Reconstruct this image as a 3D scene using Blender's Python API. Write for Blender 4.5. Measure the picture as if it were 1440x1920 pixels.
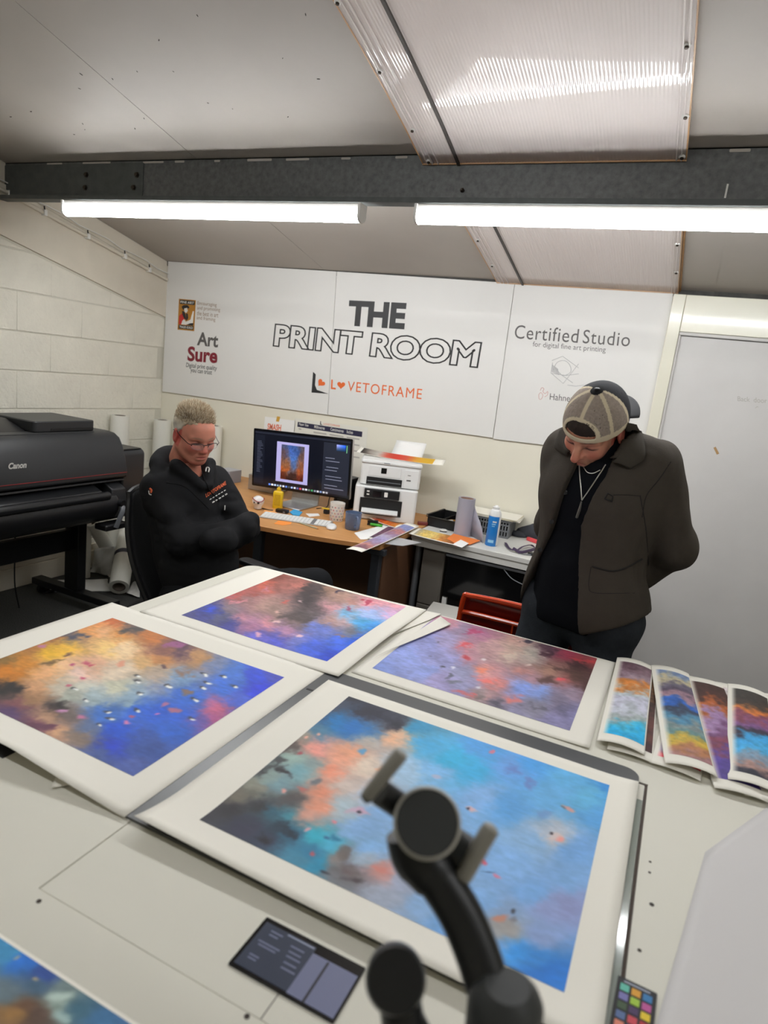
import bpy, bmesh, math, random
import numpy as np
from mathutils import Matrix, Vector
from mathutils.bvhtree import BVHTree

for o in list(bpy.data.objects):
    bpy.data.objects.remove(o, do_unlink=True)
scene = bpy.context.scene
COL = scene.collection
random.seed(7)

# ------------------------------------------------------------------ camera
F_PX, YAW, PITCH, ROLL, CAM_H = 1237.8, -23.49878, 11.89613, 6.884255, 1.58
def _rot():
    y, p, r = (math.radians(a) for a in (YAW, PITCH, ROLL))
    fwd = np.array([math.sin(y)*math.cos(p), math.cos(y)*math.cos(p), -math.sin(p)])
    right = np.array([math.cos(y), -math.sin(y), 0.0])
    up = np.cross(right, fwd)
    return np.array([right*math.cos(r)+up*math.sin(r), -right*math.sin(r)+up*math.cos(r), fwd])
RC = _rot()
CAMP = np.array([0.0, 0.0, CAM_H])
def ray(x, y): return RC.T @ np.array([(x-720)/F_PX, -(y-960)/F_PX, 1.0])
def AX(x, y, X): d = ray(x, y); return CAMP + d*(X/d[0])
def AY(x, y, Y): d = ray(x, y); return CAMP + d*(Y/d[1])
def AZ(x, y, z): d = ray(x, y); return CAMP + d*((z-CAM_H)/d[2])
def PROJ(P):
    c = (np.asarray(P)-CAMP) @ RC.T
    return np.stack([720+F_PX*c[..., 0]/c[..., 2], 960-F_PX*c[..., 1]/c[..., 2]], -1)

cam_data = bpy.data.cameras.new('camera')
cam = bpy.data.objects.new('camera', cam_data)
COL.objects.link(cam)
m = Matrix.Identity(4)
for i in range(3):
    m[i][0], m[i][1], m[i][2], m[i][3] = RC[0][i], RC[1][i], -RC[2][i], CAMP[i]
cam.matrix_world = m
cam_data.sensor_fit = 'HORIZONTAL'
cam_data.sensor_width = 36.0
cam_data.lens = F_PX/1440*36.0
cam_data.clip_start = 0.02
cam_data.dof.use_dof = True
cam_data.dof.focus_distance = 2.3
cam_data.dof.aperture_fstop = 5.2
scene.camera = cam

# ------------------------------------------------------------------ world and exposure
w = bpy.data.worlds.new('world'); scene.world = w; w.use_nodes = True
w.node_tree.nodes['Background'].inputs[0].default_value = (0.78, 0.74, 0.72, 1)
w.node_tree.nodes['Background'].inputs[1].default_value = 0.55
scene.view_settings.view_transform = 'Standard'
scene.view_settings.look = 'None'
scene.view_settings.gamma = 1.0
scene.view_settings.use_curve_mapping = False
scene.view_settings.exposure = 0.0
LAMP_STRENGTH = 57.0          # the LED battens' diffusers on the beam in view
LAMP_STRENGTH_2 = 35.0        # the unseen battens added above the photographer to light the table evenly
LAMP_COLOR = (0.965, 0.985, 1.0)

# ------------------------------------------------------------------ helpers
def lin(c):
    if isinstance(c, str):
        c = tuple(int(c[i:i+2], 16) for i in (0, 2, 4))
    out = []
    for v in c[:3]:
        v = v/255.0
        out.append(v/12.92 if v <= 0.04045 else ((v+0.055)/1.055)**2.4)
    return tuple(out)

MATS = {}
def mat(name, col=(200, 200, 200), rough=0.6, metal=0.0, spec=0.5, var=None, bump=None,
        emit=None, coat=0.0, alpha=1.0, trans=0.0, vcol=None, ior=None, stretch=None, coat_rough=0.08):
    """procedural principled material; var=(scale, amount) colour mottling, bump=(scale, strength[, detail])"""
    if name in MATS: return MATS[name]
    M = bpy.data.materials.new(name); M.use_nodes = True
    nt = M.node_tree; N = nt.nodes; L = nt.links
    b = N['Principled BSDF']
    c = (*lin(col), 1)
    b.inputs['Base Color'].default_value = c
    b.inputs['Roughness'].default_value = rough
    b.inputs['Metallic'].default_value = metal
    b.inputs['Specular IOR Level'].default_value = spec
    b.inputs['Coat Weight'].default_value = coat
    b.inputs['Coat Roughness'].default_value = coat_rough
    b.inputs['Alpha'].default_value = alpha
    b.inputs['Transmission Weight'].default_value = trans
    if ior: b.inputs['IOR'].default_value = ior
    tc = N.new('ShaderNodeTexCoord')
    vec = tc.outputs['Object']
    if stretch:
        mp = N.new('ShaderNodeMapping'); mp.inputs['Scale'].default_value = stretch
        L.new(vec, mp.inputs['Vector']); vec = mp.outputs['Vector']
    if vcol:
        a = N.new('ShaderNodeAttribute'); a.attribute_name = vcol
        L.new(a.outputs['Color'], b.inputs['Base Color'])
    elif var:
        n = N.new('ShaderNodeTexNoise'); n.inputs['Scale'].default_value = var[0]
        n.inputs['Detail'].default_value = 5.0
        n.inputs['Roughness'].default_value = 0.6
        L.new(vec, n.inputs['Vector'])
        r = N.new('ShaderNodeValToRGB')
        a = var[1]
        r.color_ramp.elements[0].position = 0.3; r.color_ramp.elements[1].position = 0.7
        r.color_ramp.elements[0].color = tuple(min(1, max(0, v*(1-a))) for v in c[:3])+(1,)
        r.color_ramp.elements[1].color = tuple(min(1, max(0, v*(1+a))) for v in c[:3])+(1,)
        L.new(n.outputs['Fac'], r.inputs['Fac']); L.new(r.outputs['Color'], b.inputs['Base Color'])
    if bump:
        n = N.new('ShaderNodeTexNoise'); n.inputs['Scale'].default_value = bump[0]
        n.inputs['Detail'].default_value = bump[2] if len(bump) > 2 else 4.0
        L.new(vec, n.inputs['Vector'])
        bp = N.new('ShaderNodeBump'); bp.inputs['Strength'].default_value = bump[1]
        bp.inputs['Distance'].default_value = 0.01
        L.new(n.outputs['Fac'], bp.inputs['Height']); L.new(bp.outputs['Normal'], b.inputs['Normal'])
    if emit:
        b.inputs['Emission Color'].default_value = (*emit[0], 1)
        b.inputs['Emission Strength'].default_value = emit[1]
    MATS[name] = M
    return M

def TR(loc=(0, 0, 0), rz=0.0, rx=0.0, ry=0.0):
    return Matrix.Translation(Vector(loc)) @ Matrix.Rotation(rz, 4, 'Z') @ Matrix.Rotation(ry, 4, 'Y') @ Matrix.Rotation(rx, 4, 'X')

def parent_to(o, parent):
    o.parent = parent
    if parent.type == 'EMPTY':
        o.matrix_parent_inverse = Matrix.Translation(parent.location).inverted()

def link(name, me, material, parent=None, smooth=False):
    o = bpy.data.objects.new(name, me)
    COL.objects.link(o)
    if material: me.materials.append(material)
    if smooth:
        me.polygons.foreach_set('use_smooth', [True]*len(me.polygons))
    if parent: parent_to(o, parent)
    return o

class MB:
    def __init__(s, T=None):
        s.v = []; s.f = []; s.T = T if T is not None else Matrix.Identity(4)
    def add(s, vs, fs):
        k = len(s.v)
        s.v += [tuple(s.T @ Vector(tuple(map(float, v)))) for v in vs]
        s.f += [tuple(i+k for i in f) for f in fs]
        return s
    def box(s, x0, x1, y0, y1, z0, z1):
        return s.add([(x0, y0, z0), (x1, y0, z0), (x1, y1, z0), (x0, y1, z0), (x0, y0, z1), (x1, y0, z1), (x1, y1, z1), (x0, y1, z1)],
                     [(0, 3, 2, 1), (4, 5, 6, 7), (0, 1, 5, 4), (1, 2, 6, 5), (2, 3, 7, 6), (3, 0, 4, 7)])
    def prism(s, poly, a0, a1, axis='z'):
        n = len(poly)
        def P(u, v, a): return {'z': (u, v, a), 'y': (u, a, v), 'x': (a, u, v)}[axis]
        vs = [P(u, v, a0) for u, v in poly]+[P(u, v, a1) for u, v in poly]
        fs = [tuple(range(n-1, -1, -1)), tuple(range(n, 2*n))]
        fs += [(i, (i+1) % n, n+(i+1) % n, n+i) for i in range(n)]
        return s.add(vs, fs)
    def lathe(s, prof, n=24, c=(0, 0, 0), cap=True):
        vs = []
        for r, z in prof:
            for i in range(n):
                a = 2*math.pi*i/n
                vs.append((c[0]+r*math.cos(a), c[1]+r*math.sin(a), c[2]+z))
        fs = []
        for j in range(len(prof)-1):
            for i in range(n):
                k = (i+1) % n
                fs.append((j*n+i, j*n+k, (j+1)*n+k, (j+1)*n+i))
        if cap:
            fs.append(tuple(range(n-1, -1, -1)))
            fs.append(tuple((len(prof)-1)*n+i for i in range(n)))
        return s.add(vs, fs)
    def tube(s, pts, r, n=8, cap=True, flat=1.0, up=(0, 0, 1)):
        pts = [Vector(tuple(map(float, p))) for p in pts]
        rs = r if isinstance(r, (list, tuple)) else [r]*len(pts)
        vs = []
        up = Vector(up)
        prev = None
        for i, p in enumerate(pts):
            t = (pts[min(i+1, len(pts)-1)]-pts[max(i-1, 0)]).normalized()
            if prev is None:
                u = up if abs(t.dot(up)) < 0.95 else Vector((1, 0, 0))
                a = t.cross(u).normalized()
            else:
                a = (prev-t*prev.dot(t)).normalized()
            prev = a
            b = t.cross(a)
            for k in range(n):
                g = 2*math.pi*k/n
                vs.append(p+(a*math.cos(g)+b*math.sin(g)*flat)*rs[i])
        fs = []
        for j in range(len(pts)-1):
            for i in range(n):
                k = (i+1) % n
                fs.append((j*n+i, j*n+k, (j+1)*n+k, (j+1)*n+i))
        if cap:
            fs.append(tuple(range(n-1, -1, -1)))
            fs.append(tuple((len(pts)-1)*n+i for i in range(n)))
        return s.add(vs, fs)
    def rrect(s, x0, x1, y0, y1, z0, z1, r, n=6, axis='z'):
        return s.prism(rrect_poly(x0, x1, y0, y1, r, n), z0, z1, axis)
    def grid(s, fn, nu, nv):
        vs = [fn(i/(nu), j/(nv)) for j in range(nv+1) for i in range(nu+1)]
        fs = [(j*(nu+1)+i, j*(nu+1)+i+1, (j+1)*(nu+1)+i+1, (j+1)*(nu+1)+i) for j in range(nv) for i in range(nu)]
        return s.add(vs, fs)
    def loft(s, rings, cap=True):
        n = len(rings[0]); vs = [p for r in rings for p in r]; fs = []
        for j in range(len(rings)-1):
            for i in range(n):
                k = (i+1) % n
                fs.append((j*n+i, j*n+k, (j+1)*n+k, (j+1)*n+i))
        if cap:
            fs.append(tuple(range(n-1, -1, -1))); fs.append(tuple((len(rings)-1)*n+i for i in range(n)))
        return s.add(vs, fs)
    def mesh(s, name):
        me = bpy.data.meshes.new(name)
        me.from_pydata(s.v, [], s.f); me.update()
        bm = bmesh.new(); bm.from_mesh(me)
        bmesh.ops.recalc_face_normals(bm, faces=bm.faces)
        bm.to_mesh(me); bm.free()
        return me
    def obj(s, name, material, parent=None, smooth=False, bevel=0.0, seg=2, solid=0.0, ang=40):
        me = s.mesh(name)
        o = link(name, me, material, parent, smooth)
        if smooth and smooth != 'all':
            me.set_sharp_from_angle(angle=math.radians(ang))
        if solid:
            md = o.modifiers.new('thickness', 'SOLIDIFY'); md.thickness = solid; md.offset = 0
        if bevel:
            md = o.modifiers.new('bevel', 'BEVEL'); md.width = bevel; md.segments = seg; md.limit_method = 'ANGLE'
            md.angle_limit = math.radians(35)
            me.polygons.foreach_set('use_smooth', [True]*len(me.polygons))
            me.set_sharp_from_angle(angle=math.radians(50))
        return o

def rrect_poly(x0, x1, y0, y1, r, n=6):
    out = []
    rs = r if isinstance(r, (list, tuple)) else [r]*4
    for (cx, cy, a0, rr) in ((x1-rs[0], y0+rs[0], -90, rs[0]), (x1-rs[1], y1-rs[1], 0, rs[1]), (x0+rs[2], y1-rs[2], 90, rs[2]), (x0+rs[3], y0+rs[3], 180, rs[3])):
        if rr <= 1e-6:
            out.append((cx, cy)); continue
        for i in range(n+1):
            a = math.radians(a0+90*i/n)
            out.append((cx+rr*math.cos(a), cy+rr*math.sin(a)))
    return out

def tag(o, label=None, cat=None, group=None, kind=None):
    if label: o['label'] = label
    if cat: o['category'] = cat
    if group: o['group'] = group
    if kind: o['kind'] = kind
    return o
def thing(name, label, cat, loc=(0, 0, 0), group=None):
    o = bpy.data.objects.new(name, None)
    o.empty_display_size = 0.1
    COL.objects.link(o)
    o.location = tuple(map(float, loc))
    return tag(o, label, cat, group)
def struct(o, label=None, cat=None):
    o['kind'] = 'structure'
    return tag(o, label, cat)

def text_geo(s, size=1.0, offset=0.0, space=1.0, outline=0.0, align='LEFT', res=4, extrude=0.0):
    cu = bpy.data.curves.new('txt', 'FONT')
    cu.body = s; cu.size = size; cu.offset = offset; cu.space_character = space
    cu.align_x = align; cu.resolution_u = res; cu.extrude = extrude
    if outline:
        cu.fill_mode = 'NONE'; cu.bevel_depth = outline; cu.bevel_resolution = 0
    o = bpy.data.objects.new('txt', cu); COL.objects.link(o)
    dg = bpy.context.evaluated_depsgraph_get()
    me = bpy.data.meshes.new_from_object(o.evaluated_get(dg))
    vs = np.array([v.co[:] for v in me.vertices]).reshape(-1, 3); fs = [tuple(p.vertices) for p in me.polygons]
    bpy.data.objects.remove(o); bpy.data.curves.remove(cu); bpy.data.meshes.remove(me)
    return vs, fs
def text_fit(name, s, p0, p1, p2, material, parent, offset=0.0, space=1.0, outline=0.0, lift=(0, 0, 0), ybase=None):
    """text whose bounding box spans p0 (bottom left) - p1 (bottom right) - p2 (top left)"""
    vs, fs = text_geo(s, 1.0, offset, space, outline)
    a = vs.min(0); b = vs.max(0)
    if ybase is not None: a[1] = ybase
    u = (vs[:, 0]-a[0])/(b[0]-a[0]); v = (vs[:, 1]-a[1])/(b[1]-a[1])
    p0, p1, p2 = map(np.asarray, (p0, p1, p2))
    P = p0+u[:, None]*(p1-p0)+v[:, None]*(p2-p0)+np.asarray(lift)
    if outline:
        nrm = np.cross(p1-p0, p2-p0); nrm = nrm/np.linalg.norm(nrm)
        P = P+vs[:, 2:3]*nrm*0.1
    mb = MB(); mb.add(P, fs)
    me = bpy.data.meshes.new(name); me.from_pydata(mb.v, [], mb.f)
    return link(name, me, material, parent)

def smooth_path(pts, n=8):
    """Catmull-Rom through pts"""
    P = [np.asarray(p, float) for p in pts]
    P = [2*P[0]-P[1]]+P+[2*P[-1]-P[-2]]
    out = []
    for i in range(1, len(P)-2):
        for k in range(n):
            t = k/n
            out.append(0.5*((2*P[i])+(-P[i-1]+P[i+1])*t+(2*P[i-1]-5*P[i]+4*P[i+1]-P[i+2])*t*t+(-P[i-1]+3*P[i]-3*P[i+1]+P[i+2])*t**3))
    out.append(P[-2])
    return out

# numpy value noise
def _hash(i, j, k, seed):
    h = (i*374761393+j*668265263+k*2147483647+seed*1274126177) & 0xffffffff
    h = ((h ^ (h >> 13))*1274126177) & 0xffffffff
    return ((h ^ (h >> 16)) & 0xffff)/65535.0
def vnoise(P, seed=0):
    P = np.asarray(P, dtype=np.float64)
    if P.shape[-1] == 2: P = np.concatenate([P, np.zeros(P.shape[:-1]+(1,))], -1)
    I = np.floor(P).astype(np.int64); f = P-I; f = f*f*(3-2*f)
    r = 0
    for a in (0, 1):
        for b in (0, 1):
            for c in (0, 1):
                wgt = (f[..., 0] if a else 1-f[..., 0])*(f[..., 1] if b else 1-f[..., 1])*(f[..., 2] if c else 1-f[..., 2])
                r = r+wgt*_hash(I[..., 0]+a, I[..., 1]+b, I[..., 2]+c, seed)
    return r
def fbm(P, oct=4, seed=0, gain=0.5):
    r = 0; amp = 1; tot = 0
    P = np.asarray(P, float)
    for o in range(oct):
        r = r+amp*vnoise(P*(2**o)+o*17.3, seed+o); tot += amp; amp *= gain
    return r/tot
# ================================================================== THE ROOM
D, XL, SL, ZB = 3.88, -3.61, math.tan(math.radians(12.2)), 2.17
XR, YF = 2.6, -2.4
def ceil_z(y): return ZB+(D-y)*SL

m_block = mat('painted block', (226, 222, 208), 0.75, var=(6, 0.05), bump=(55, 0.55, 6))
m_mortar = mat('painted mortar', (206, 202, 188), 0.85, bump=(40, 0.4))
m_wall = mat('cream wall board', (226, 221, 204), 0.6, var=(1.5, 0.03))
m_board = mat('white sign board', (222, 220, 216), 0.45, var=(1.2, 0.02))
m_ceil = mat('grey white ceiling sheet', (172, 165, 157), 0.55, var=(1.3, 0.06), bump=(8, 0.05))
m_trim = mat('beige painted trim', (214, 206, 190), 0.6, var=(4, 0.05), bump=(20, 0.1))
m_dark = mat('black', (14, 14, 15), 0.6)
m_carpet = mat('charcoal carpet', (84, 84, 82), 0.95, var=(220, 0.5), bump=(300, 0.8), spec=0.1)
m_galv = mat('galvanised steel', (96, 97, 97), 0.5, metal=0.55, var=(45, 0.25))
m_galv2 = mat('dull galvanised steel', (80, 83, 82), 0.55, metal=0.4, var=(20, 0.15))
m_screw = mat('screw steel', (70, 62, 55), 0.45, metal=0.8)
m_white = mat('white plastic', (232, 231, 226), 0.4)

struct(MB().box(XL-0.3, XR+0.2, YF-0.2, D+0.2, -0.1, 0.0).obj('floor', m_carpet), 'charcoal carpet floor under the printer and desks', 'floor')
struct(MB().box(XL-0.3, XR+0.2, D, D+0.15, 0, ZB+0.02).obj('wall_back', m_wall), 'cream board wall behind the desks', 'wall')
struct(MB().prism([(YF-0.15, 0), (YF, 0), (YF, ceil_z(YF)), (YF-0.15, ceil_z(YF)+0.03)], XL-0.2, XR+0.2, 'x').obj('wall_front', m_wall), 'cream wall behind the photographer', 'wall')
struct(MB().prism([(YF, 0), (D+0.1, 0), (D+0.1, ceil_z(D+0.1)), (YF, ceil_z(YF))], XR, XR+0.15, 'x').obj('wall_right', m_wall), 'cream wall beyond the right edge', 'wall')
# --- left wall: mortar backing with individual painted blocks
wl = struct(MB().prism([(YF, 0), (D+0.1, 0), (D+0.1, ceil_z(D+0.1)), (YF, ceil_z(YF))], XL-0.15, XL-0.0035, 'x').obj('wall_left', m_mortar), 'white painted concrete block wall', 'wall')
zc0 = AX(303, 767, XL)[2]
a_, b_ = AX(10, 447, XL), AX(310, 597, XL)
def block_top(y): return a_[2]+(y-a_[1])*(b_[2]-a_[2])/(b_[1]-a_[1])
def clip_below(poly):
    out = []
    for i in range(len(poly)):
        p, q = poly[i], poly[(i+1) % len(poly)]
        dp, dq = block_top(p[0])-0.008-p[1], block_top(q[0])-0.008-q[1]
        if dp >= 0: out.append(p)
        if (dp >= 0) != (dq >= 0):
            t = dp/(dp-dq); out.append((p[0]+(q[0]-p[0])*t, p[1]+(q[1]-p[1])*t))
    return out
full = None
rb = random.Random(3)
for k in range(-5, 6):
    z0 = zc0+0.225*k+0.004; z1 = z0+0.217
    y = D+0.16-(0.225 if k % 2 else 0.0)
    while y > 0.6:
        y1, y0 = min(y, D-0.002), y-0.4494
        zz0 = max(z0, 0.002)
        poly = [(y0, zz0), (y1, zz0), (y1, z1), (y0, z1)]
        y -= 0.45
        if y1-y0 < 0.03: continue
        pc = clip_below(poly)
        if len(pc) < 3: continue
        dx = rb.uniform(-0.0015, 0.0015)
        is_full = len(pc) == 4 and abs(y1-y0-0.4494) < 1e-6 and zz0 == z0 and all(abs(p[0]-q[0])+abs(p[1]-q[1]) < 1e-9 for p, q in zip(pc, poly))
        if is_full:
            if full is None:
                ob = MB().prism([(0, 0), (0.4494, 0), (0.4494, 0.217), (0, 0.217)], XL-0.02, XL, 'x').obj('block', m_block, wl, bevel=0.0025)
                full = ob.data
            else:
                ob = bpy.data.objects.new('block', full); COL.objects.link(ob); ob.parent = wl
                md = ob.modifiers.new('bevel', 'BEVEL'); md.width = 0.0025; md.segments = 2
            ob.location = (dx, y0, z0)
        else:
            MB().prism(pc, XL-0.02, XL+dx, 'x').obj('block', m_block, wl, bevel=0.003)
# sloping boards over the blocks, skirting
def sl_board(zlo0, zlo1, x1):
    """sloping board on the left wall between two offsets above the block line"""
    return MB().prism([(0.4, block_top(0.4)+zlo0), (D-0.001, block_top(D)+zlo0), (D-0.001, min(block_top(D)+zlo1, ceil_z(D)-0.004)), (0.4, min(block_top(0.4)+zlo1, ceil_z(0.4)-0.004))], XL-0.01, x1, 'x')
struct(sl_board(0.006, 0.275, XL+0.012).obj('trim_1', m_trim, bevel=0.002), 'beige sloping board above the block wall', 'trim')
struct(sl_board(0.28, 0.42, XL+0.002).obj('trim_2', m_trim, bevel=0.002), 'narrow upper board under the ceiling edge', 'trim')
struct(MB().box(XL, XL+0.022, 0.6, D-0.002, 0.002, 0.128).obj('baseboard_left', m_trim, bevel=0.003), 'cream skirting board below the block wall', 'skirting')
struct(MB().box(XL, XL+0.012, 0.6, D-0.002, 0.13, 0.172).obj('trim_3', m_trim, bevel=0.003), 'thin ledge strip above the skirting', 'trim')

# conduit with clips
c0, c1 = AX(0, 357, XL), AX(310, 525, XL)
def cpt(y, x=XL+0.026, dz=0.0): return (x, y, c0[2]+(y-c0[1])*(c1[2]-c0[2])/(c1[1]-c0[1])+dz)
con = thing('conduit', 'cream cable conduit clipped along the left wall under the ceiling', 'conduit', cpt(2.6, XL))
MB().tube([cpt(0.5), cpt(3.85)], 0.011, 12).obj('pipe', m_trim, con, smooth=True)
for i, (px, py) in enumerate(((18, 362), (84, 400), (165, 445), (234, 485), (280, 511))):
    yc = AX(px, py, XL+0.03)[1]
    c = MB().box(XL+0.012, XL+0.042, yc-0.010, yc+0.010, cpt(yc)[2]-0.016, cpt(yc)[2]+0.016).obj('clip', m_white, con, bevel=0.003)
    MB().tube([(XL+0.03, yc, cpt(yc)[2]+0.014), (XL+0.03, yc-0.004, cpt(yc)[2]+0.036)], 0.004, 6).obj('tie_tail', m_dark, c)
pts = []
for i in range(25):
    y = 1.2+i*(3.86-1.2)/24
    pts.append(cpt(y, XL+0.026, 0.0445+0.008*math.sin(i*2.1)))
MB().tube(pts, 0.0032, 6).obj('loose_cable', m_white, con, smooth=True)

# --- ceiling: separate sheets on the slope
def _roof(x0, x1, y0, y1): return [(y0, ceil_z(y0)+0.012), (y1, ceil_z(y1)+0.012), (y1, ceil_z(y1)+0.1), (y0, ceil_z(y0)+0.1)], x0, x1, 'x'
_c = MB()
for _a in ((XL-0.3, -1.10, YF-0.2, D+0.15), (-0.20, XR+0.2, YF-0.2, D+0.15), (-1.10, -0.20, YF-0.2, 0.22), (-1.10, -0.20, 2.60, 2.79), (-1.10, -0.20, 3.84, D+0.15)):
    _c.prism(*_roof(*_a))
ceil = struct(_c.obj('ceiling', m_ceil), 'sloping grey white sheet ceiling', 'ceiling')
def slope_slab(x0, x1, y0, y1, off0, off1):
    return MB().prism([(y0, ceil_z(y0)+off0), (y1, ceil_z(y1)+off0), (y1, ceil_z(y1)+off1), (y0, ceil_z(y0)+off1)], x0, x1, 'x')
for x0, x1 in ((XL-0.01, -2.303), (-2.300, -1.10), (-0.20, 0.83), (0.833, XR)):
    slope_slab(x0, x1, YF, D+0.02, 0.0, 0.012).obj('ceiling_sheet', m_ceil, ceil)
slope_slab(-0.02, -0.012, YF, D, -0.0015, 0.0).obj('sheet_lap', m_ceil, ceil)
# scuffs and nail marks in the ceiling paint: small dents
rs = random.Random(11)
m_scuff = mat('scuffed paint', (74, 68, 62), 0.8)
for (px, py) in ((370, 29), (152, 139), (211, 148), (257, 134), (298, 75), (325, 134), (530, 109), (597, 148), (58, 209), (155, 232), (159, 243), (139, 252), (390, 193), (436, 204), (540, 219), (573, 27), (270, 222), (149, 166), (20, 219), (253, 241)):
    d = ray(px, py); t = (ZB+D*SL-CAM_H)/(d[2]+SL*d[1]); P = CAMP+d*t
    r_ = rs.uniform(0.003, 0.008); an = rs.uniform(0, 3.1)
    mb = MB()
    pl = [(P[0]+r_*math.cos(an)*math.cos(a)-0.35*r_*math.sin(an)*math.sin(a), P[1]+r_*math.sin(an)*math.cos(a)+0.35*r_*math.cos(an)*math.sin(a)) for a in [i*math.pi/3 for i in range(6)]]
    mb.loft([[(x, y, ceil_z(y)-0.001) for x, y in pl], [(x, y, ceil_z(y)+0.001) for x, y in pl]])
    mb.obj('scuff', m_scuff, ceil)

# --- twin-wall roof lights (fluted plastic sheets) lapped under the ceiling
m_sky = mat('fluted polycarbonate', (246, 238, 234), 0.4, spec=0.4, var=(2.5, 0.05), coat=0.8, stretch=(1, 0.15, 1), coat_rough=0.04)
_nt = m_sky.node_tree; _o = _nt.nodes['Material Output']; _b = _nt.nodes['Principled BSDF']
_t = _nt.nodes.new('ShaderNodeBsdfTranslucent'); _t.inputs['Color'].default_value = (0.9, 0.86, 0.83, 1)
_mx = _nt.nodes.new('ShaderNodeMixShader'); _mx.inputs['Fac'].default_value = 0.4
_nt.links.new(_b.outputs[0], _mx.inputs[1]); _nt.links.new(_t.outputs[0], _mx.inputs[2]); _nt.links.new(_mx.outputs[0], _o.inputs['Surface'])
m_skyedge = mat('yellowed plastic edge', (190, 150, 110), 0.35)
m_gap = mat('dark seal strip', (58, 52, 47), 0.5)
def rooflight(name, label, y0, y1, screws, dr_):
    x0, x1, n = -1.15, -0.178, 84
    vs, fs = [], []
    nx = n*6
    def droop(y): return dr_*float(np.clip((y-(y1-0.6))/0.6, 0, 1))**2
    def edge_slab(xa, xb, off0, off1):
        up = [(y, ceil_z(y)+off1-droop(y)) for y in ys]; dn = [(y, ceil_z(y)+off0-droop(y)) for y in ys]
        return MB().prism(dn+up[::-1], xa, xb, 'x')
    ys = [y0+(y1-y0)*j/12 for j in range(13)]
    for y in ys:
        for i in range(nx+1):
            x = x0+(x1-x0)*i/nx
            d = 0.0005*math.cos(2*math.pi*i/6)
            e = 0.012 if (x < x0+0.09 or x > x1-0.045) else 0.0
            vs.append((x, y, ceil_z(y)-0.012+d-droop(y)))
    for j in range(12):
        for i in range(nx):
            a = j*(nx+1)+i
            fs.append((a, a+1, a+nx+2, a+nx+1))
    mb = MB(); mb.add(vs, fs)
    o = mb.obj(name, m_sky, None, smooth='all', solid=0.004)
    struct(o, label, 'roof light')
    edge_slab(x0, x0+0.005, -0.016, -0.002).obj('side_edge', m_skyedge, o)
    edge_slab(x1-0.004, x1, -0.016, -0.002).obj('side_edge', m_skyedge, o)
    slope_slab(x0, x1, y1-0.004, y1, -0.018-dr_, -0.006-dr_).obj('bottom_edge', m_skyedge, o)
    edge_slab(-1.003, -0.992, -0.022, -0.013).obj('seal_strip', m_gap, o)
    for xs_ in (x0+0.02, x0+0.04, x0+0.065, x1-0.035, x1-0.02):
        edge_slab(xs_, xs_+0.006, -0.0185, -0.011).obj('rib', m_sky, o, bevel=0.002)
    for (px, py) in screws:
        d = ray(px, py); t = (ZB-0.018+D*SL-CAM_H)/(d[2]+SL*d[1]); P = CAMP+d*t; P[1] = min(P[1], y1-0.02)
        P[2] = ceil_z(P[1])-0.0175-droop(P[1])
        sc = MB(TR(P, rx=-math.radians(12.2))).lathe([(0.011, 0.004), (0.011, 0.0), (0.007, -0.002)], 12).obj('screw', m_white, o)
        MB(TR(P, rx=-math.radians(12.2))).lathe([(0.006, 0.0), (0.006, -0.006), (0.003, -0.007)], 8).obj('screw_head', m_screw, sc)
rooflight('window_1', 'large fluted translucent roof light above the beam', 0.2, 2.612, ((633, 5), (712, 134), (774, 237), (817, 309), (1288, 86), (1287, 211), (1281, 296)), 0.030)
rooflight('window_2', 'smaller fluted roof light between the beam and the sign wall', 2.76, 3.865, ((896, 451), (923, 498), (1270, 459), (1268, 511)), 0.004)
tag(slope_slab(-0.176, -0.168, 2.8, 3.86, -0.012, 0.0).obj('timber_batten', mat('brown timber', (150, 112, 70), 0.7, var=(30, 0.2)), None), 'thin brown timber strip beside the smaller roof light', 'batten')
# dark strip with mottled tone along the joint of ceiling and back wall
struct(MB().box(XL, XR, D-0.012, D, ZB-0.030, ZB+0.002).obj('trim_4', mat('mottled dark strip', (60, 58, 55), 0.7, var=(25, 0.4)), None), 'dark mottled strip where ceiling meets back wall', 'trim')

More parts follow.
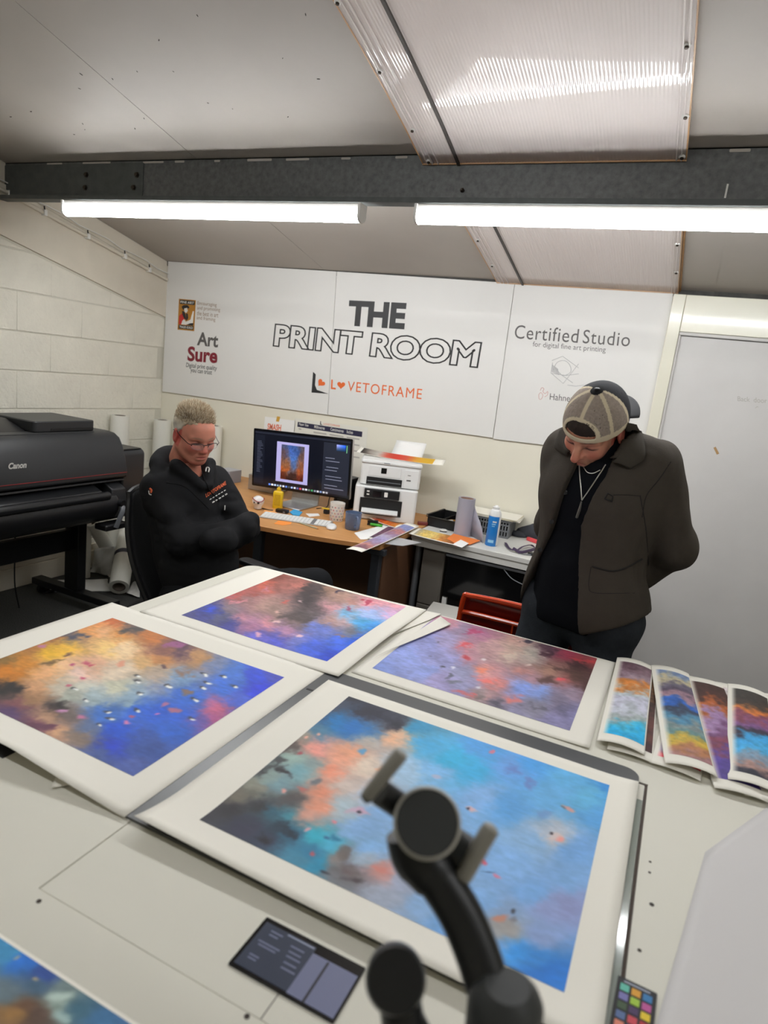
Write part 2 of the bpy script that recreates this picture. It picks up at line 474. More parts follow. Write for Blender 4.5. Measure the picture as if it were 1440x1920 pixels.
# --- steel purlins with LED battens hung below
def purlin(label, y, x0=XL-0.02, detail=True):
    zt = ceil_z(y)-0.004; zb = zt-0.192
    p = thing('roof_beam', label, 'beam', (-1.3, y, zb))
    w_ = MB()
    w_.box(x0, XR, y-0.002, y+0.002, zb, zt).obj('web', m_galv, p)
    MB().box(x0, XR, y-0.062, y+0.002, zb-0.003, zb).obj('bottom_flange', m_galv2, p)
    MB().box(x0, XR, y-0.064, y-0.061, zb-0.003, zb+0.016).obj('flange_lip', m_galv2, p)
    MB().box(x0, XR, y-0.002, y+0.06, zt-0.003, zt).obj('top_flange', m_galv2, p)
    if detail:
        xs = AY(268, 340, y-0.005)[0]
        sv = MB().box(x0, xs, y-0.006, y-0.002, zb+0.002, zt-0.012).obj('splice_plate', m_galv2, p)
        for (px, py) in ((162, 328), (257, 328), (160, 352), (251, 352)):
            q = AY(px, py, y-0.006)
            MB(TR((q[0], y-0.006, q[2]), rx=math.pi/2)).lathe([(0.014, 0.0), (0.014, 0.003), (0.010, 0.003), (0.010, 0.010)], 6).obj('bolt', m_screw, sv)
        q = AY(867, 357, y-0.003)
        MB(TR((q[0], y-0.002, q[2]), rx=math.pi/2)).lathe([(0.009, 0.0), (0.009, 0.006), (0.004, 0.016)], 6).obj('bolt', m_screw, p)
        q = AY(1362, 358, y-0.003)
        MB().box(q[0]-0.003, q[0]+0.003, y-0.0035, y-0.002, q[2]-0.022, q[2]+0.022).obj('paint_streak', m_white, p)
        r_ = random.Random(5)
        for i in range(16):
            x = -3.3+i*0.22+r_.uniform(-0.06, 0.06)
            MB().rrect(x, x+r_.uniform(0.03, 0.14), zt-0.014, zt-0.006+r_.uniform(0, 0.003), y-0.0035, y-0.002, 0.003, 2, 'y').obj('paint_flake', m_ceil, p)
    return zb
YB = 2.62
zb = purlin('grey galvanised steel roof beam running across above the lights', YB)
m_tube = mat('lit diffuser', (255, 250, 235), 0.4, emit=(LAMP_COLOR, LAMP_STRENGTH))
m_tube2 = mat('dimmer lit diffuser', (255, 250, 235), 0.4, emit=(LAMP_COLOR, LAMP_STRENGTH_2))
def batten(label, x0, x1, y, z, group=None, tube=None):
    t = thing('light_batten', label, 'light', ((x0+x1)/2, y, z-0.08), group)
    MB().rrect(y-0.022, y+0.022, z-0.034, z, x0+0.004, x1-0.004, [0.001, 0.004, 0.004, 0.001], 3, 'x').obj('housing', m_white, t)
    prof = [(y-0.028, z-0.034)]+[(y-0.028*math.cos(a), z-0.046-0.024*math.sin(a)) for a in [i*math.pi/8 for i in range(9)]]+[(y+0.028, z-0.034)]
    MB().prism(prof, x0+0.006, x1-0.006, 'x').obj('diffuser', tube or m_tube, t, smooth=True, ang=50)
    prof2 = [(y-0.031, z)]+[(y-0.031*math.cos(a), z-0.046-0.027*math.sin(a)) for a in [i*math.pi/8 for i in range(9)]]+[(y+0.031, z)]
    for xe in (x0, x1):
        MB().prism(prof2, xe-0.006, xe+0.006, 'x').obj('end_cap', m_white, t, bevel=0.002)
lz = AY(300, 410, YB-0.088)[2]+0.072
yl = YB-0.088
batten('shorter looking lit LED batten on the left, nearer the block wall', AY(125, 390, yl)[0], AY(678, 405, yl)[0], yl, lz)
batten('lit LED batten on the right, running out of the picture', AY(783, 405, yl)[0], AY(783, 405, yl)[0]+1.78, yl, lz)
Y2 = 0.35
zb2 = purlin('galvanised roof beam above the photographer, out of view', Y2, detail=False)
for k, x0 in enumerate((-2.4, 0.45)):
    batten('lit LED batten above the photographer, out of view, %s' % ('left one' if k == 0 else 'right one'), x0, x0+1.75, Y2-0.032, zb2-0.004, tube=m_tube2)

# --- door on the right of the back wall
m_door = mat('grey white door paint', (208, 205, 202), 0.4, var=(2.0, 0.05))
m_frame = mat('cream gloss paint', (226, 222, 204), 0.28, coat=0.3)
dr = struct(thing('door_1', 'grey white door with faint pencilled writing', 'door', (0.4, D-0.03, 0)))
MB().box(-0.125, 0.92, D-0.030, D-0.002, 0.004, 1.942).obj('door_leaf', m_door, dr, bevel=0.002)
MB().box(-0.197, -0.135, D-0.055, D-0.001, 0.0, 2.145).obj('jamb', m_frame, dr, bevel=0.003)
MB().box(0.93, 0.99, D-0.055, D-0.001, 0.0, 2.145).obj('jamb', m_frame, dr, bevel=0.003)
MB().box(-0.135, 0.93, D-0.050, D-0.001, 1.962, 2.145).obj('header_panel', m_frame, dr, bevel=0.003)
MB().box(-0.135, 0.93, D-0.044, D-0.002, 1.945, 1.962).obj('door_stop', m_door, dr, bevel=0.004)
MB().box(-0.135, -0.123, D-0.044, D-0.002, 0.0, 1.945).obj('door_stop', m_door, dr, bevel=0.003)
m_pencil = mat('faint pencil', (176, 172, 164), 0.6)
yd = D-0.0305
text_fit('pencil_writing', 'Back  door', AY(1383, 752, yd), AY(1438, 756, yd), AY(1383, 743, yd), m_pencil, dr)
q = AY(1419, 764, yd)
MB().tube([(q[0]-0.006, yd, q[2]-0.004), (q[0], yd, q[2]+0.004), (q[0]+0.006, yd, q[2]+0.003)], 0.0012, 5).obj('pencil_mark', m_pencil, dr)
q = AY(1343, 845, yd)
tag(MB(TR((q[0], yd-0.001, q[2]), ry=math.radians(-35))).box(-0.006, 0.006, -0.0008, 0.0008, -0.02, 0.02).obj('tape_scrap', mat('brown tape', (168, 132, 88), 0.5)), 'small scrap of brown tape stuck on the door', 'tape')
# ================================================================== SIGN BOARDS ON THE BACK WALL
m_ink = mat('black vinyl', (36, 35, 36), 0.5)
m_grey_ink = mat('grey vinyl', (92, 88, 86), 0.5)
m_red_ink = mat('dark red vinyl', (128, 28, 44), 0.5)
m_orange_ink = mat('orange vinyl', (226, 104, 40), 0.5)
m_lgrey_ink = mat('light grey sketch ink', (186, 185, 184), 0.6)
m_pink_ink = mat('pale red ink', (214, 176, 170), 0.6)
YS = D-0.014
def board(label, tl, tr, bl, br):
    P = [AY(*bl, YS), AY(*br, YS), AY(*tr, YS), AY(*tl, YS)]
    t = thing('sign_board', label, 'sign', ((P[0][0]+P[1][0])/2, YS, min(P[0][2], P[1][2])))
    MB().prism([(p[0], p[2]) for p in P], YS, D-0.001, 'y').obj('board', m_board, t, bevel=0.0015)
    return t
b1 = board('white sign board with art guild badge, left of the three', (315, 490), (631, 509), (304, 734), (614, 778))
b2 = board('white sign board reading The Print Room, middle of the three', (631.6, 509), (965, 531), (614.6, 778), (923.5, 821))
b3 = board('white sign board reading Certified Studio, right of the three', (965.8, 531), (1263, 546), (924.3, 823), (1218, 858))
for b in (b1, b2, b3): b['group'] = 'sign boards on the back wall'
yt = YS-0.0008
def T(name, s, bl, br, tl, m_, par, **k):
    return text_fit(name, s, AY(*bl, yt), AY(*br, yt), AY(*tl, yt), m_, par, **k)
def lines(par, m_, pts, r, name='line'):
    MB().tube([AY(*p, yt) for p in pts], r, 5).obj(name, m_, par)
def flat(par, m_, pts, name, y=yt, th=0.0012):
    MB().prism([(AY(*p, y)[0], AY(*p, y)[2]) for p in pts], y, y+th, 'y').obj(name, m_, par)
# guild badge
m_badge = mat('badge ochre', (178, 122, 40), 0.5)
m_badge_red = mat('badge red', (196, 44, 40), 0.5)
m_paper_white = mat('print white', (226, 224, 218), 0.5)
def lerp2(u, v):
    q = [(335.5, 560), (367, 563), (364, 621), (333, 618)]
    a = ((1-u)*q[0][0]+u*q[1][0], (1-u)*q[0][1]+u*q[1][1]); b = ((1-u)*q[3][0]+u*q[2][0], (1-u)*q[3][1]+u*q[2][1])
    return ((1-v)*a[0]+v*b[0], (1-v)*a[1]+v*b[1])
flat(b1, m_badge, [lerp2(*p) for p in ((0, 0), (1, 0), (1, 1), (0, 1))], 'badge')
flat(b1, m_ink, [lerp2(*p) for p in ((0.06, 0.03), (0.94, 0.03), (0.94, 0.16), (0.06, 0.16))], 'badge_bar', yt-0.001)
flat(b1, m_ink, [lerp2(*p) for p in ((0.06, 0.84), (0.94, 0.84), (0.94, 0.96), (0.06, 0.96))], 'badge_bar', yt-0.001)
def badge_txt(s, v0, v1):
    text_fit('badge_lettering', s, AY(*lerp2(0.1, v1), yt-0.0014), AY(*lerp2(0.9, v1), yt-0.0014), AY(*lerp2(0.1, v0), yt-0.0014), m_paper_white, b1, offset=0.02)
badge_txt('FINE ART', 0.06, 0.135); badge_txt('TRADE GUILD', 0.865, 0.935)
flat(b1, m_badge_red, [lerp2(*p) for p in ((0.06, 0.55), (0.28, 0.44), (0.42, 0.62), (0.3, 0.82), (0.06, 0.82))], 'badge_robe', yt-0.001)
flat(b1, m_ink, [lerp2(*p) for p in ((0.18, 0.25), (0.3, 0.19), (0.52, 0.18), (0.64, 0.24), (0.6, 0.29), (0.5, 0.27), (0.34, 0.3), (0.3, 0.36), (0.22, 0.3))], 'badge_hat', yt-0.0012)
flat(b1, m_paper_white, [lerp2(*p) for p in ((0.34, 0.30), (0.5, 0.27), (0.56, 0.36), (0.46, 0.44), (0.36, 0.40))], 'badge_face', yt-0.001)
flat(b1, m_ink, [lerp2(*p) for p in ((0.22, 0.38), (0.36, 0.40), (0.44, 0.5), (0.48, 0.66), (0.36, 0.62), (0.24, 0.5))], 'badge_cloak', yt-0.0013)
flat(b1, m_ink, [lerp2(*p) for p in ((0.46, 0.44), (0.56, 0.46), (0.6, 0.6), (0.5, 0.7), (0.48, 0.6))], 'badge_cloak', yt-0.0013)
flat(b1, m_paper_white, [lerp2(*p) for p in ((0.2, 0.82), (0.26, 0.7), (0.36, 0.64), (0.46, 0.72), (0.62, 0.68), (0.74, 0.64), (0.86, 0.36), (0.92, 0.36), (0.9, 0.74), (0.7, 0.82))], 'badge_sleeve', yt-0.0011)
flat(b1, m_ink, [lerp2(*p) for p in ((0.5, 0.82), (0.72, 0.76), (0.92, 0.74), (0.92, 0.83))], 'badge_book', yt-0.0013)
for i, s in enumerate(('Encouraging', 'and promoting', 'the best in art', 'and framing')):
    dy = 9.1*i
    wv = (36, 43, 40, 35)[i]
    T('small_lettering', s, (370-0.5*i, 573+dy), (370-0.5*i+wv, 577+dy), (370.4-0.5*i, 564.5+dy), m_grey_ink if i > 4 else mat('tan lettering', (150, 122, 98), 0.5), b1)
T('art_lettering', 'Art', (369, 647.5), (408.5, 652), (370.5, 622), m_grey_ink, b1, offset=0.028)
T('sure_lettering', 'Sure', (351, 677), (407, 681.5), (352.5, 649), m_red_ink, b1, offset=0.034)
T('small_lettering', 'Digital print quality', (348.5, 690.5), (406, 697), (349.5, 680), m_ink, b1, offset=0.004)
T('small_lettering', 'you can trust', (357, 700), (397, 705), (357.6, 691), m_ink, b1, offset=0.004)
# the print room
T('the_lettering', 'THE', (651, 610.5), (758, 617.5), (655, 563), m_ink, b2, offset=0.045, space=0.98)
T('print_room_lettering', 'PRINT ROOM', (511, 650), (896, 691), (515.5, 606), m_ink, b2, offset=0.042, outline=0.022, space=1.0)
# frame corner mark with heart, and lettering
flat(b2, m_ink, [(587, 697), (592, 702), (590.5, 722), (594, 731), (616, 738.5), (584, 736)], 'frame_corner_mark')
def heart(cx, cy, s, rot):
    out = []
    for i in range(28):
        a = 2*math.pi*i/28
        x = 16*math.sin(a)**3; y = -(13*math.cos(a)-5*math.cos(2*a)-2*math.cos(3*a)-math.cos(4*a))
        x, y = x*math.cos(rot)-y*math.sin(rot), x*math.sin(rot)+y*math.cos(rot)
        out.append((cx+x*s, cy+y*s))
    return out
flat(b2, m_orange_ink, heart(602, 718, 0.46, 0.75), 'heart_mark')
T('love_lettering', 'L', (620.3, 729.3), (629.5, 730.3), (621.2, 711.6), m_orange_ink, b2, offset=0.02)
flat(b2, m_orange_ink, heart(639.5, 722, 0.47, 0.1), 'heart_mark')
T('love_lettering', 'VETOFRAME', (651, 733), (790, 748.8), (652.5, 714.5), m_orange_ink, b2, offset=0.0, space=1.15)
# certified studio
T('certified_lettering', 'Certified', (964, 634.5), (1083, 643.2), (966.8, 609), m_grey_ink, b3, space=1.08)
T('studio_lettering', 'Studio', (1092, 643.6), (1180, 650), (1094.8, 618), m_grey_ink, b3, space=1.08)
T('small_lettering', 'for digital fine art printing', (998.5, 652.5), (1135, 663.5), (999.5, 640), m_grey_ink, b3, offset=-0.004, ybase=None)
for pts in (((1035, 676), (1055, 668), (1085, 690)), ((1034, 700), (1056, 719), (1085, 682)), ((1036, 680), (1033, 700), (1062, 704), (1085, 701)),
            ((1040, 690), (1054, 704), (1074, 718)), ((1064, 722), (1080, 724), (1095, 722)), ((1036, 697), (1044, 680), (1058, 676), (1068, 684), (1070, 697), (1058, 704), (1046, 700))):
    lines(b3, m_lgrey_ink, smooth_path(pts, 5) if len(pts) > 4 else pts, 0.0016, 'sketch_line')
for k in range(7):
    lines(b3, m_lgrey_ink, ((1036+k*1.6, 684+k*1.2), (1034+k*2.2, 697+k*1.0)), 0.0022, 'sketch_shade')
for pts in (((1013, 732), (1016, 727), (1020, 729), (1018, 734), (1022, 738), (1027, 734), (1026, 741), (1021, 744)), ((1010, 740), (1014, 736), (1018, 741), (1015, 748), (1011, 748), (1010, 740))):
    lines(b3, m_pink_ink, smooth_path(pts, 4), 0.0017, 'rooster_line')
T('small_lettering', 'Hahnemühle', (1030.5, 749.5), (1106, 757), (1031.5, 737.5), m_grey_ink, b3)
# ================================================================== TABLE AND WHAT IS BUILT INTO IT
TZ = 0.85
TX0, TX1, TY0, TY1 = -1.325, 1.25, 0.10, 1.912
m_top = mat('white laminate', (217, 214, 201), 0.5, spec=0.35, var=(1.5, 0.025))
m_topgap = mat('brown gap line', (74, 62, 54), 0.8)
m_mat = mat('dark grey plate', (74, 75, 76), 0.32, spec=0.6)
m_paper = mat('matt art paper', (238, 234, 223), 0.75, spec=0.25)
tb = thing('work_table', 'large white laminate work table covered in art prints', 'table', ((TX0+TX1)/2, (TY0+TY1)/2, 0))
RX0, RX1, RY0, RY1 = -0.669, 0.064, 0.532, 1.312      # opening for the built-in unit
bm = bmesh.new()
outer = rrect_poly(TX0, TX1, TY0, TY1, 0.045, 6)
inner = [(RX0, RY0), (RX1, RY0), (RX1, RY1), (RX0, RY1)]
es = []
for loop in (outer, inner):
    vs = [bm.verts.new((x, y, TZ)) for x, y in loop]
    es += [bm.edges.new((vs[i], vs[(i+1) % len(vs)])) for i in range(len(vs))]
bmesh.ops.triangle_fill(bm, use_beauty=True, edges=es)
bmesh.ops.recalc_face_normals(bm, faces=bm.faces)
for f_ in bm.faces:
    if f_.normal.z < 0: f_.normal_flip()
me = bpy.data.meshes.new('table_top'); bm.to_mesh(me); bm.free()
o = link('table_top', me, m_top, tb)
md = o.modifiers.new('thickness', 'SOLIDIFY'); md.thickness = 0.036; md.offset = -1
MB().rrect(TX0-0.002, TX1+0.002, TY0-0.002, TY1+0.002, TZ-0.034, TZ-0.003, 0.046).obj('edge_band', m_white, tb)
MB().box(RX0-0.02, RX1+0.02, RY0-0.02, RY1+0.02, TZ-0.05, TZ-0.036).obj('tray', m_topgap, tb)
for x in (TX0+0.08, TX1-0.08):
    for y in (TY0+0.08, TY1-0.1):
        MB().rrect(x-0.03, x+0.03, y-0.03, y+0.03, 0.0, TZ-0.036, 0.006).obj('leg', m_white, tb)
m_hole = mat('dark screw hole', (52, 42, 36), 0.7)
for (px, py, r_) in ((73, 1690, 0.0034), (463, 1906, 0.0034), (1219, 1616, 0.0022), (1218, 1636, 0.0022), (1222, 1696, 0.0036), (1199, 1782, 0.0028)):
    q = AZ(px, py, TZ)
    MB().lathe([(r_, -0.0005), (r_, 0.0006)], 12, (q[0], q[1], TZ)).obj('screw_hole', m_hole, tb)
# built-in unit
un = tb
MB().box(RX0+0.0018, RX1-0.0060, RY0+0.0016, RY1-0.002, TZ-0.034, TZ-0.0008).obj('inset_panel', m_top, un)
MB().box(RX0+0.36, RX0+0.3612, RY0+0.002, RY0+0.05, TZ-0.0009, TZ-0.0005).obj('panel_seam', m_topgap, un)
MB().rrect(-0.682, 0.046, 0.695, 1.345, TZ+0.0002, TZ+0.0045, [0.004, 0.03, 0.004, 0.004]).obj('dark_plate', m_mat, un)
q = AZ(578, 1292, TZ+0.005)
MB().box(q[0]-0.004, q[0]+0.028, q[1]-0.003, q[1]+0.003, TZ+0.0045, TZ+0.0052).obj('plate_seam', m_dark, un)
m_glass = mat('greenish glass strip', (150, 158, 150), 0.08, spec=0.8, coat=0.5)
MB().box(0.0475, 0.0575, 0.72, 1.245, TZ-0.0005, TZ+0.002).obj('glass_strip', m_glass, un)
MB().box(0.0586, 0.0634, 0.815, 1.309, TZ-0.006, TZ-0.0012).obj('dark_gap', m_topgap, un)
MB().box(0.0465, 0.0634, 1.3055, 1.3100, TZ-0.006, TZ-0.0006).obj('dark_gap', m_topgap, un)
# inset screen
def vcol_mesh(me, cols, name='Col'):
    ca = me.color_attributes.new(name, 'FLOAT_COLOR', 'POINT')
    a = np.ones((len(cols), 4), np.float32); a[:, :3] = np.clip(cols, 0, 0.95)
    ca.data.foreach_set('color', a.ravel())
def lin_np(c):
    c = np.clip(np.asarray(c, float)/255.0, 0, 1)
    return np.where(c <= 0.04045, c/12.92, ((c+0.055)/1.055)**2.4)
sx0, sx1, sy0, sy1 = -0.383, -0.234, 0.570, 0.653
scr = MB().rrect(sx0, sx1, sy0, sy1, TZ-0.0008, TZ+0.0016, 0.002).obj('inset_screen', mat('screen black glass', (10, 11, 13), 0.12), tb)
scr['label'] = 'small black display screen sunk into the white panel'
m_scr1 = mat('dark slate display', (52, 58, 72), 0.2, emit=(lin((52, 58, 72)), 0.25))
m_scr2 = mat('lilac grey display', (104, 108, 132), 0.2, emit=(lin((104, 108, 132)), 0.25))
m_scr3 = mat('pale display text', (130, 136, 155), 0.2, emit=(lin((130, 136, 155)), 0.25))
z_ = TZ+0.0016
MB().box(sx0+0.005, sx0+0.082, sy0+0.005, sy1-0.007, z_, z_+0.0003).obj('display_pane', m_scr1, scr)
MB().box(sx0+0.082, sx1-0.003, sy0+0.004, sy1-0.016, z_, z_+0.0003).obj('display_pane', m_scr2, scr)
MB().box(sx0+0.104, sx0+0.107, sy0+0.004, sy1-0.018, z_+0.0003, z_+0.0006).obj('display_bar', m_dark, scr)
for i, (x, y, w_) in enumerate(((0.018, 0.066, 0.018), (0.019, 0.060, 0.013), (0.012, 0.046, 0.032), (0.015, 0.041, 0.026), (0.014, 0.024, 0.014), (0.015, 0.019, 0.012), (0.040, 0.072, 0.04), (0.052, 0.060, 0.02), (0.054, 0.052, 0.018), (0.055, 0.045, 0.02), (0.057, 0.036, 0.018), (0.058, 0.028, 0.02))):
    MB().box(sx0+x, sx0+x+w_, sy0+y, sy0+y+0.0022, z_+0.0003, z_+0.0005).obj('text_row', m_scr3 if i == 6 else m_scr2, scr)
# colour checker card
cc0 = AZ(1165, 1833, TZ+0.003)
ck = thing('colour_checker', 'black colour checker card with bright patches at the table front', 'card', (cc0[0]+0.02, cc0[1]-0.03, TZ+0.0005))
CT = TR((cc0[0], cc0[1], TZ+0.003), rz=math.radians(-2))
MB(CT).rrect(-0.004, 0.044, -0.125, 0.002, -0.0022, 0.0, 0.002).obj('card', mat('card black', (24, 24, 26), 0.6), ck)
pal = [(98, 190, 170), (222, 160, 48), (48, 120, 176), (120, 118, 178), (160, 196, 60), (190, 84, 152), (62, 84, 56), (70, 48, 90), (230, 200, 40), (88, 110, 156), (206, 70, 84), (180, 44, 52), (222, 134, 110), (64, 72, 160), (76, 150, 80), (110, 80, 66), (214, 120, 50), (60, 90, 170), (240, 240, 236), (190, 190, 188), (140, 140, 140), (90, 90, 90), (50, 50, 50), (200, 150, 130)]
for i, c in enumerate(pal):
    r_, k = divmod(i, 3)
    x = 0.0005+k*0.0138; y = -0.008-r_*0.0142
    MB(CT).box(x, x+0.0108, y-0.0108, y, 0.0, 0.0004).obj('colour_patch', mat('patch %d' % i, c, 0.6), ck)
MB(CT).box(0.004, 0.036, -0.0042, -0.0025, 0.0, 0.0003).obj('white_print', m_scr3, ck)

# ================================================================== PRINTS ON THE TABLE
m_print = mat('inkjet print', rough=0.55, spec=0.3, vcol='Col')
def smooth01(t): t = np.clip(t, 0, 1); return t*t*(3-2*t)
def paint_px(px, ctrl, spots, seed, warp=14.0, grain=0.10, uv=None, accent=1.0):
    """abstract painting colours from control points given at photograph pixels"""
    C = np.array([c[:5] for c in ctrl], float)
    S = px*np.array([1.0, 1.55])
    base = uv if uv is not None else px/90.0
    w1 = fbm(base*5.0, 5, seed)-0.5; w2 = fbm(base*5.0+31.7, 5, seed+50)-0.5
    w3 = fbm(base*17.0, 4, seed+11)-0.5; w4 = fbm(base*17.0+9.1, 4, seed+77)-0.5
    w5 = fbm(base*46.0, 3, seed+21)-0.5; w6 = fbm(base*46.0+5.1, 3, seed+22)-0.5
    Q = S+np.stack([w1*warp*2.4+w3*warp*1.9+w5*warp*1.1, w2*warp*1.9+w4*warp*1.5+w6*warp*0.9], -1)
    num = np.zeros((len(px), 3)); den = np.zeros(len(px))
    for c in C:
        d2 = (Q[:, 0]-c[0])**2+(Q[:, 1]-c[1]*1.55)**2
        wt = (accent if (c[2] > 185 and c[3] < 136 and c[4] < 150) else 1.0)/(d2+190.0)**2.0
        num += wt[:, None]*c[2:5]; den += wt
    col = num/den[:, None]
    g = fbm(base*np.array([26.0, 60.0]), 4, seed+5)-0.5
    g2 = fbm(base*9.0+3.3, 5, seed+9)-0.5
    col = col*(1+grain*2.2*g[:, None]+grain*2.4*g2[:, None])
    # streaky darker accents
    for (x, y, rx, ry, ang, c, k) in spots:
        dx = px[:, 0]-x+w3*rx*2.6; dy = px[:, 1]-y+w4*ry*2.6
        ca, sa = math.cos(math.radians(ang)), math.sin(math.radians(ang))
        u = (dx*ca+dy*sa)/rx; v = (-dx*sa+dy*ca)/ry
        a = k*np.clip(1.6-1.3*np.sqrt(u*u+v*v), 0, 1)
        col = col*(1-a[:, None])+np.array(c, float)*a[:, None]
    col = 0.90*col+0.10*col.mean(1, keepdims=True)
    return np.clip(col, 4, 250)
def art_sheet(name, label, cat, rect, img, zf, colf, res=(150, 130), T=None, group=None, thick=0.0006):
    """paper with a printed picture: rect/img = (x0, x1, y0, y1), zf(x, y) = height above z=0"""
    x0, x1, y0, y1 = rect
    T = T or Matrix.Identity(4)
    c = T @ Vector(((x0+x1)/2, (y0+y1)/2, 0))
    zc = min(zf(x, y) for x in (x0, (x0+x1)/2, x1) for y in (y0, (y0+y1)/2, y1))
    t = thing(name, label, cat, (c[0], c[1], zc), group)
    MB(T).grid(lambda u, v: (x0+(x1-x0)*u, y0+(y1-y0)*v, zf(x0+(x1-x0)*u, y0+(y1-y0)*v)), 36, 32).obj('paper', m_paper, t, smooth='all', solid=thick)
    if img is not None:
        a0, a1, b0, b1 = img
        mb = MB(T)
        mb.grid(lambda u, v: (a0+(a1-a0)*u, b0+(b1-b0)*v, zf(a0+(a1-a0)*u, b0+(b1-b0)*v)+thick*0.5+0.0004), res[0], res[1])
        me = bpy.data.meshes.new('picture'); me.from_pydata(mb.v, [], mb.f)
        P = np.array(mb.v)
        U = np.array([(i/res[0], j/res[1]) for j in range(res[1]+1) for i in range(res[0]+1)])
        vcol_mesh(me, lin_np(colf(P, U))*1.22)
        link('picture', me, m_print, t, smooth=True)
    return t
def C(s): return [tuple(float(v) for v in g.replace(',', ' ').split()) for g in s.split(';') if g.strip()]
c1 = C('205 1168 190 90 35; 100 1195 150 90 50; 135 1196 88 82 92; 60 1215 170 110 50; 0 1240 140 105 50; 120 1222 238 180 40; 95 1226 222 170 30; 40 1245 205 130 40; 15 1262 208 122 30; -40 1255 180 110 50; 170 1185 215 140 70; 200 1190 225 165 110; 230 1195 205 130 55; 252 1180 100 80 78; 280 1195 192 110 45; 300 1218 130 80 70; 335 1217 88 58 75; 200 1215 236 192 110; 230 1220 230 197 150; 130 1245 225 175 130; 170 1250 215 160 125; 80 1262 226 165 110; 150 1265 215 180 165; 220 1260 205 185 160; 270 1245 205 160 100; 300 1240 192 125 65; 60 1290 205 150 105; 15 1295 46 42 42; -30 1300 70 50 60; 110 1290 190 180 160; 150 1288 190 190 175; 220 1290 188 187 162; 290 1260 170 150 130; 335 1272 110 145 185; 372 1233 184 132 80; 400 1242 110 125 165; 240 1310 130 158 178; 180 1308 150 170 175; 130 1308 155 162 150; 60 1310 155 115 80; 30 1325 120 70 75; 105 1328 56 46 46; 130 1340 110 95 90; 90 1345 172 130 100; 70 1365 98 48 74; 110 1375 202 150 110; 20 1340 78 52 98; 150 1385 130 110 95; 170 1370 88 108 150; 200 1340 50 105 195; 260 1330 28 88 205; 220 1370 24 78 208; 300 1340 24 84 205; 350 1310 38 98 208; 420 1290 48 103 212; 480 1270 40 70 212; 520 1270 62 70 178; 490 1292 38 56 218; 380 1352 90 80 170; 405 1330 192 88 122; 395 1350 182 80 130; 330 1370 28 88 195; 280 1400 48 78 155; 250 1440 70 90 165; 200 1402 28 58 192; 180 1420 60 80 140; 450 1320 60 90 205; 340 1340 26 86 205; 440 1262 60 110 200')
drops = [(160, 1316), (201, 1337), (208, 1349), (185, 1363), (258, 1335), (143, 1296), (261, 1303), (256, 1281), (257, 1271), (315, 1289), (365, 1314), (380, 1291), (390, 1281), (422, 1271), (440, 1288), (385, 1266), (360, 1350)]
s1 = []
for i, (x, y) in enumerate(drops):
    s1 += [(x-1, y-1, 7, 3, 10, (52, 52, 58), 0.9), (x+2, y+1.2, 5, 2.6, 10, (232, 234, 230), 0.95)]
s1 += [(x, y, a, b, -8, c, 0.9) for x, y, a, b, c in ((108, 1337, 14, 4, (205, 140, 190)), (150, 1348, 11, 4, (200, 110, 150)), (168, 1250, 7, 4, (190, 60, 90)), (160, 1246, 8, 3, (190, 70, 100)), (140, 1249, 7, 2.5, (180, 70, 110)), (222, 1247, 8, 4, (215, 140, 110)), (155, 1273, 6, 2.5, (190, 70, 100)), (130, 1288, 6, 3, (190, 90, 110)), (240, 1358, 6, 4, (225, 120, 170)), (248, 1346, 7, 4, (190, 80, 110)), (296, 1342, 5, 3, (200, 110, 190)), (312, 1325, 8, 4, (180, 100, 140)), (330, 1335, 11, 5, (180, 100, 120)), (78, 1214, 10, 4, (185, 110, 150)), (140, 1198, 22, 5, (64, 66, 84)), (245, 1184, 20, 5, (70, 66, 66)), (100, 1246, 24, 4, (110, 82, 48)), (120, 1232, 18, 3.5, (105, 70, 60)), (348, 1300, 10, 6, (130, 100, 80)), (310, 1252, 6, 4, (90, 66, 72)), (345, 1265, 20, 6, (140, 105, 85)), (330, 1212, 26, 5, (150, 80, 130)), (15, 1292, 24, 10, (44, 40, 40)), (90, 1368, 18, 7, (92, 44, 70)), (115, 1323, 14, 8, (46, 40, 40)))]
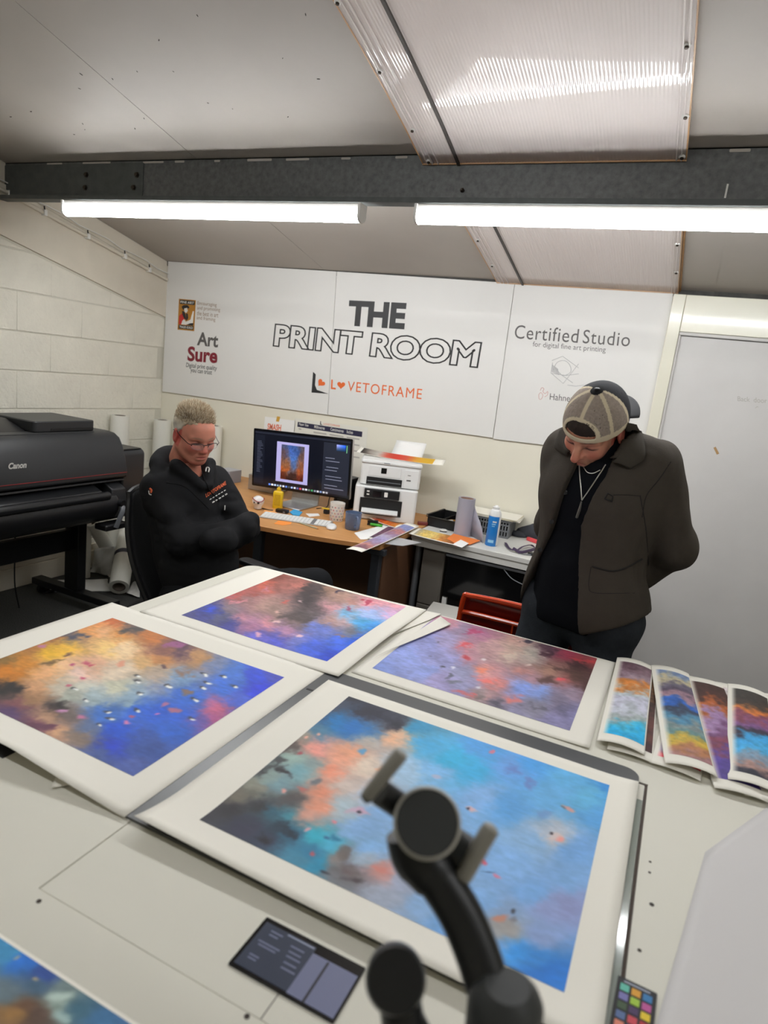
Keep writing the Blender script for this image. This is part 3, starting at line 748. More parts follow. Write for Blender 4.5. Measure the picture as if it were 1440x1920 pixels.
c4 = C('655 1308 40 38 50; 700 1340 45 45 60; 740 1362 40 40 55; 640 1330 60 70 90; 600 1345 40 80 120; 630 1360 20 110 180; 660 1370 25 105 185; 690 1385 40 110 180; 600 1370 70 120 150; 560 1382 150 140 125; 540 1400 90 75 70; 510 1410 45 42 46; 470 1450 45 42 46; 420 1480 50 47 50; 360 1515 42 40 50; 545 1425 150 180 170; 560 1450 110 160 170; 580 1440 130 150 150; 500 1460 130 150 145; 480 1480 130 130 115; 440 1495 112 106 92; 520 1475 110 145 155; 590 1405 235 150 135; 640 1420 225 150 120; 660 1415 222 150 115; 620 1450 228 140 110; 600 1490 218 135 105; 590 1520 218 140 110; 575 1535 212 150 130; 680 1440 215 195 175; 690 1395 200 180 160; 740 1390 226 170 130; 757 1380 215 170 135; 650 1480 192 175 165; 640 1520 160 180 190; 540 1505 80 75 75; 490 1520 50 48 52; 430 1520 48 46 52; 460 1560 50 50 70; 510 1530 45 90 110; 540 1540 60 140 160; 530 1560 35 50 65; 550 1570 40 100 130; 500 1580 45 50 70; 590 1575 40 170 195; 620 1590 60 170 205; 580 1600 40 120 160; 560 1615 60 130 160; 590 1625 30 140 180; 640 1612 130 120 115; 660 1640 100 85 85; 640 1650 110 110 115; 690 1620 150 170 190; 680 1560 120 165 215; 720 1530 120 165 215; 700 1600 115 165 215; 722 1640 190 130 120; 760 1660 150 160 185; 720 1680 150 160 180; 800 1700 125 165 210; 850 1740 100 155 215; 700 1500 170 185 205; 800 1400 60 165 220; 780 1370 40 140 190; 850 1430 40 170 220; 880 1450 45 165 220; 900 1400 70 150 220; 820 1450 110 170 220; 760 1450 150 185 215; 960 1440 90 150 220; 1000 1430 60 150 225; 1060 1460 80 165 220; 1135 1485 40 130 205; 1100 1500 80 165 210; 1130 1540 70 150 215; 1040 1500 85 160 215; 960 1520 75 150 215; 900 1500 115 165 220; 1000 1580 120 165 210; 1030 1570 170 175 185; 1080 1600 100 155 215; 950 1620 115 165 220; 1060 1650 110 160 215; 1000 1680 105 160 220; 1030 1700 130 145 195; 1060 1700 130 140 190; 1010 1760 125 150 200; 900 1700 115 165 220; 950 1720 120 150 190; 945 1745 150 145 140; 1000 1800 40 130 215; 1020 1830 20 110 205; 960 1790 40 140 225; 920 1780 110 155 205; 780 1640 120 165 205; 800 1560 118 165 215; 850 1600 115 165 218')
s4 = [(x, y, a, b, g, c, k) for x, y, a, b, g, c, k in ((675, 1528, 18, 7, 10, (200, 150, 175), 0.8), (672, 1528, 5, 3, 0, (40, 40, 50), 0.9), (880, 1523, 12, 5, 20, (210, 165, 170), 0.9), (876, 1522, 4, 3, 0, (40, 40, 60), 0.9), (1034, 1572, 16, 10, 20, (205, 180, 175), 0.8), (1047, 1579, 8, 5, 10, (225, 140, 130), 0.9), (1030, 1567, 5, 3.5, 20, (50, 40, 50), 0.95), (1068, 1522, 14, 5, 15, (205, 140, 130), 0.9), (1054, 1519, 6, 3, 20, (90, 90, 100), 0.8), (965, 1450, 22, 9, 5, (90, 125, 195), 0.9), (995, 1475, 14, 12, 60, (92, 125, 192), 0.9), (1018, 1530, 18, 7, 20, (95, 135, 190), 0.7), (907, 1620, 7, 6, 30, (215, 60, 85), 0.95), (932, 1648, 11, 5, 40, (215, 110, 140), 0.9), (915, 1640, 14, 2, 0, (60, 90, 140), 0.8), (797, 1670, 20, 11, 10, (110, 95, 90), 0.8), (940, 1728, 14, 7, 0, (190, 125, 100), 0.9), (960, 1715, 6, 6, 0, (50, 50, 55), 0.9), (965, 1735, 10, 10, 0, (100, 95, 95), 0.6), (722, 1637, 18, 5, 15, (200, 120, 110), 0.8), (660, 1655, 26, 8, 15, (64, 52, 56), 0.8), (640, 1605, 22, 10, 20, (96, 84, 80), 0.7), (610, 1642, 12, 5, 20, (36, 36, 46), 0.8), (530, 1450, 20, 8, 25, (44, 40, 44), 0.9), (500, 1440, 30, 8, -35, (44, 40, 44), 0.6), (563, 1484, 12, 5, 10, (190, 100, 90), 0.8), (530, 1488, 5, 4, 0, (225, 150, 140), 0.9), (590, 1470, 10, 5, -30, (90, 100, 110), 0.8), (563, 1416, 6, 4, 0, (170, 70, 80), 0.9), (573, 1388, 4, 3, 0, (225, 160, 140), 0.9), (597, 1381, 4, 3, 0, (225, 160, 140), 0.9), (576, 1560, 8, 4, -20, (220, 150, 160), 0.9), (628, 1548, 6, 4, 0, (220, 120, 130), 0.9), (586, 1606, 6, 5, 0, (190, 80, 90), 0.9), (628, 1575, 10, 8, 30, (30, 110, 150), 0.8), (612, 1575, 7, 4, 20, (40, 90, 140), 0.8), (545, 1565, 14, 12, 40, (30, 36, 48), 0.8), (498, 1580, 16, 8, 30, (30, 30, 38), 0.8), (675, 1412, 8, 6, 0, (60, 150, 210), 0.8), (738, 1365, 14, 8, 20, (38, 38, 52), 0.95), (700, 1345, 30, 12, 20, (40, 40, 56), 0.7), (715, 1445, 10, 4, 0, (225, 160, 120), 0.8), (815, 1460, 10, 4, 10, (170, 170, 200), 0.8), (922, 1414, 5, 4, 0, (215, 110, 130), 0.9))]
c2 = C('530 1080 120 60 50; 500 1098 205 92 70; 562 1100 218 125 110; 545 1090 150 90 80; 590 1105 66 56 58; 580 1130 76 64 66; 620 1100 152 115 95; 660 1100 110 95 90; 640 1115 162 125 110; 700 1110 228 150 150; 745 1132 230 150 155; 700 1130 218 140 150; 655 1130 192 125 110; 440 1115 195 72 62; 470 1108 165 80 72; 470 1125 152 110 110; 400 1135 68 62 110; 395 1145 42 68 195; 345 1157 70 70 125; 430 1140 130 110 115; 500 1135 162 125 115; 520 1150 150 120 110; 570 1155 84 74 74; 560 1165 108 88 84; 450 1160 202 130 140; 500 1170 208 130 140; 470 1180 170 110 140; 430 1175 58 62 150; 410 1160 80 80 110; 480 1195 88 88 195; 540 1185 172 120 150; 560 1200 110 120 205; 600 1180 98 118 205; 620 1140 208 135 140; 650 1150 108 182 230; 680 1170 66 170 230; 690 1180 46 138 225; 650 1166 192 150 150; 662 1186 118 112 118; 640 1210 55 98 225; 625 1235 32 66 205; 580 1215 56 92 220; 700 1155 150 175 228; 742 1150 205 162 198; 620 1165 170 130 120; 670 1205 32 88 220; 380 1155 60 64 140; 520 1200 70 80 200')
s2 = [(x, y, a, b, g, c, k) for x, y, a, b, g, c, k in ((633, 1110, 9, 3, -20, (40, 30, 60), 0.9), (690, 1132, 10, 4, -20, (170, 40, 70), 0.8), (655, 1143, 6, 4, 0, (160, 60, 90), 0.8), (680, 1126, 5, 2, 0, (170, 40, 60), 0.8), (535, 1130, 12, 3, -20, (200, 90, 80), 0.8), (523, 1150, 6, 3, 0, (220, 170, 160), 0.8), (520, 1167, 7, 3, 0, (230, 190, 190), 0.8), (484, 1192, 7, 4, 0, (225, 160, 180), 0.9), (558, 1194, 8, 3, 0, (235, 190, 200), 0.9), (575, 1115, 14, 18, 0, (56, 48, 50), 0.6), (555, 1160, 30, 6, 5, (70, 60, 60), 0.6), (500, 1107, 8, 3, -25, (190, 120, 140), 0.8), (447, 1130, 14, 3, -15, (215, 130, 140), 0.8), (645, 1195, 14, 3, 10, (150, 110, 100), 0.7), (395, 1144, 14, 4, -10, (40, 70, 215), 0.8), (660, 1210, 16, 5, -10, (30, 90, 225), 0.7), (640, 1100, 26, 4, 14, (90, 80, 80), 0.7), (565, 1128, 5, 3, 0, (230, 190, 190), 0.7))]
c3 = C('700 1252 120 140 208; 760 1230 130 145 208; 800 1210 135 140 198; 840 1165 192 120 130; 870 1185 150 130 160; 840 1200 150 140 182; 885 1188 192 130 140; 905 1185 160 95 130; 930 1180 162 110 120; 870 1210 218 108 108; 875 1235 202 120 125; 920 1215 182 140 140; 960 1220 188 157 142; 1000 1225 166 156 146; 980 1200 188 150 140; 970 1195 202 120 100; 1032 1215 86 56 72; 1060 1225 152 52 74; 1110 1238 195 68 72; 1090 1250 76 46 48; 1050 1250 130 90 85; 1030 1260 167 125 105; 1080 1265 88 62 55; 1095 1290 88 57 57; 1030 1275 120 85 80; 980 1260 208 130 115; 920 1260 192 135 140; 905 1258 228 135 110; 860 1260 145 145 182; 840 1240 140 140 192; 800 1260 130 145 208; 830 1275 150 140 188; 870 1290 140 140 182; 910 1278 228 118 108; 930 1285 218 123 112; 880 1305 204 108 102; 920 1310 204 123 112; 955 1310 214 118 108; 900 1305 150 130 130; 850 1300 150 140 188; 980 1290 122 150 225; 1010 1295 122 150 220; 1040 1280 192 110 110; 1060 1275 218 98 98; 1080 1300 150 130 150; 1050 1310 122 112 135; 1000 1325 122 118 135; 1060 1330 98 93 120; 1040 1350 130 125 168; 960 1335 140 135 168; 930 1320 108 102 120; 1075 1340 130 125 172; 1000 1275 160 120 130')
s3 = [(x, y, a, b, g, c, k) for x, y, a, b, g, c, k in ((988, 1202, 9, 4, 0, (52, 44, 64), 0.9), (887, 1185, 14, 5, -10, (180, 40, 90), 0.7), (875, 1210, 14, 5, -10, (220, 70, 80), 0.7), (875, 1233, 9, 4, 0, (190, 50, 60), 0.8), (829, 1251, 5, 2.5, 0, (60, 60, 70), 0.9), (843, 1268, 7, 4, 0, (80, 84, 96), 0.8), (805, 1231, 4, 1.5, 0, (90, 90, 110), 0.8), (822, 1204, 3, 1.5, 0, (80, 80, 100), 0.8), (850, 1278, 18, 3, 0, (100, 104, 112), 0.7), (905, 1256, 9, 4, 0, (235, 130, 100), 0.8), (910, 1276, 16, 5, 15, (235, 110, 100), 0.7), (870, 1301, 18, 6, 20, (210, 90, 88), 0.7), (960, 1310, 22, 6, 0, (220, 110, 100), 0.7), (930, 1318, 16, 5, 10, (70, 66, 80), 0.7), (1010, 1325, 26, 5, 15, (90, 86, 100), 0.7), (1032, 1225, 16, 10, 30, (70, 40, 52), 0.8), (1060, 1255, 30, 6, 15, (70, 48, 46), 0.6), (1032, 1277, 20, 6, 15, (84, 60, 58), 0.7), (1052, 1274, 8, 4, 0, (235, 80, 90), 0.8), (895, 1288, 6, 3, 0, (210, 210, 220), 0.8), (850, 1252, 5, 2, 0, (220, 220, 230), 0.8), (995, 1247, 10, 3, 0, (220, 200, 190), 0.7), (908, 1236, 5, 2.5, 0, (220, 210, 215), 0.8), (960, 1232, 24, 6, -20, (205, 190, 170), 0.6), (1095, 1237, 22, 5, 15, (200, 60, 66), 0.7), (1090, 1250, 24, 6, 15, (60, 38, 42), 0.7), (1100, 1285, 14, 12, 0, (78, 50, 46), 0.6), (895, 1308, 14, 6, 0, (110, 96, 96), 0.7))]
c5 = C('0 1785 60 140 190; 40 1800 40 110 205; 80 1825 50 80 155; 60 1850 70 100 125; 120 1850 110 130 130; 110 1880 150 170 160; 40 1890 110 80 60; 20 1900 150 110 60; 150 1890 60 100 120; 200 1910 60 110 155; 60 1905 90 70 60; 0 1860 100 120 130; 240 1920 70 120 175; -60 1800 80 110 120; -80 1900 120 90 70; 100 2000 70 110 140; 300 2000 60 120 170')
s5 = [(108, 1872, 22, 9, -15, (178, 200, 190), 0.9), (112, 1905, 24, 10, -5, (160, 190, 185), 0.9), (100, 1892, 16, 5, -10, (120, 140, 130), 0.8), (64, 1835, 5, 4, 0, (200, 180, 120), 0.8), (30, 1796, 6, 3, 0, (220, 190, 110), 0.8)]
zb_ = TZ+0.0009
def bumpf(t): t = np.clip(t, 0, 1); return float(t*t)
# P1 : left, lifted near edge
def z1f(x, y):
    e = bumpf((0.84-y)/0.15)*0.026*float(np.clip((-0.69-x)/0.25, 0, 1))
    return zb_+0.004+e+0.003*bumpf((x+0.80)/0.12)*0+0.0015*math.sin(x*9)*math.sin(y*7)**2
def pcol(c, s, seed, warp=13.0, grain=0.09, accent=1.0):
    def f(P, U):
        Q = P.copy(); Q[:, 2] = TZ+0.002
        return paint_px(PROJ(Q), c, s, seed, warp, grain, Q[:, :2]*3.0, accent)
    return f
art_sheet('art_print', 'art print of a glowing orange sky over deep blue, left on the table', 'art print', (-1.375, -0.678, 0.690, 1.320), (-1.288, -0.742, 0.772, 1.240), z1f, pcol(c1, s1, 3), (220, 180), group='large art prints on the table')
def z2f(x, y):
    return zb_+0.002+0.012*bumpf((x+0.80)/0.17)*(0.4+0.6*math.sin((y-1.33)*6.0)**2)+0.002*math.sin(x*8+1)**2+0.004*bumpf((-1.16-x)/0.1)*bumpf((1.5-y)/0.2)
art_sheet('art_print', 'art print of pink and dark clouds over blue at the table back', 'art print', (-1.270, -0.640, 1.318, 1.903), (-1.172, -0.704, 1.375, 1.888), z2f, pcol(c2, s2, 13, 11, 0.11, 0.3), (200, 170), group='large art prints on the table')
def z3f(x, y): return zb_+0.0005+0.003*bumpf((0.1-x)/0.3)*0+0.004*bumpf((x+0.20)/0.15)*bumpf((1.5-y)/0.15)
art_sheet('art_print', 'art print of mauve and coral haze nearest the standing man', 'art print', (-0.632, -0.058, 1.372, 1.908), (-0.600, -0.108, 1.424, 1.900), z3f, pcol(c3, s3, 23, 10, 0.11, 0.12), (200, 170), group='large art prints on the table')
def z4f(x, y):
    e = 0.020*bumpf((0.80-y)/0.13)*(0.55+0.45*float(np.clip((-0.35-x)/0.3, 0, 1)))
    c = 0.010*bumpf((x+0.02)/0.07)*0.6
    return TZ+0.0065+e+c+0.006*bumpf((x-0.0)/0.06)*bumpf((y-1.2)/0.1)*-0.3
art_sheet('art_print', 'turquoise and salmon art print on the dark grey plate, nearest', 'art print', (-0.652, 0.046, 0.684, 1.292), (-0.575, -0.004, 0.744, 1.250), z4f, pcol(c4, s4, 33, 13, 0.06), (260, 230), group='large art prints on the table')
def z5f(x, y): return zb_+0.0003
art_sheet('art_print', 'murky blue and ochre art print cut off at the bottom left', 'art print', (-0.98, -0.34, 0.115, 0.460), (-0.94, -0.37, 0.118, 0.4555), z5f, pcol(c5, s5, 43, 13), (170, 110), group='large art prints on the table')
# blank and half hidden sheets
def plain(label, poly_px, z, curl=0.0, ctrl=None, name='paper_sheet'):
    P = [AZ(*p, z) for p in poly_px]
    cx = sum(p[0] for p in P)/4; cy = sum(p[1] for p in P)/4
    def f(u, v):
        p = (1-u)*(1-v)*P[0]+u*(1-v)*P[1]+u*v*P[2]+(1-u)*v*P[3]
        return (p[0], p[1], z+curl*(2*u-1)**2*0.5+curl*v*v*0.5)
    o = MB().grid(f, 12, 12).obj(name, m_paper, None, smooth='all', solid=0.0006)
    return tag(o, label, 'paper')
tag(MB().box(-1.318, AZ(34, 1408, TZ)[0], AZ(0, 1420, TZ)[1], 1.0, TZ+0.0005, TZ+0.0022).obj('black_folder', mat('black card', (22, 22, 24), 0.8)), 'black card folder peeking out under the orange print', 'folder')
plain('blank sheet corner sticking out under the orange and blue print', [(95, 1478), (175, 1464), (330, 1400), (140, 1380)], TZ+0.0032, 0.002)
plain('blank paper tongue bridging the pink print and the mauve print', [(722, 1222), (846, 1171), (826, 1157), (692, 1240)], TZ+0.0075, 0.002)
plain('blank paper slip beneath the pink print at the table edge', [(735, 1190), (804, 1163), (828, 1152), (775, 1140)], TZ+0.0045, 0.001)
plain('large pale grey sheet lying on the right of the table', [(1205, 2010), (1322, 1598), (1560, 1425), (1640, 1990)], TZ+0.0012, 0.0).data.materials[0] = mat('grey tinted paper', (206, 203, 202), 0.6)
# narrow proof strips
def strip(label, far, near, w_, z, cols, seed, arch=0.008, fade=True, drop=0.0):
    far = np.array(far); near = np.array(near)
    L_ = np.linalg.norm(far-near); ang = math.atan2(-(far-near)[0], (far-near)[1])
    T_ = TR((near[0], near[1], 0), rz=ang)
    def zf(x, y):
        u = x/w_
        return z+arch*(1-(2*u)**2)*(0.5+0.5*abs(2*y/L_-1)**1.0)+0.004*bumpf((0.06-y)/0.06)
    cs = np.array(cols, float)
    def colf(P, U):
        v = (1-U[:, 1])*(len(cs)-1)
        v = v+(fbm(U*np.array([2.2, 9.0]), 4, seed)-0.5)*2.4+(fbm(U*np.array([5.0, 26.0]), 4, seed+3)-0.5)*1.4+(U[:, 0]-0.5)*0.7
        v = np.clip(v, 0, len(cs)-1.001); i = v.astype(int); f = (v-i)[:, None]; f = f*f*(3-2*f)
        c = cs[i]*(1-f)+cs[i+1]*f
        c = c*(1+0.35*(fbm(U*np.array([9.0, 40.0]), 4, seed+7)-0.5))[:, None]
        if fade:
            e = np.minimum(U[:, 0]*7.0, 1.0)[:, None]
            c = c*e+np.array([222, 218, 208.0])*(1-e)
        return np.clip(c, 6, 245)
    return art_sheet('proof_strip', label, 'test print', (-w_/2, w_/2, 0, L_), (-w_/2+0.008, w_/2-0.003, 0.045, L_-0.032), zf, colf, (28, 130), T=T_, group='proof strips on the right of the table')
strip('proof strip with brown edge half hidden under the pale sky strip', (0.012, 1.938), (0.022, 1.390), 0.092, TZ+0.002, [(70, 72, 70), (96, 84, 60), (110, 78, 50), (60, 40, 35), (90, 52, 46), (60, 32, 34)], 51, 0.004)
strip('proof strip fading from mauve through grey to bright turquoise', (-0.008, 1.936), (0.001, 1.402), 0.098, TZ+0.0075, [(95, 70, 80), (120, 95, 105), (150, 128, 140), (196, 122, 58), (176, 184, 190), (180, 180, 196), (176, 180, 190), (150, 160, 160), (60, 170, 205), (28, 160, 212)], 52)
strip('crimson and violet proof strip showing as a sliver beside the blue strip', (0.160, 1.948), (0.110, 1.385), 0.098, TZ+0.002, [(110, 48, 84), (150, 56, 96), (182, 110, 90), (120, 60, 60), (90, 70, 130), (120, 100, 150), (220, 80, 90)], 53, 0.004)
strip('rust and purple proof strip wedged between the two wide ones', (0.176, 1.946), (0.232, 1.372), 0.098, TZ+0.0045, [(60, 35, 30), (70, 40, 35), (164, 86, 40), (150, 120, 160), (110, 70, 110), (120, 60, 80), (80, 60, 140), (72, 56, 124)], 54, 0.005)
strip('blue and ochre proof strip lying at a slant over the others', (0.084, 1.944), (0.140, 1.398), 0.100, TZ+0.010, [(110, 130, 165), (172, 162, 132), (96, 90, 106), (84, 72, 90), (150, 118, 130), (40, 92, 175), (50, 60, 80), (70, 122, 152), (120, 132, 132), (96, 130, 130), (192, 160, 60), (165, 112, 78), (150, 110, 112)], 55)
strip('pale proof strip mostly hidden behind the dark topped strip', (0.235, 1.962), (0.285, 1.385), 0.096, TZ+0.002, [(200, 190, 190), (170, 140, 140), (150, 130, 150), (190, 180, 190)], 56, 0.004)
strip('dark topped orange and sky blue proof strip near the edge', (0.282, 1.958), (0.258, 1.412), 0.098, TZ+0.0075, [(50, 48, 45), (56, 50, 46), (64, 52, 46), (192, 110, 50), (132, 70, 90), (120, 80, 130), (50, 45, 60), (56, 150, 205), (66, 160, 210), (120, 140, 160), (152, 120, 112), (40, 40, 55)], 57)
strip('lilac proof strip running out of the picture on the right', (0.362, 1.965), (0.352, 1.40), 0.098, TZ+0.003, [(150, 140, 180), (120, 130, 190), (160, 120, 150), (90, 80, 110)], 58)
# ================================================================== DESKS AND THINGS ON THEM
DZ = 0.73
m_wood = mat('beech laminate', (196, 142, 86), 0.45, var=(3, 0.10), stretch=(1, 14, 1))
m_woodedge = mat('beech edging', (186, 128, 74), 0.5, var=(6, 0.08))
m_brown = mat('brown modesty panel', (96, 64, 42), 0.6, var=(4, 0.1))
m_gmetal = mat('dark grey metal', (62, 66, 72), 0.45, metal=0.3)
m_lmetal = mat('light grey metal', (132, 136, 142), 0.4, metal=0.4)
m_greytop = mat('pale grey laminate', (206, 205, 200), 0.45, var=(3, 0.02))
m_blackp = mat('black plastic', (22, 22, 24), 0.42)
m_blackg = mat('gloss black', (10, 10, 12), 0.12)
m_alu = mat('brushed aluminium', (188, 188, 186), 0.38, metal=0.75, var=(30, 0.04))
m_wp = mat('white printer plastic', (226, 226, 224), 0.42)
m_sheet = mat('white office paper', (236, 235, 232), 0.7)

dk = thing('desk', 'beech laminate desk with curved front edge under the monitor', 'desk', (-2.05, 3.3, 0))
front = smooth_path([(-2.86, 2.98), (-2.55, 2.86), (-2.25, 2.79), (-1.95, 2.785), (-1.62, 2.84), (-1.40, 2.905), (-1.278, 2.945)], 5)
poly = [(p[0], p[1]) for p in front]+[(-1.278, D-0.004), (-2.86, D-0.004)]
MB().prism(poly, DZ-0.026, DZ).obj('desk_top', m_wood, dk, bevel=0.003)
MB().prism([(x-0.0, y-0.0015) for x, y in poly[:-2]]+[(x, y+0.004) for x, y in reversed(poly[:-2])], DZ-0.024, DZ-0.002).obj('edging', m_woodedge, dk)
MB().box(-2.80, -1.31, 3.30, 3.318, 0.20, DZ-0.027).obj('modesty_panel', m_brown, dk)
MB().box(-1.308, -1.284, 3.02, 3.80, 0.03, DZ-0.028).obj('side_frame', m_brown, dk)
for (x, y) in ((-1.97, 2.90), (-1.315, 3.0), (-2.80, 3.05), (-2.80, 3.75), (-1.315, 3.78)):
    MB().rrect(x-0.025, x+0.025, y-0.02, y+0.02, 0.0, DZ-0.027, 0.006).obj('leg', m_gmetal, dk)
MB().box(-1.44, -1.26, 2.965, 3.0, DZ-0.060, DZ-0.027).obj('corner_bracket', m_gmetal, dk, bevel=0.004)

d2 = thing('side_desk', 'pale grey desk along the wall beside the printers', 'desk', (-0.75, 3.6, 0))
MB().box(-1.268, -0.215, 3.330, D-0.004, DZ-0.030, DZ).obj('desk_top', m_greytop, d2, bevel=0.004)
MB().box(-1.262, -0.22, 3.335, 3.36, DZ-0.064, DZ-0.031).obj('front_rail', m_greytop, d2)
MB().tube([(-1.245, 3.42, 0.0), (-1.245, 3.42, DZ-0.031)], 0.018, 12).obj('leg', m_lmetal, d2, smooth=True)
MB().box(-0.25, -0.22, 3.40, 3.80, 0.0, DZ-0.031).obj('leg', m_lmetal, d2)
pd = thing('pedestal', 'grey brown drawer pedestal standing under the pale desk', 'cabinet', (-1.13, 3.58, 0))
MB().box(-1.200, -1.072, 3.375, 3.80, 0.0, 0.655).obj('body', mat('warm grey panel', (112, 106, 98), 0.55), pd, bevel=0.004)
MB().box(-1.198, -1.074, 3.368, 3.375, 0.335, 0.650).obj('drawer', mat('warm grey drawer', (100, 95, 88), 0.55), pd, bevel=0.003)
MB().box(-1.198, -1.074, 3.368, 3.375, 0.012, 0.328).obj('drawer', MATS['warm grey drawer'], pd, bevel=0.003)
cb = thing('black_cabinet', 'black cabinet with a pale top strip under the pale desk', 'cabinet', (-0.70, 3.6, 0))
MB().box(-1.055, -0.33, 3.40, 3.80, 0.09, 0.64).obj('body', m_dark, cb)
MB().box(-1.055, -0.33, 3.375, 3.40, 0.405, 0.64).obj('front', m_blackg, cb, bevel=0.003)
MB().box(-1.058, -0.328, 3.35, 3.81, 0.642, 0.655).obj('top_strip', m_lmetal, cb)
MB().box(-1.055, -1.03, 3.38, 3.42, 0.0, 0.40).obj('foot', m_white, cb)
MB().box(-0.36, -0.33, 3.38, 3.42, 0.0, 0.40).obj('foot', m_white, cb)
MB().box(-1.02, -0.37, 3.42, 3.75, 0.02, 0.09).obj('plinth', m_white, cb)
wb = MB(TR((-0.93, 3.14, 0.0), rz=0.12)).box(-0.12, 0.12, -0.14, 0.14, 0.0, 0.40)
o = wb.obj('carton', mat('white carton', (206, 203, 196), 0.6), None, bevel=0.004)
tag(o, 'white carton on the floor in front of the black cabinet', 'box')
# loose wire in front of the cabinet
pts = smooth_path([AY(945, 1068, 3.36), AY(960, 1085, 3.34), AY(985, 1098, 3.32), AY(1010, 1108, 3.34)], 6)
MB().tube(pts, 0.0022, 6).obj('loose_wire', m_lmetal, cb, smooth=True)

# --- monitor
YM = 3.44
mt = thing('monitor', 'wide black desktop monitor showing a picture editor', 'monitor', (-2.0, YM, DZ))
tl, tr_, bl, br_ = (AY(480, 802, YM), AY(664, 825, YM), AY(469, 911, YM), AY(653, 935, YM))
x0, x1 = (tl[0]+bl[0])/2, (tr_[0]+br_[0])/2
zt_, zl_ = (tl[2]+tr_[2])/2, (bl[2]+br_[2])/2
MW, MH = x1-x0, zt_-zl_
ma = math.atan2((tr_[2]-tl[2]+br_[2]-bl[2])/2, MW)
MT = Matrix.Translation(((x0+x1)/2, YM, (zt_+zl_)/2)) @ Matrix.Rotation(-ma*0.9, 4, 'Y')
MB(MT).rrect(-MW/2, MW/2, -MH/2, MH/2, 0.001, 0.020, 0.008, 4, 'y').obj('casing', m_alu, mt)
MB(MT).rrect(-MW/2, MW/2, -MH/2, MH/2, -0.002, 0.001, 0.008, 4, 'y').obj('bezel', m_blackg, mt)
def em(name, c, k=0.9): return mat(name, c, 0.15, emit=(lin(c), k))
e_bg = em('display background', (13, 15, 24)); e_dk = em('display panel', (30, 33, 44)); e_br = em('display lilac', (150, 146, 190))
scn = MB(MT).box(-MW/2+0.012, MW/2-0.012, -0.0026, -0.0020, -MH/2+0.012, MH/2-0.012).obj('display', e_bg, mt)
def sq(name, u0, u1, v0, v1, m_, dep=-0.0032):
    X0, Z0 = -MW/2+0.012, -MH/2+0.012; W_, H_ = MW-0.024, MH-0.024
    MB(MT).box(X0+u0*W_, X0+u1*W_, dep, dep+0.0005, Z0+v0*H_, Z0+v1*H_).obj(name, m_, scn)
sq('picture_mount', 0.245, 0.585, 0.115, 0.845, e_br)
# the little painting on the display
X0, Z0 = -MW/2+0.012, -MH/2+0.012; W_, H_ = MW-0.024, MH-0.024
u0, u1, v0, v1 = 0.295, 0.54, 0.165, 0.80
mb = MB(MT); mb.grid(lambda u, v: (X0+(u0+(u1-u0)*u)*W_, -0.0036, Z0+(v0+(v1-v0)*v)*H_), 60, 80)
me = bpy.data.meshes.new('painting'); me.from_pydata(mb.v, [], mb.f)
U = np.array([(i/60, j/80) for j in range(81) for i in range(61)])
cpts = np.array([(0.1, 1.0, 60, 66, 92), (0.5, 1.0, 52, 78, 132), (0.9, 1.0, 70, 64, 70), (0.4, 0.8, 56, 84, 150), (0.7, 0.8, 48, 74, 130), (0.1, 0.75, 80, 62, 66), (0.95, 0.7, 90, 66, 60), (0.5, 0.6, 60, 96, 160), (0.2, 0.5, 120, 78, 52), (0.6, 0.45, 66, 92, 140), (0.85, 0.45, 120, 74, 50), (0.2, 0.3, 150, 78, 36), (0.5, 0.32, 84, 76, 84), (0.8, 0.28, 140, 70, 36), (0.1, 0.1, 80, 36, 24), (0.5, 0.12, 50, 32, 28), (0.85, 0.1, 90, 36, 24), (0.4, 0.0, 36, 20, 18), (0.9, 0.0, 60, 24, 18)])
Q = U*np.array([1, 1.35])+np.stack([fbm(U*6, 4, 5)-0.5, fbm(U*6+7, 4, 6)-0.5], -1)*0.30
num = 0; den = 0
for c in cpts:
    wt = 1/((Q[:, 0]-c[0])**2+(Q[:, 1]-c[1]*1.35)**2+0.01)**2
    num = num+wt[:, None]*c[2:]; den = den+wt
cl = num/den[:, None]*(1+0.5*(fbm(U*24, 3, 8)-0.5))[:, None]
vcol_mesh(me, lin_np(cl))
mm = mat('display painting', rough=0.2, vcol='Col')
nt = mm.node_tree; at = [n for n in nt.nodes if n.type == 'ATTRIBUTE'][0]; bs = nt.nodes['Principled BSDF']
nt.links.new(at.outputs['Color'], bs.inputs['Emission Color']); bs.inputs['Emission Strength'].default_value = 0.8
link('painting', me, mm, scn)
sq('tool_panel', 0.735, 0.995, 0.03, 0.93, e_dk)
sq('menu_bar', 0.0, 1.0, 0.955, 0.985, e_dk)
sq('file_panel', 0.0, 0.11, 0.03, 0.93, em('display side panel', (20, 23, 33)))
mbc = MB(MT); mbc.grid(lambda u, v: (X0+(0.865+0.09*u)*W_, -0.0036, Z0+(0.80+0.11*v)*H_), 8, 8)
me = bpy.data.meshes.new('colour_picker'); me.from_pydata(mbc.v, [], mbc.f)
U = np.array([(i/8, j/8) for j in range(9) for i in range(9)])
vcol_mesh(me, lin_np(np.stack([20+150*(1-U[:, 0])*U[:, 1], 40+130*(1-U[:, 0]*0.6)*U[:, 1], 60+180*U[:, 1]], -1)))
link('colour_picker', me, mm, scn)
sq('hue_bar', 0.963, 0.972, 0.78, 0.91, em('display green', (90, 150, 110)), -0.0036)
e_tx = em('display text', (110, 114, 132)); rr = random.Random(4)
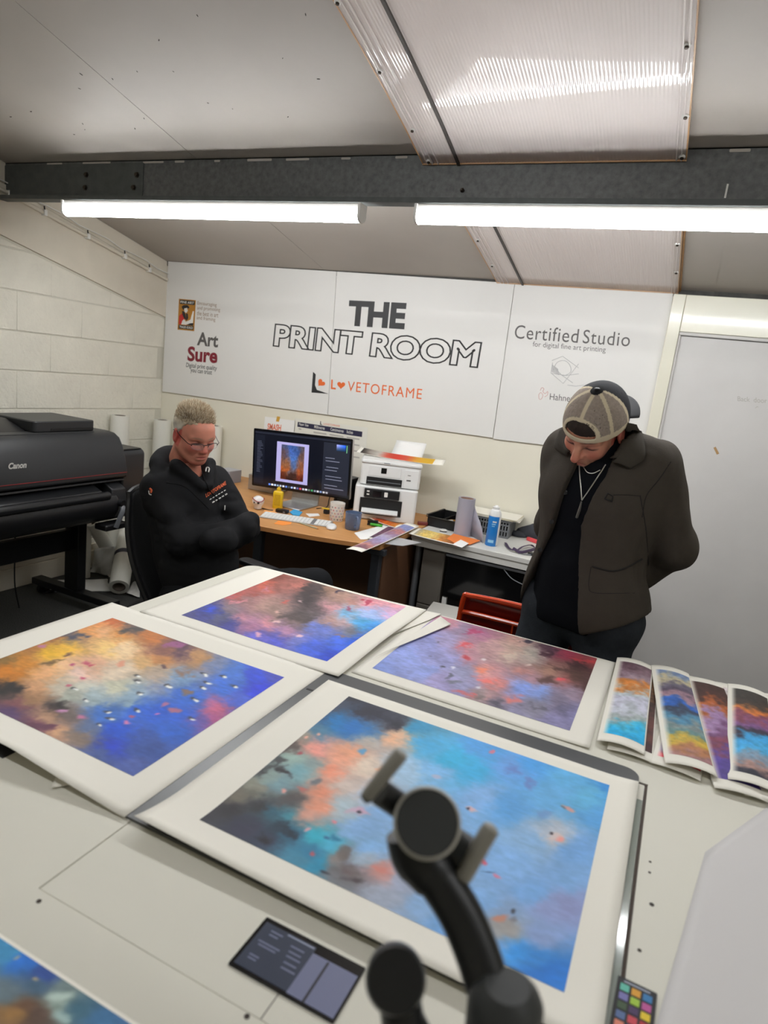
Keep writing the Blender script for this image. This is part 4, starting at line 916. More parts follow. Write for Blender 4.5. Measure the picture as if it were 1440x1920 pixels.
for i in range(26):
    v = 0.06+i*0.027
    if i < 22: sq('text_row', 0.03, 0.03+rr.uniform(0.03, 0.065), v+0.18, v+0.19, em('display dim text', (62, 66, 82)), -0.0036)
    if i % 2 == 0: sq('text_row', 0.755+rr.uniform(0, 0.02), 0.80+rr.uniform(0, 0.17), v, v+0.011, e_dk if i % 6 == 0 else e_tx, -0.0038)
cols = [(90, 130, 220), (220, 224, 230), (170, 190, 220), (130, 150, 170), (160, 170, 190), (200, 204, 214), (90, 120, 190), (60, 70, 80), (150, 170, 220), (200, 200, 210), (90, 90, 140), (190, 70, 90), (170, 170, 180), (200, 205, 215), (90, 110, 100), (60, 140, 90), (120, 130, 140), (190, 190, 196), (110, 130, 170), (180, 180, 186), (150, 150, 160)]
for i, c in enumerate(cols):
    u = 0.17+i*0.0305
    sq('dock_icon', u, u+0.021, 0.018, 0.050, em('dock icon %d' % i, c, 0.8), -0.0036)
# stand
fx = (AZ(545, 962, DZ)[0]+AZ(588, 958, DZ)[0])/2
fx = (x0+x1)/2+0.04
MB().box(fx-0.095, fx+0.095, YM-0.185, YM+0.03, DZ+0.0005, DZ+0.010).obj('stand_foot', m_alu, mt, bevel=0.003)
MB(TR((0, 0, 0))).prism([(YM+0.022, DZ+0.010), (YM+0.032, DZ+0.010), (YM+0.060, zl_+0.18), (YM+0.048, zl_+0.18)], fx-0.095, fx+0.095, 'x').obj('stand_upright', m_alu, mt, bevel=0.002)
MB().box(fx-0.06, fx+0.06, YM+0.018, YM+0.056, zl_+0.14, zl_+0.20).obj('stand_hinge', m_alu, mt)
# silver computer box behind, small black speaker
qa, qb = AZ(470, 950, DZ), AZ(512, 950, DZ)
sc = thing('computer', 'flat silver computer box behind the left of the monitor', 'computer', (-2.42, 3.62, DZ))
MB().rrect(-2.53, -2.33, 3.53, 3.73, DZ+0.004, DZ+0.10, 0.02).obj('case', m_alu, sc, smooth=True)
MB().rrect(-2.51, -2.35, 3.55, 3.71, DZ, DZ+0.004, 0.02).obj('foot_ring', m_blackp, sc)
sp = thing('speaker', 'black box speaker half hidden behind the monitor edge', 'speaker', (-1.845, 3.62, DZ))
MB().rrect(-1.90, -1.79, 3.56, 3.68, DZ, DZ+0.19, 0.01).obj('cabinet', m_blackp, sp)
MB(TR((-1.845, 3.558, DZ+0.07), rx=math.pi/2)).lathe([(0.04, -0.001), (0.04, 0.002), (0.03, -0.004)], 20).obj('cone', m_blackg, sp)

# --- keyboard
ka, kb = AZ(486, 967, DZ+0.01), AZ(617, 986, DZ+0.01)
kang = math.atan2(kb[1]-ka[1], kb[0]-ka[0]); kl = math.hypot(kb[0]-ka[0], kb[1]-ka[1])
KT = TR((ka[0], ka[1], DZ), rz=kang)
kbd = thing('keyboard', 'slim white keyboard in front of the monitor', 'keyboard', ((ka[0]+kb[0])/2, (ka[1]+kb[1])/2, DZ))
MB(KT).prism([(0.0, 0.0005), (0.112, 0.0005), (0.112, 0.012), (0.0, 0.005)], 0.0, kl, 'x').obj('case', m_alu, kbd, bevel=0.001)
m_key = mat('white key', (236, 236, 234), 0.5)
key = None
for r_ in range(5):
    n = 19; pw = (kl-0.01)/n
    for k in range(n):
        if k in (14,) : continue
        x = 0.005+k*pw; y = 0.006+r_*0.0205; z = 0.005+y/0.112*0.007
        if key is None:
            o = MB().box(0, pw-0.0035, 0, 0.0165, 0.0, 0.0035).obj('key', m_key, kbd); key = o.data
        else:
            o = bpy.data.objects.new('key', key); COL.objects.link(o); parent_to(o, kbd)
        o.matrix_basis = KT @ Matrix.Translation((x, y, z))
tag(kbd, None, None)
# mouse
q = AZ(621, 990, DZ)
ms = thing('computer_mouse', 'low white mouse at the right end of the keyboard', 'mouse', (q[0], q[1], DZ))
MT2 = TR((q[0], q[1], DZ), rz=0.5)
rings = []
for z, s in ((0.0, 0.92), (0.006, 1.0), (0.013, 0.94), (0.018, 0.72), (0.0205, 0.35)):
    rings.append([(0.029*s*math.cos(a)*(abs(math.cos(a))**-0.25 if abs(math.cos(a)) > 1e-3 else 1), 0.055*s*math.sin(a), z) for a in [2*math.pi*i/28 for i in range(28)]])
MB(MT2).loft(rings).obj('shell', m_wp, ms, smooth=True, ang=60)
MB(MT2).box(-0.0006, 0.0006, 0.0, 0.044, 0.0175, 0.0195).obj('button_line', m_lmetal, ms)
# mugs
def mug(name, label, px, py, r, h, mt_, hang, deco=None):
    q = AZ(px, py, DZ); t = thing(name, label, 'mug', (q[0], q[1], DZ))
    MB(TR((q[0], q[1], DZ))).lathe([(r*0.82, 0.0), (r*0.90, 0.006), (r, h), (r-0.004, h), (r*0.84, 0.010), (0.001, 0.008)], 32).obj('cup', mt_, t, smooth=True)
    if hang is not None:
        T_ = TR((q[0], q[1], DZ), rz=hang)
        pts = smooth_path([(r*0.93, 0, h*0.80), (r+0.022, 0, h*0.82), (r+0.030, 0, h*0.5), (r+0.018, 0, h*0.22), (r*0.88, 0, h*0.2)], 5)
        MB(T_).tube(pts, 0.0055, 8, flat=1.4).obj('handle', mt_, t, smooth=True)
    if deco:
        rq = random.Random(9)
        hcols = [(60, 62, 70), (200, 90, 90), (140, 150, 170), (210, 150, 120), (180, 120, 160), (120, 160, 170)]
        for row in range(5):
            for k in range(14):
                a = 2*math.pi*(k+0.5*(row % 2))/14
                z = 0.014+row*0.017; rr_ = (r*0.90+(r-r*0.90)*z/h)+0.0006
                c, s_ = math.cos(a), math.sin(a)
                if c*0.2+s_ > 0.55: continue
                pl = []
                for i in range(10):
                    b = 2*math.pi*i/10
                    pl.append((0.0048*math.sin(b)**3, 0.0042*(math.cos(b)-0.4*math.cos(2*b))))
                vs = [(q[0]+c*rr_-s_*u, q[1]+s_*rr_+c*u, DZ+z+v) for u, v in pl]
                MB().add(vs, [tuple(range(len(vs)))]).obj('heart_print', mat('mug heart %d' % ((row*5+k) % 6), hcols[(row*5+k) % 6], 0.4), t)
    return t
mug('heart_mug', 'white mug with rows of small coloured hearts', 630, 976, 0.043, 0.105, mat('white glaze', (230, 224, 216), 0.25), None, True)
mug('blue_mug', 'slate blue mug with handle facing the front', 660, 992, 0.045, 0.094, mat('blue grey glaze', (96, 112, 142), 0.25, var=(40, 0.08)), -0.75)
# yellow bottle
q = AZ(520, 953, DZ); t = thing('yellow_bottle', 'yellow plastic bottle standing under the monitor', 'bottle', (q[0], q[1], DZ))
m_yel = mat('yellow plastic', (226, 186, 32), 0.35)
MB(TR((q[0], q[1], DZ), rz=0.3)).loft([[(x*s*1.0, y*s*0.62, z) for x, y in [(math.copysign(abs(math.cos(a))**0.6, math.cos(a))*0.030, math.copysign(abs(math.sin(a))**0.6, math.sin(a))*0.030) for a in [2*math.pi*i/24 for i in range(24)]]] for z, s in ((0, 0.92), (0.004, 1), (0.05, 0.97), (0.095, 1.0), (0.102, 0.85), (0.106, 0.45))]).obj('body', m_yel, t, smooth=True, ang=60)
MB(TR((q[0], q[1], DZ+0.106))).lathe([(0.013, 0), (0.013, 0.014), (0.008, 0.016), (0.006, 0.022)], 16).obj('cap', m_yel, t, smooth=True)
MB(TR((q[0], q[1], DZ), rz=0.3)).box(-0.018, 0.018, -0.0192, -0.0186, 0.02, 0.085).obj('label_print', mat('faded yellow label', (200, 160, 30), 0.5, var=(300, 0.25)), t)
# white figure with red string
q = AZ(483, 955, DZ); t = thing('white_ornament', 'small white skull ornament with red string near the sitter', 'ornament', (q[0], q[1], DZ))
mb = MB(TR((q[0], q[1], DZ)))
mb.lathe([(0.006, 0.0), (0.020, 0.006), (0.022, 0.02), (0.030, 0.034), (0.034, 0.050), (0.028, 0.068), (0.012, 0.078), (0.001, 0.080)], 20)
mb.obj('skull', mat('white resin', (226, 222, 220), 0.4, var=(60, 0.1)), t, smooth=True)
for sx in (-0.012, 0.012):
    MB(TR((q[0]+sx+0.008, q[1]-0.027, DZ+0.044))).lathe([(0.001, -0.007), (0.006, -0.004), (0.007, 0.0), (0.006, 0.004), (0.001, 0.007)], 10).obj('eye_hollow', m_dark, t)
pts = [(q[0]+0.034*math.cos(a), q[1]+0.034*math.sin(a), DZ+0.058+0.008*math.sin(a*2)) for a in [2*math.pi*i/24 for i in range(25)]]
MB().tube(pts, 0.002, 6).obj('red_string', mat('red string', (150, 30, 40), 0.6), t)
# flat bits on the desk
def desk_flat(name, label, cat, pxs, m_, z=DZ+0.0008, th=0.0006):
    P = [AZ(*p, z) for p in pxs]
    a = sum((P[i][0]*P[(i+1) % len(P)][1]-P[(i+1) % len(P)][0]*P[i][1]) for i in range(len(P)))
    if a < 0: P = P[::-1]
    return tag(MB().prism([(p[0], p[1]) for p in P], z, z+th).obj(name, m_), label, cat)
m_ora = mat('orange note paper', (240, 146, 62), 0.7)
desk_flat('sticky_notes', 'orange sticky notes in front of the keyboard', 'notes', [(514, 982), (522, 976), (547, 979), (545, 983), (530, 985)], m_ora)
desk_flat('sticky_note', 'pale orange note behind the keyboard by the yellow bottle', 'note', [(494, 960), (496, 955), (518, 957), (519, 962)], mat('peach note paper', (238, 170, 100), 0.7))
desk_flat('blue_notes', 'bright blue sticky notes behind the keyboard', 'notes', [(543, 961), (551, 956), (567, 961), (561, 968), (549, 966)], mat('cyan note paper', (60, 160, 214), 0.7), DZ+0.001, 0.004)
desk_flat('paper_scrap', 'white paper scrap between blue notes and heart mug', 'paper', [(573, 963), (597, 963), (600, 967), (580, 969)], m_sheet)
q0, q1 = AZ(561, 980, DZ+0.004), AZ(595, 991, DZ+0.004)
t = thing('pencil', 'thin pale pencil lying below the keyboard', 'pencil', tuple((q0+q1)/2*np.array([1, 1, 0])+np.array([0, 0, DZ])))
MB().tube([q0, q1], 0.0035, 6).obj('barrel', mat('pale green pencil', (176, 176, 150), 0.5), t)
MB().tube([q1, q1+(q1-q0)*0.09], [0.0035, 0.0008], 6).obj('tip', m_woodedge, t)
q = AZ(529, 961, DZ); t = thing('black_hub', 'little black box lying behind the keyboard', 'box', (q[0], q[1], DZ))
MB(TR((q[0], q[1], DZ), rz=0.2)).rrect(-0.035, 0.035, -0.02, 0.02, 0.0, 0.018, 0.005).obj('case', m_blackp, t)
MB(TR((q[0], q[1], DZ), rz=0.2)).box(0.012, 0.024, -0.0206, -0.0198, 0.004, 0.012).obj('port', m_lmetal, t)
q = AZ(612, 963, DZ); t = thing('tape_dispenser', 'black dispenser with yellow top behind the heart mug', 'dispenser', (q[0], q[1], DZ))
MB(TR((q[0], q[1], DZ))).lathe([(0.018, 0.0), (0.020, 0.015), (0.016, 0.028)], 16).obj('body', m_blackp, t, smooth=True)
MB(TR((q[0], q[1], DZ+0.028), rz=0.3)).box(-0.03, 0.016, -0.014, 0.014, 0.0, 0.004).obj('top', m_yel, t)
# cables at the back of the desk
def cable(label, pts, r=0.003, m_=None):
    return tag(MB().tube(smooth_path(pts, 6), r, 6).obj('cable', m_ or m_blackp, None, smooth=True), label, 'cable')
zc = DZ+0.0035
cable('black cable hanging beside the speaker behind the monitor', [(-1.93, 3.74, zc+0.08), (-1.915, 3.55, zc+0.06), (-1.905, 3.50, zc), (-1.92, 3.40, zc)], 0.003)
cable('black cable trailing from ornament past the yellow bottle', [AZ(492, 953, zc), AZ(503, 956, zc), AZ(512, 957, zc)], 0.003)

# --- notices on the wall behind the monitor
yw = D-0.0015
def wall_sheet(label, pxs, m_=m_sheet):
    P = [AY(*p, yw) for p in pxs]
    t = thing('wall_notice', label, 'notice', (P[0][0], yw, P[-1][2]))
    MB().prism([(p[0], p[2]) for p in P], yw-0.0006, yw, 'y').obj('sheet', m_, t)
    return t
n1 = wall_sheet('pale notice with orange lettering taped above the monitor', [(497, 781), (554, 789), (550, 830), (493, 822)])
yn = yw-0.0012
text_fit('notice_lettering', 'SMASH', AY(501, 805.5, yn), AY(526.5, 808.5, yn), AY(502, 793.5, yn), mat('coral ink', (224, 116, 84), 0.6), n1, offset=0.03)
MB().prism([(AY(*p, yn)[0], AY(*p, yn)[2]) for p in ((519.5, 780.5), (525.5, 781.5), (523, 791), (517.5, 790))], yn-0.0006, yn, 'y').obj('tape', mat('yellow tape', (206, 158, 60), 0.5), n1)
n2 = wall_sheet('large size chart with navy header bar on the wall', [(553, 784), (690, 802), (680, 905), (545, 890)], mat('chart paper', (224, 221, 210), 0.6))
def navy(pxs, name, m_): MB().prism([(AY(*p, yn)[0], AY(*p, yn)[2]) for p in pxs], yn-0.0004, yn, 'y').obj(name, m_, n2)
navy([(558.5, 791), (679.5, 809.5), (678.5, 819.5), (557.5, 800)], 'header_bar', mat('navy ink', (40, 38, 66), 0.5))
yn2 = yn-0.001
for s, a, b in (('Paper Size', (560.5, 798.6), (578, 801.4)), ('Millimetres', (589, 803), (608.5, 806)), ('Centimetres', (619.5, 807.5), (644, 811.5)), ('Inches', (650, 812.3), (661.5, 814))):
    text_fit('header_lettering', s, AY(*a, yn2), AY(*b, yn2), AY(a[0]+0.5, a[1]-6, yn2), m_paper_white, n2, offset=0.01)
for i in range(4):
    dy = i*11.5
    for a, b in (((560, 806), (565, 807)), ((588, 812.5), (612, 816)), ((618, 817), (644, 821)), ((650, 822), (674, 826))):
        navy([(a[0], a[1]+dy-3.4), (b[0], b[1]+dy-3.4), (b[0], b[1]+dy-0.8), (a[0], a[1]+dy-0.8)], 'row_print', mat('faint row print', (176, 172, 164), 0.6))
navy([(600.5, 789.5), (602, 790), (601.6, 794.5), (605, 797), (600, 796.4)], 'logo_mark', m_ink)
text_fit('logo_lettering', 'LOVETOFRAME', AY(606.5, 796.5, yn), AY(637, 800.8, yn), AY(607, 793, yn), m_orange_ink, n2)

# --- two white desktop printers, one on the other
pa, pb = AZ(660, 970, DZ), AZ(776, 983, DZ)
pang = math.atan2(pb[1]-pa[1], pb[0]-pa[0])
PL = math.hypot(pb[0]-pa[0], pb[1]-pa[1])
LT = TR((pa[0], pa[1], DZ), rz=pang*0.92)
LH = 0.195
lp = thing('inkjet_printer', 'lower white printer with open paper mouth under the other', 'printer', (pa[0]+0.2, pa[1]+0.15, DZ))
MB(LT).rrect(0.0, PL, 0.003, 0.33, 0.0, LH, 0.018).obj('body', m_wp, lp, bevel=0.006)
MB(LT).box(0.055, PL-0.105, -0.012, 0.01, LH-0.062, LH-0.010).obj('control_panel', m_blackp, lp, bevel=0.003)
MB(LT).box(0.105, 0.155, -0.0135, -0.012, LH-0.054, LH-0.020).obj('display', m_blackg, lp)
for k in range(2): MB(LT).box(0.070, 0.085, -0.0135, -0.012, LH-0.030-k*0.018, LH-0.022-k*0.018).obj('button', m_white, lp)
MB(LT).rrect(0.172, 0.192, LH-0.050, LH-0.022, -0.0135, -0.012, 0.004, 4, 'y').obj('button', m_white, lp)
MB(LT).box(0.035, PL-0.085, -0.002, 0.10, 0.035, LH-0.068).obj('paper_mouth', m_dark, lp)
MB(LT).prism([(-0.055, 0.050), (0.05, 0.075), (0.05, 0.080), (-0.055, 0.056)], 0.05, PL-0.105, 'x').obj('output_tray', m_wp, lp)
MB(LT).box(0.06, PL-0.115, 0.0, 0.03, 0.092, 0.106).obj('roller_bar', m_white, lp)
MB(LT).box(0.02, PL-0.08, -0.006, 0.002, 0.004, 0.030).obj('paper_drawer', m_wp, lp, bevel=0.002)
UT = TR((pa[0], pa[1], DZ+LH+0.001), rz=pang*0.92) @ Matrix.Translation((0.02, 0.035, 0))
UH = 0.150; UL = PL-0.015
up_ = thing('inkjet_printer', 'upper white printer with paper standing in its rear feeder', 'printer', (pa[0]+0.2, pa[1]+0.18, DZ+LH+0.001))
for p_ in (lp, up_): p_['group'] = 'white desktop printers stacked on the desk'
MB(UT).rrect(0.0, UL, 0.0, 0.27, 0.004, UH-0.022, 0.02).obj('body', m_wp, up_, bevel=0.004)
MB(UT).rrect(-0.004, UL+0.004, -0.006, 0.27, UH-0.021, UH, 0.02).obj('scanner_lid', m_wp, up_, bevel=0.006)
MB(UT).box(0.045, UL-0.115, -0.002, 0.006, 0.058, UH-0.030).obj('control_panel', m_wp, up_, bevel=0.002)
MB(UT).box(0.118, 0.150, -0.0035, -0.002, 0.078, UH-0.040).obj('display', m_blackg, up_)
MB(UT).box(0.038, UL-0.105, -0.004, 0.06, 0.008, 0.052).obj('paper_mouth', m_dark, up_)
MB(UT).box(0.044, UL-0.112, -0.008, -0.003, 0.026, 0.030).obj('tray_lip', m_lmetal, up_)
MB(UT).box(UL-0.095, UL-0.012, -0.002, 0.003, 0.012, UH-0.035).obj('ink_door', m_wp, up_, bevel=0.002)
MB(UT).box(UL-0.080, UL-0.055, -0.003, -0.0015, 0.050, 0.058).obj('printed_mark', m_grey_ink, up_)
MB(UT).box(UL-0.076, UL-0.058, -0.003, -0.0015, 0.082, 0.086).obj('printed_mark', m_grey_ink, up_)
MB(UT).box(0.13, 0.165, -0.0068, -0.0060, UH-0.013, UH-0.008).obj('brand_mark', m_lmetal, up_)
# paper in the feeder, colour strip on the lid
fp = [AY(727, 864, 3.70), AY(785, 871, 3.70), AY(800, 832, 3.79), AY(744, 825, 3.79)]
fp[0][2] = fp[1][2] = DZ+LH+UH-0.03
f4 = lambda u, v: tuple((1-u)*(1-v)*fp[0]+u*(1-v)*fp[1]+u*v*fp[2]+(1-u)*v*fp[3]+np.array([0, 0.02*v*(1-v), 0]))
tag(MB().grid(f4, 4, 6).obj('feeder_paper', m_sheet, None, smooth='all', solid=0.0012), 'blank paper standing in the upper printer feeder', 'paper')
za = DZ+LH+UH+0.002
sa, sb = AZ(668, 851, za), AZ(830, 876, za)
sdir = (sb-sa)/np.linalg.norm(sb-sa); snrm = np.array([-sdir[1], sdir[0], 0]); sL = np.linalg.norm(sb-sa)
def ss(u, v):
    p = sa+sdir*sL*u+snrm*0.085*v
    return (p[0], p[1], za+0.002+0.024*v+0.010*abs(2*u-1)**3)
stp = thing('colour_strip_print', 'curled print strip with red and yellow bands atop the printers', 'test print', tuple((sa+sb)/2))
MB().grid(ss, 30, 6).obj('paper', m_paper, stp, smooth='all', solid=0.0006)
mb = MB(); mb.grid(lambda u, v: tuple(np.array(ss(0.04+0.84*u, 0.04+0.92*v))+np.array([0, 0, 0.0008])), 60, 6)
me = bpy.data.meshes.new('picture'); me.from_pydata(mb.v, [], mb.f)
U = np.array([(i/60, j/6) for j in range(7) for i in range(61)])
stops = np.array([(40, 34, 30), (150, 140, 130), (190, 184, 176), (200, 70, 50), (208, 60, 44), (206, 76, 50), (214, 150, 50), (214, 170, 40), (216, 168, 40)], float)
v = np.clip(U[:, 0]*8+(fbm(U*8, 3, 2)-0.5)*0.7, 0, 7.99); i = v.astype(int); f = (v-i)[:, None]
vcol_mesh(me, lin_np(stops[i]*(1-f)+stops[i+1]*f)); link('picture', me, m_print, stp, smooth=True)

# --- loose test strips across the desk corner
def desk_strip(label, pxs, z, cols, seed, lift=0.006):
    P = [AZ(*p, z) for p in pxs]      # a-b : one short end, c-d the other
    def f(u, v, dz=0.0):
        p = (1-u)*(1-v)*P[0]+u*(1-v)*P[1]+u*v*P[2]+(1-u)*v*P[3]
        return (p[0], p[1], z+lift*(2*v-1)**2+dz+0.004*(1-(2*u-1)**2))
    c = sum(P)/4
    t = thing('test_strip', label, 'test print', (c[0], c[1], z), 'test strips on the desks')
    MB().grid(lambda u, v: f(u, v), 6, 20).obj('paper', m_paper, t, smooth='all', solid=0.0006)
    mb = MB(); mb.grid(lambda u, v: f(0.05+0.9*u, 0.08+0.84*v, 0.0008), 12, 60)
    me = bpy.data.meshes.new('picture'); me.from_pydata(mb.v, [], mb.f)
    U = np.array([(i/12, j/60) for j in range(61) for i in range(13)])
    cs = np.array(cols, float)
    v = np.clip(U[:, 1]*(len(cs)-1)+(fbm(U*np.array([3, 12.]), 4, seed)-0.5)*1.6, 0, len(cs)-1.001); i = v.astype(int); g = (v-i)[:, None]
    vcol_mesh(me, lin_np(np.clip((cs[i]*(1-g)+cs[i+1]*g)*(1+0.4*(fbm(U*np.array([9, 40.]), 3, seed+2)-0.5))[:, None], 5, 245)))
    link('picture', me, m_print, t, smooth=True)
    return t
desk_flat('paper_stack', 'white papers under the test strips on the desk corner', 'paper', [(664, 1000), (720, 985), (765, 990), (706, 1012), (676, 1012)], m_sheet, DZ+0.0008, 0.003)
desk_flat('grey_envelope', 'grey envelope sticking out past the desk corner', 'envelope', [(722, 1020), (745, 1008), (790, 1018), (755, 1024)], mat('grey plastic envelope', (170, 170, 172), 0.4), DZ+0.0045, 0.002)
desk_strip('dark plum test strip underneath on the desk corner', [(688, 1010), (700, 1014), (745, 990), (730, 986)], DZ+0.0075, [(80, 60, 80), (120, 80, 100), (90, 60, 80)], 71, 0.001)
desk_strip('orange flame test strip lying in front of the printers', [(690, 972), (704, 968), (756, 986), (744, 992)], DZ+0.010, [(220, 180, 150), (170, 60, 40), (214, 110, 40), (200, 100, 40), (210, 140, 60)], 72)
desk_strip('long lilac and rose test strip overhanging the desk corner', [(649, 1031), (678, 1037), (786, 988), (762, 981)], DZ+0.016, [(120, 80, 96), (190, 130, 120), (150, 130, 160), (160, 150, 190), (180, 170, 190), (150, 120, 150), (190, 120, 110), (130, 140, 190), (140, 145, 190)], 73, 0.004)
desk_strip('golden autumn test strip on the edge of the pale desk', [(766, 1001), (784, 990), (880, 1012), (866, 1026)], DZ+0.002, [(170, 160, 140), (222, 190, 100), (226, 200, 120), (200, 130, 60), (130, 76, 40), (170, 90, 50)], 74, 0.002)
q = AZ(705, 988, DZ); tag(MB(TR((q[0], q[1], DZ+0.006), rz=0.3)).rrect(-0.035, 0.035, -0.008, 0.008, 0.0, 0.012, 0.004).obj('green_marker', mat('green plastic', (70, 170, 50), 0.4), None, bevel=0.002), 'short green marker among the test strips', 'marker')
q = AZ(690, 985, DZ); t = thing('black_stapler', 'small black stapler in the lower printer mouth', 'stapler', (q[0], q[1], DZ))
MB(TR((q[0]+0.02, q[1]+0.02, DZ), rz=0.2)).box(-0.03, 0.03, -0.012, 0.012, 0.0, 0.012).obj('base', m_blackp, t)
MB(TR((q[0]+0.02, q[1]+0.02, DZ+0.013), rz=0.2, ry=-0.15)).rrect(-0.03, 0.03, -0.010, 0.010, 0.0, 0.016, 0.004).obj('arm', m_blackp, t)

# --- things on the pale desk
# black tray with odds and ends
ta, tb2 = AZ(800, 985, DZ), AZ(852, 998, DZ)
tang = math.atan2(tb2[1]-ta[1], tb2[0]-ta[0])
TT = TR((ta[0], ta[1], DZ), rz=tang*0.5)
ty = thing('desk_tray', 'black plastic drawer tray holding odds and ends', 'tray', (ta[0]+0.1, ta[1]+0.12, DZ))
TW, TD, TH = 0.185, 0.25, 0.065
MB(TT).box(0, TW, 0, TD, 0, 0.004).obj('base', m_blackp, ty)
MB(TT).box(0, TW, 0, 0.004, 0, TH*0.85).obj('wall', m_blackp, ty)
MB(TT).box(0, TW, TD-0.004, TD, 0, TH).obj('wall', m_blackp, ty)
MB(TT).box(0, 0.004, 0, TD, 0, TH).obj('wall', m_blackp, ty)
MB(TT).box(TW-0.004, TW, 0, TD, 0, TH).obj('wall', m_blackp, ty)
MB(TT).box(-0.008, TW+0.008, -0.008, 0.004, TH*0.85, TH*0.85+0.004).obj('rim', m_blackp, ty)
MB(TT).box(-0.008, 0.004, -0.008, TD, TH, TH+0.004).obj('rim', m_blackp, ty)
MB(TT).box(TW*0.45, TW*0.45+0.003, 0.004, TD-0.004, 0.004, TH*0.8).obj('divider', m_blackp, ty)
def tray_bit(label, x, y, m_, l=0.05, r=0.006, a=0.4, z=0.012):
    c = TT @ Vector((x, y, z))
    d = Vector((math.cos(a), math.sin(a), 0))
    t = thing('pen', label, 'pen', tuple(c))
    MB().tube([c-d*l, c+d*l], r, 8).obj('barrel', m_, t, smooth=True)
    MB().tube([c+d*l, c+d*(l+0.02)], [r, r*0.3], 8).obj('tip', m_lmetal, t, smooth=True)
tray_bit('brass coloured pen lying in the black tray', 0.13, 0.13, mat('brass', (170, 120, 50), 0.3, metal=0.7), 0.035, 0.007, 0.3, 0.034)
tray_bit('white pen lying in the black tray', 0.10, 0.10, m_white, 0.03, 0.006, 1.0, 0.034)
tray_bit('steel pen lying across the back of the tray', 0.15, 0.20, m_lmetal, 0.05, 0.004, 0.9, 0.040)
q = AZ(795, 989, DZ); tag(MB(TR((q[0]-0.03, q[1]+0.05, DZ), rz=0.6)).rrect(-0.03, 0.03, -0.012, 0.012, 0.0, 0.02, 0.006).obj('red_stapler', mat('dark red', (110, 40, 36), 0.4), None, bevel=0.003), 'small dark red item between printer and tray', 'stapler')
# grey cardboard tube standing
q = AZ(866, 1003, DZ); t = thing('paper_tube', 'grey paper roll standing on the pale desk', 'roll', (q[0], q[1], DZ))
m_gpap = mat('grey lilac paper', (160, 158, 170), 0.6)
MB(TR((q[0], q[1], DZ))).lathe([(0.048, 0), (0.048, 0.215), (0.040, 0.215), (0.040, 0.20)], 28, cap=False).obj('roll', m_gpap, t, smooth=True)
MB(TR((q[0], q[1], DZ))).lathe([(0.040, 0.0), (0.040, 0.213), (0.036, 0.213), (0.036, 0.01)], 28, cap=False).obj('core', mat('brown card core', (150, 120, 104), 0.8), t, smooth=True)
pts = [(0.048*math.cos(a)+q[0], 0.048*math.sin(a)+q[1]) for a in (-0.3, 0.2)]+[(q[0]+0.07, q[1]-0.0), (q[0]+0.115, q[1]-0.045), (q[0]+0.15, q[1]-0.085)]
pts = smooth_path([(a, b, 0) for a, b in pts], 4)
hs = [0.21*(1-i/(len(pts)-1))**0.7+0.006 for i in range(len(pts))]
MB().add([(p[0], p[1], DZ+0.0005) for p in pts]+[(p[0], p[1], DZ+h) for p, h in zip(pts, hs)], [(i, i+1, len(pts)+i+1, len(pts)+i) for i in range(len(pts)-1)]).obj('loose_end', m_gpap, t, smooth='all', solid=0.0008)
# eraser shaped label, orange envelope
q = AZ(831, 998, DZ); t = thing('tape_reel', 'tiny white and black reel on the pale desk', 'tape', (q[0], q[1], DZ))
MB(TR((q[0], q[1], DZ))).lathe([(0.020, 0), (0.020, 0.016), (0.010, 0.016), (0.010, 0.004)], 20).obj('reel', m_white, t, smooth=True, ang=30)
MB(TR((q[0], q[1], DZ))).lathe([(0.0206, 0.004), (0.0206, 0.010)], 20, cap=False).obj('band', m_blackp, t)
desk_flat('orange_envelope', 'orange envelope lying on the pale desk', 'envelope', [(838, 1010), (850, 1001), (901, 1014), (882, 1021), (858, 1022)], mat('orange envelope paper', (232, 128, 56), 0.6), DZ+0.007, 0.002)
desk_flat('white_label', 'white card over the end of the autumn strip', 'card', [(848, 1021), (864, 1012), (879, 1019), (866, 1027)], m_sheet, DZ+0.0102, 0.0008)
q = AZ(852, 1026, DZ); tag(MB(TR((q[0], q[1]+0.03, DZ+0.001))).lathe([(0.010, 0.0), (0.010, 0.004), (0.007, 0.005)], 14).obj('orange_button', mat('orange plastic', (230, 110, 50), 0.4)), 'small orange disc at the pale desk edge', 'disc')
# basket with papers
ba, bb = AZ(878, 990, DZ), AZ(944, 1004, DZ)
BT = TR((-1.085, 3.665, DZ), rz=0.03)
bk = thing('basket', 'grey slotted plastic basket with papers on top', 'basket', (-0.95, 3.76, DZ))
m_bask = mat('grey basket plastic', (120, 122, 124), 0.5)
BW, BD, BH = 0.275, 0.185, 0.105
MB(BT).box(0, BW, 0, BD, 0, 0.004).obj('base', m_bask, bk)
MB(BT).box(-0.006, BW+0.006, -0.006, 0.003, BH-0.012, BH).obj('rim', m_bask, bk)
MB(BT).box(-0.006, BW+0.006, BD-0.003, BD+0.006, BH-0.012, BH).obj('rim', m_bask, bk)
MB(BT).box(BW-0.003, BW+0.006, 0, BD, BH-0.012, BH).obj('rim', m_bask, bk)
MB(BT).box(-0.006, 0.003, 0, BD, BH-0.012, BH).obj('rim', m_bask, bk)
for k in range(3): MB(BT).box(0, BW, 0.0, 0.003, 0.004+k*0.034, 0.012+k*0.034).obj('band', m_bask, bk)
sl = None
for k in range(17):
    x = 0.002+k*(BW-0.010)/16
    if sl is None:
        o = MB().box(0, 0.007, 0.0, 0.0028, 0.004, BH-0.012).obj('slat', m_bask, bk); sl = o.data
    else:
        o = bpy.data.objects.new('slat', sl); COL.objects.link(o); parent_to(o, bk)
    o.matrix_basis = BT @ Matrix.Translation((x, 0, 0))
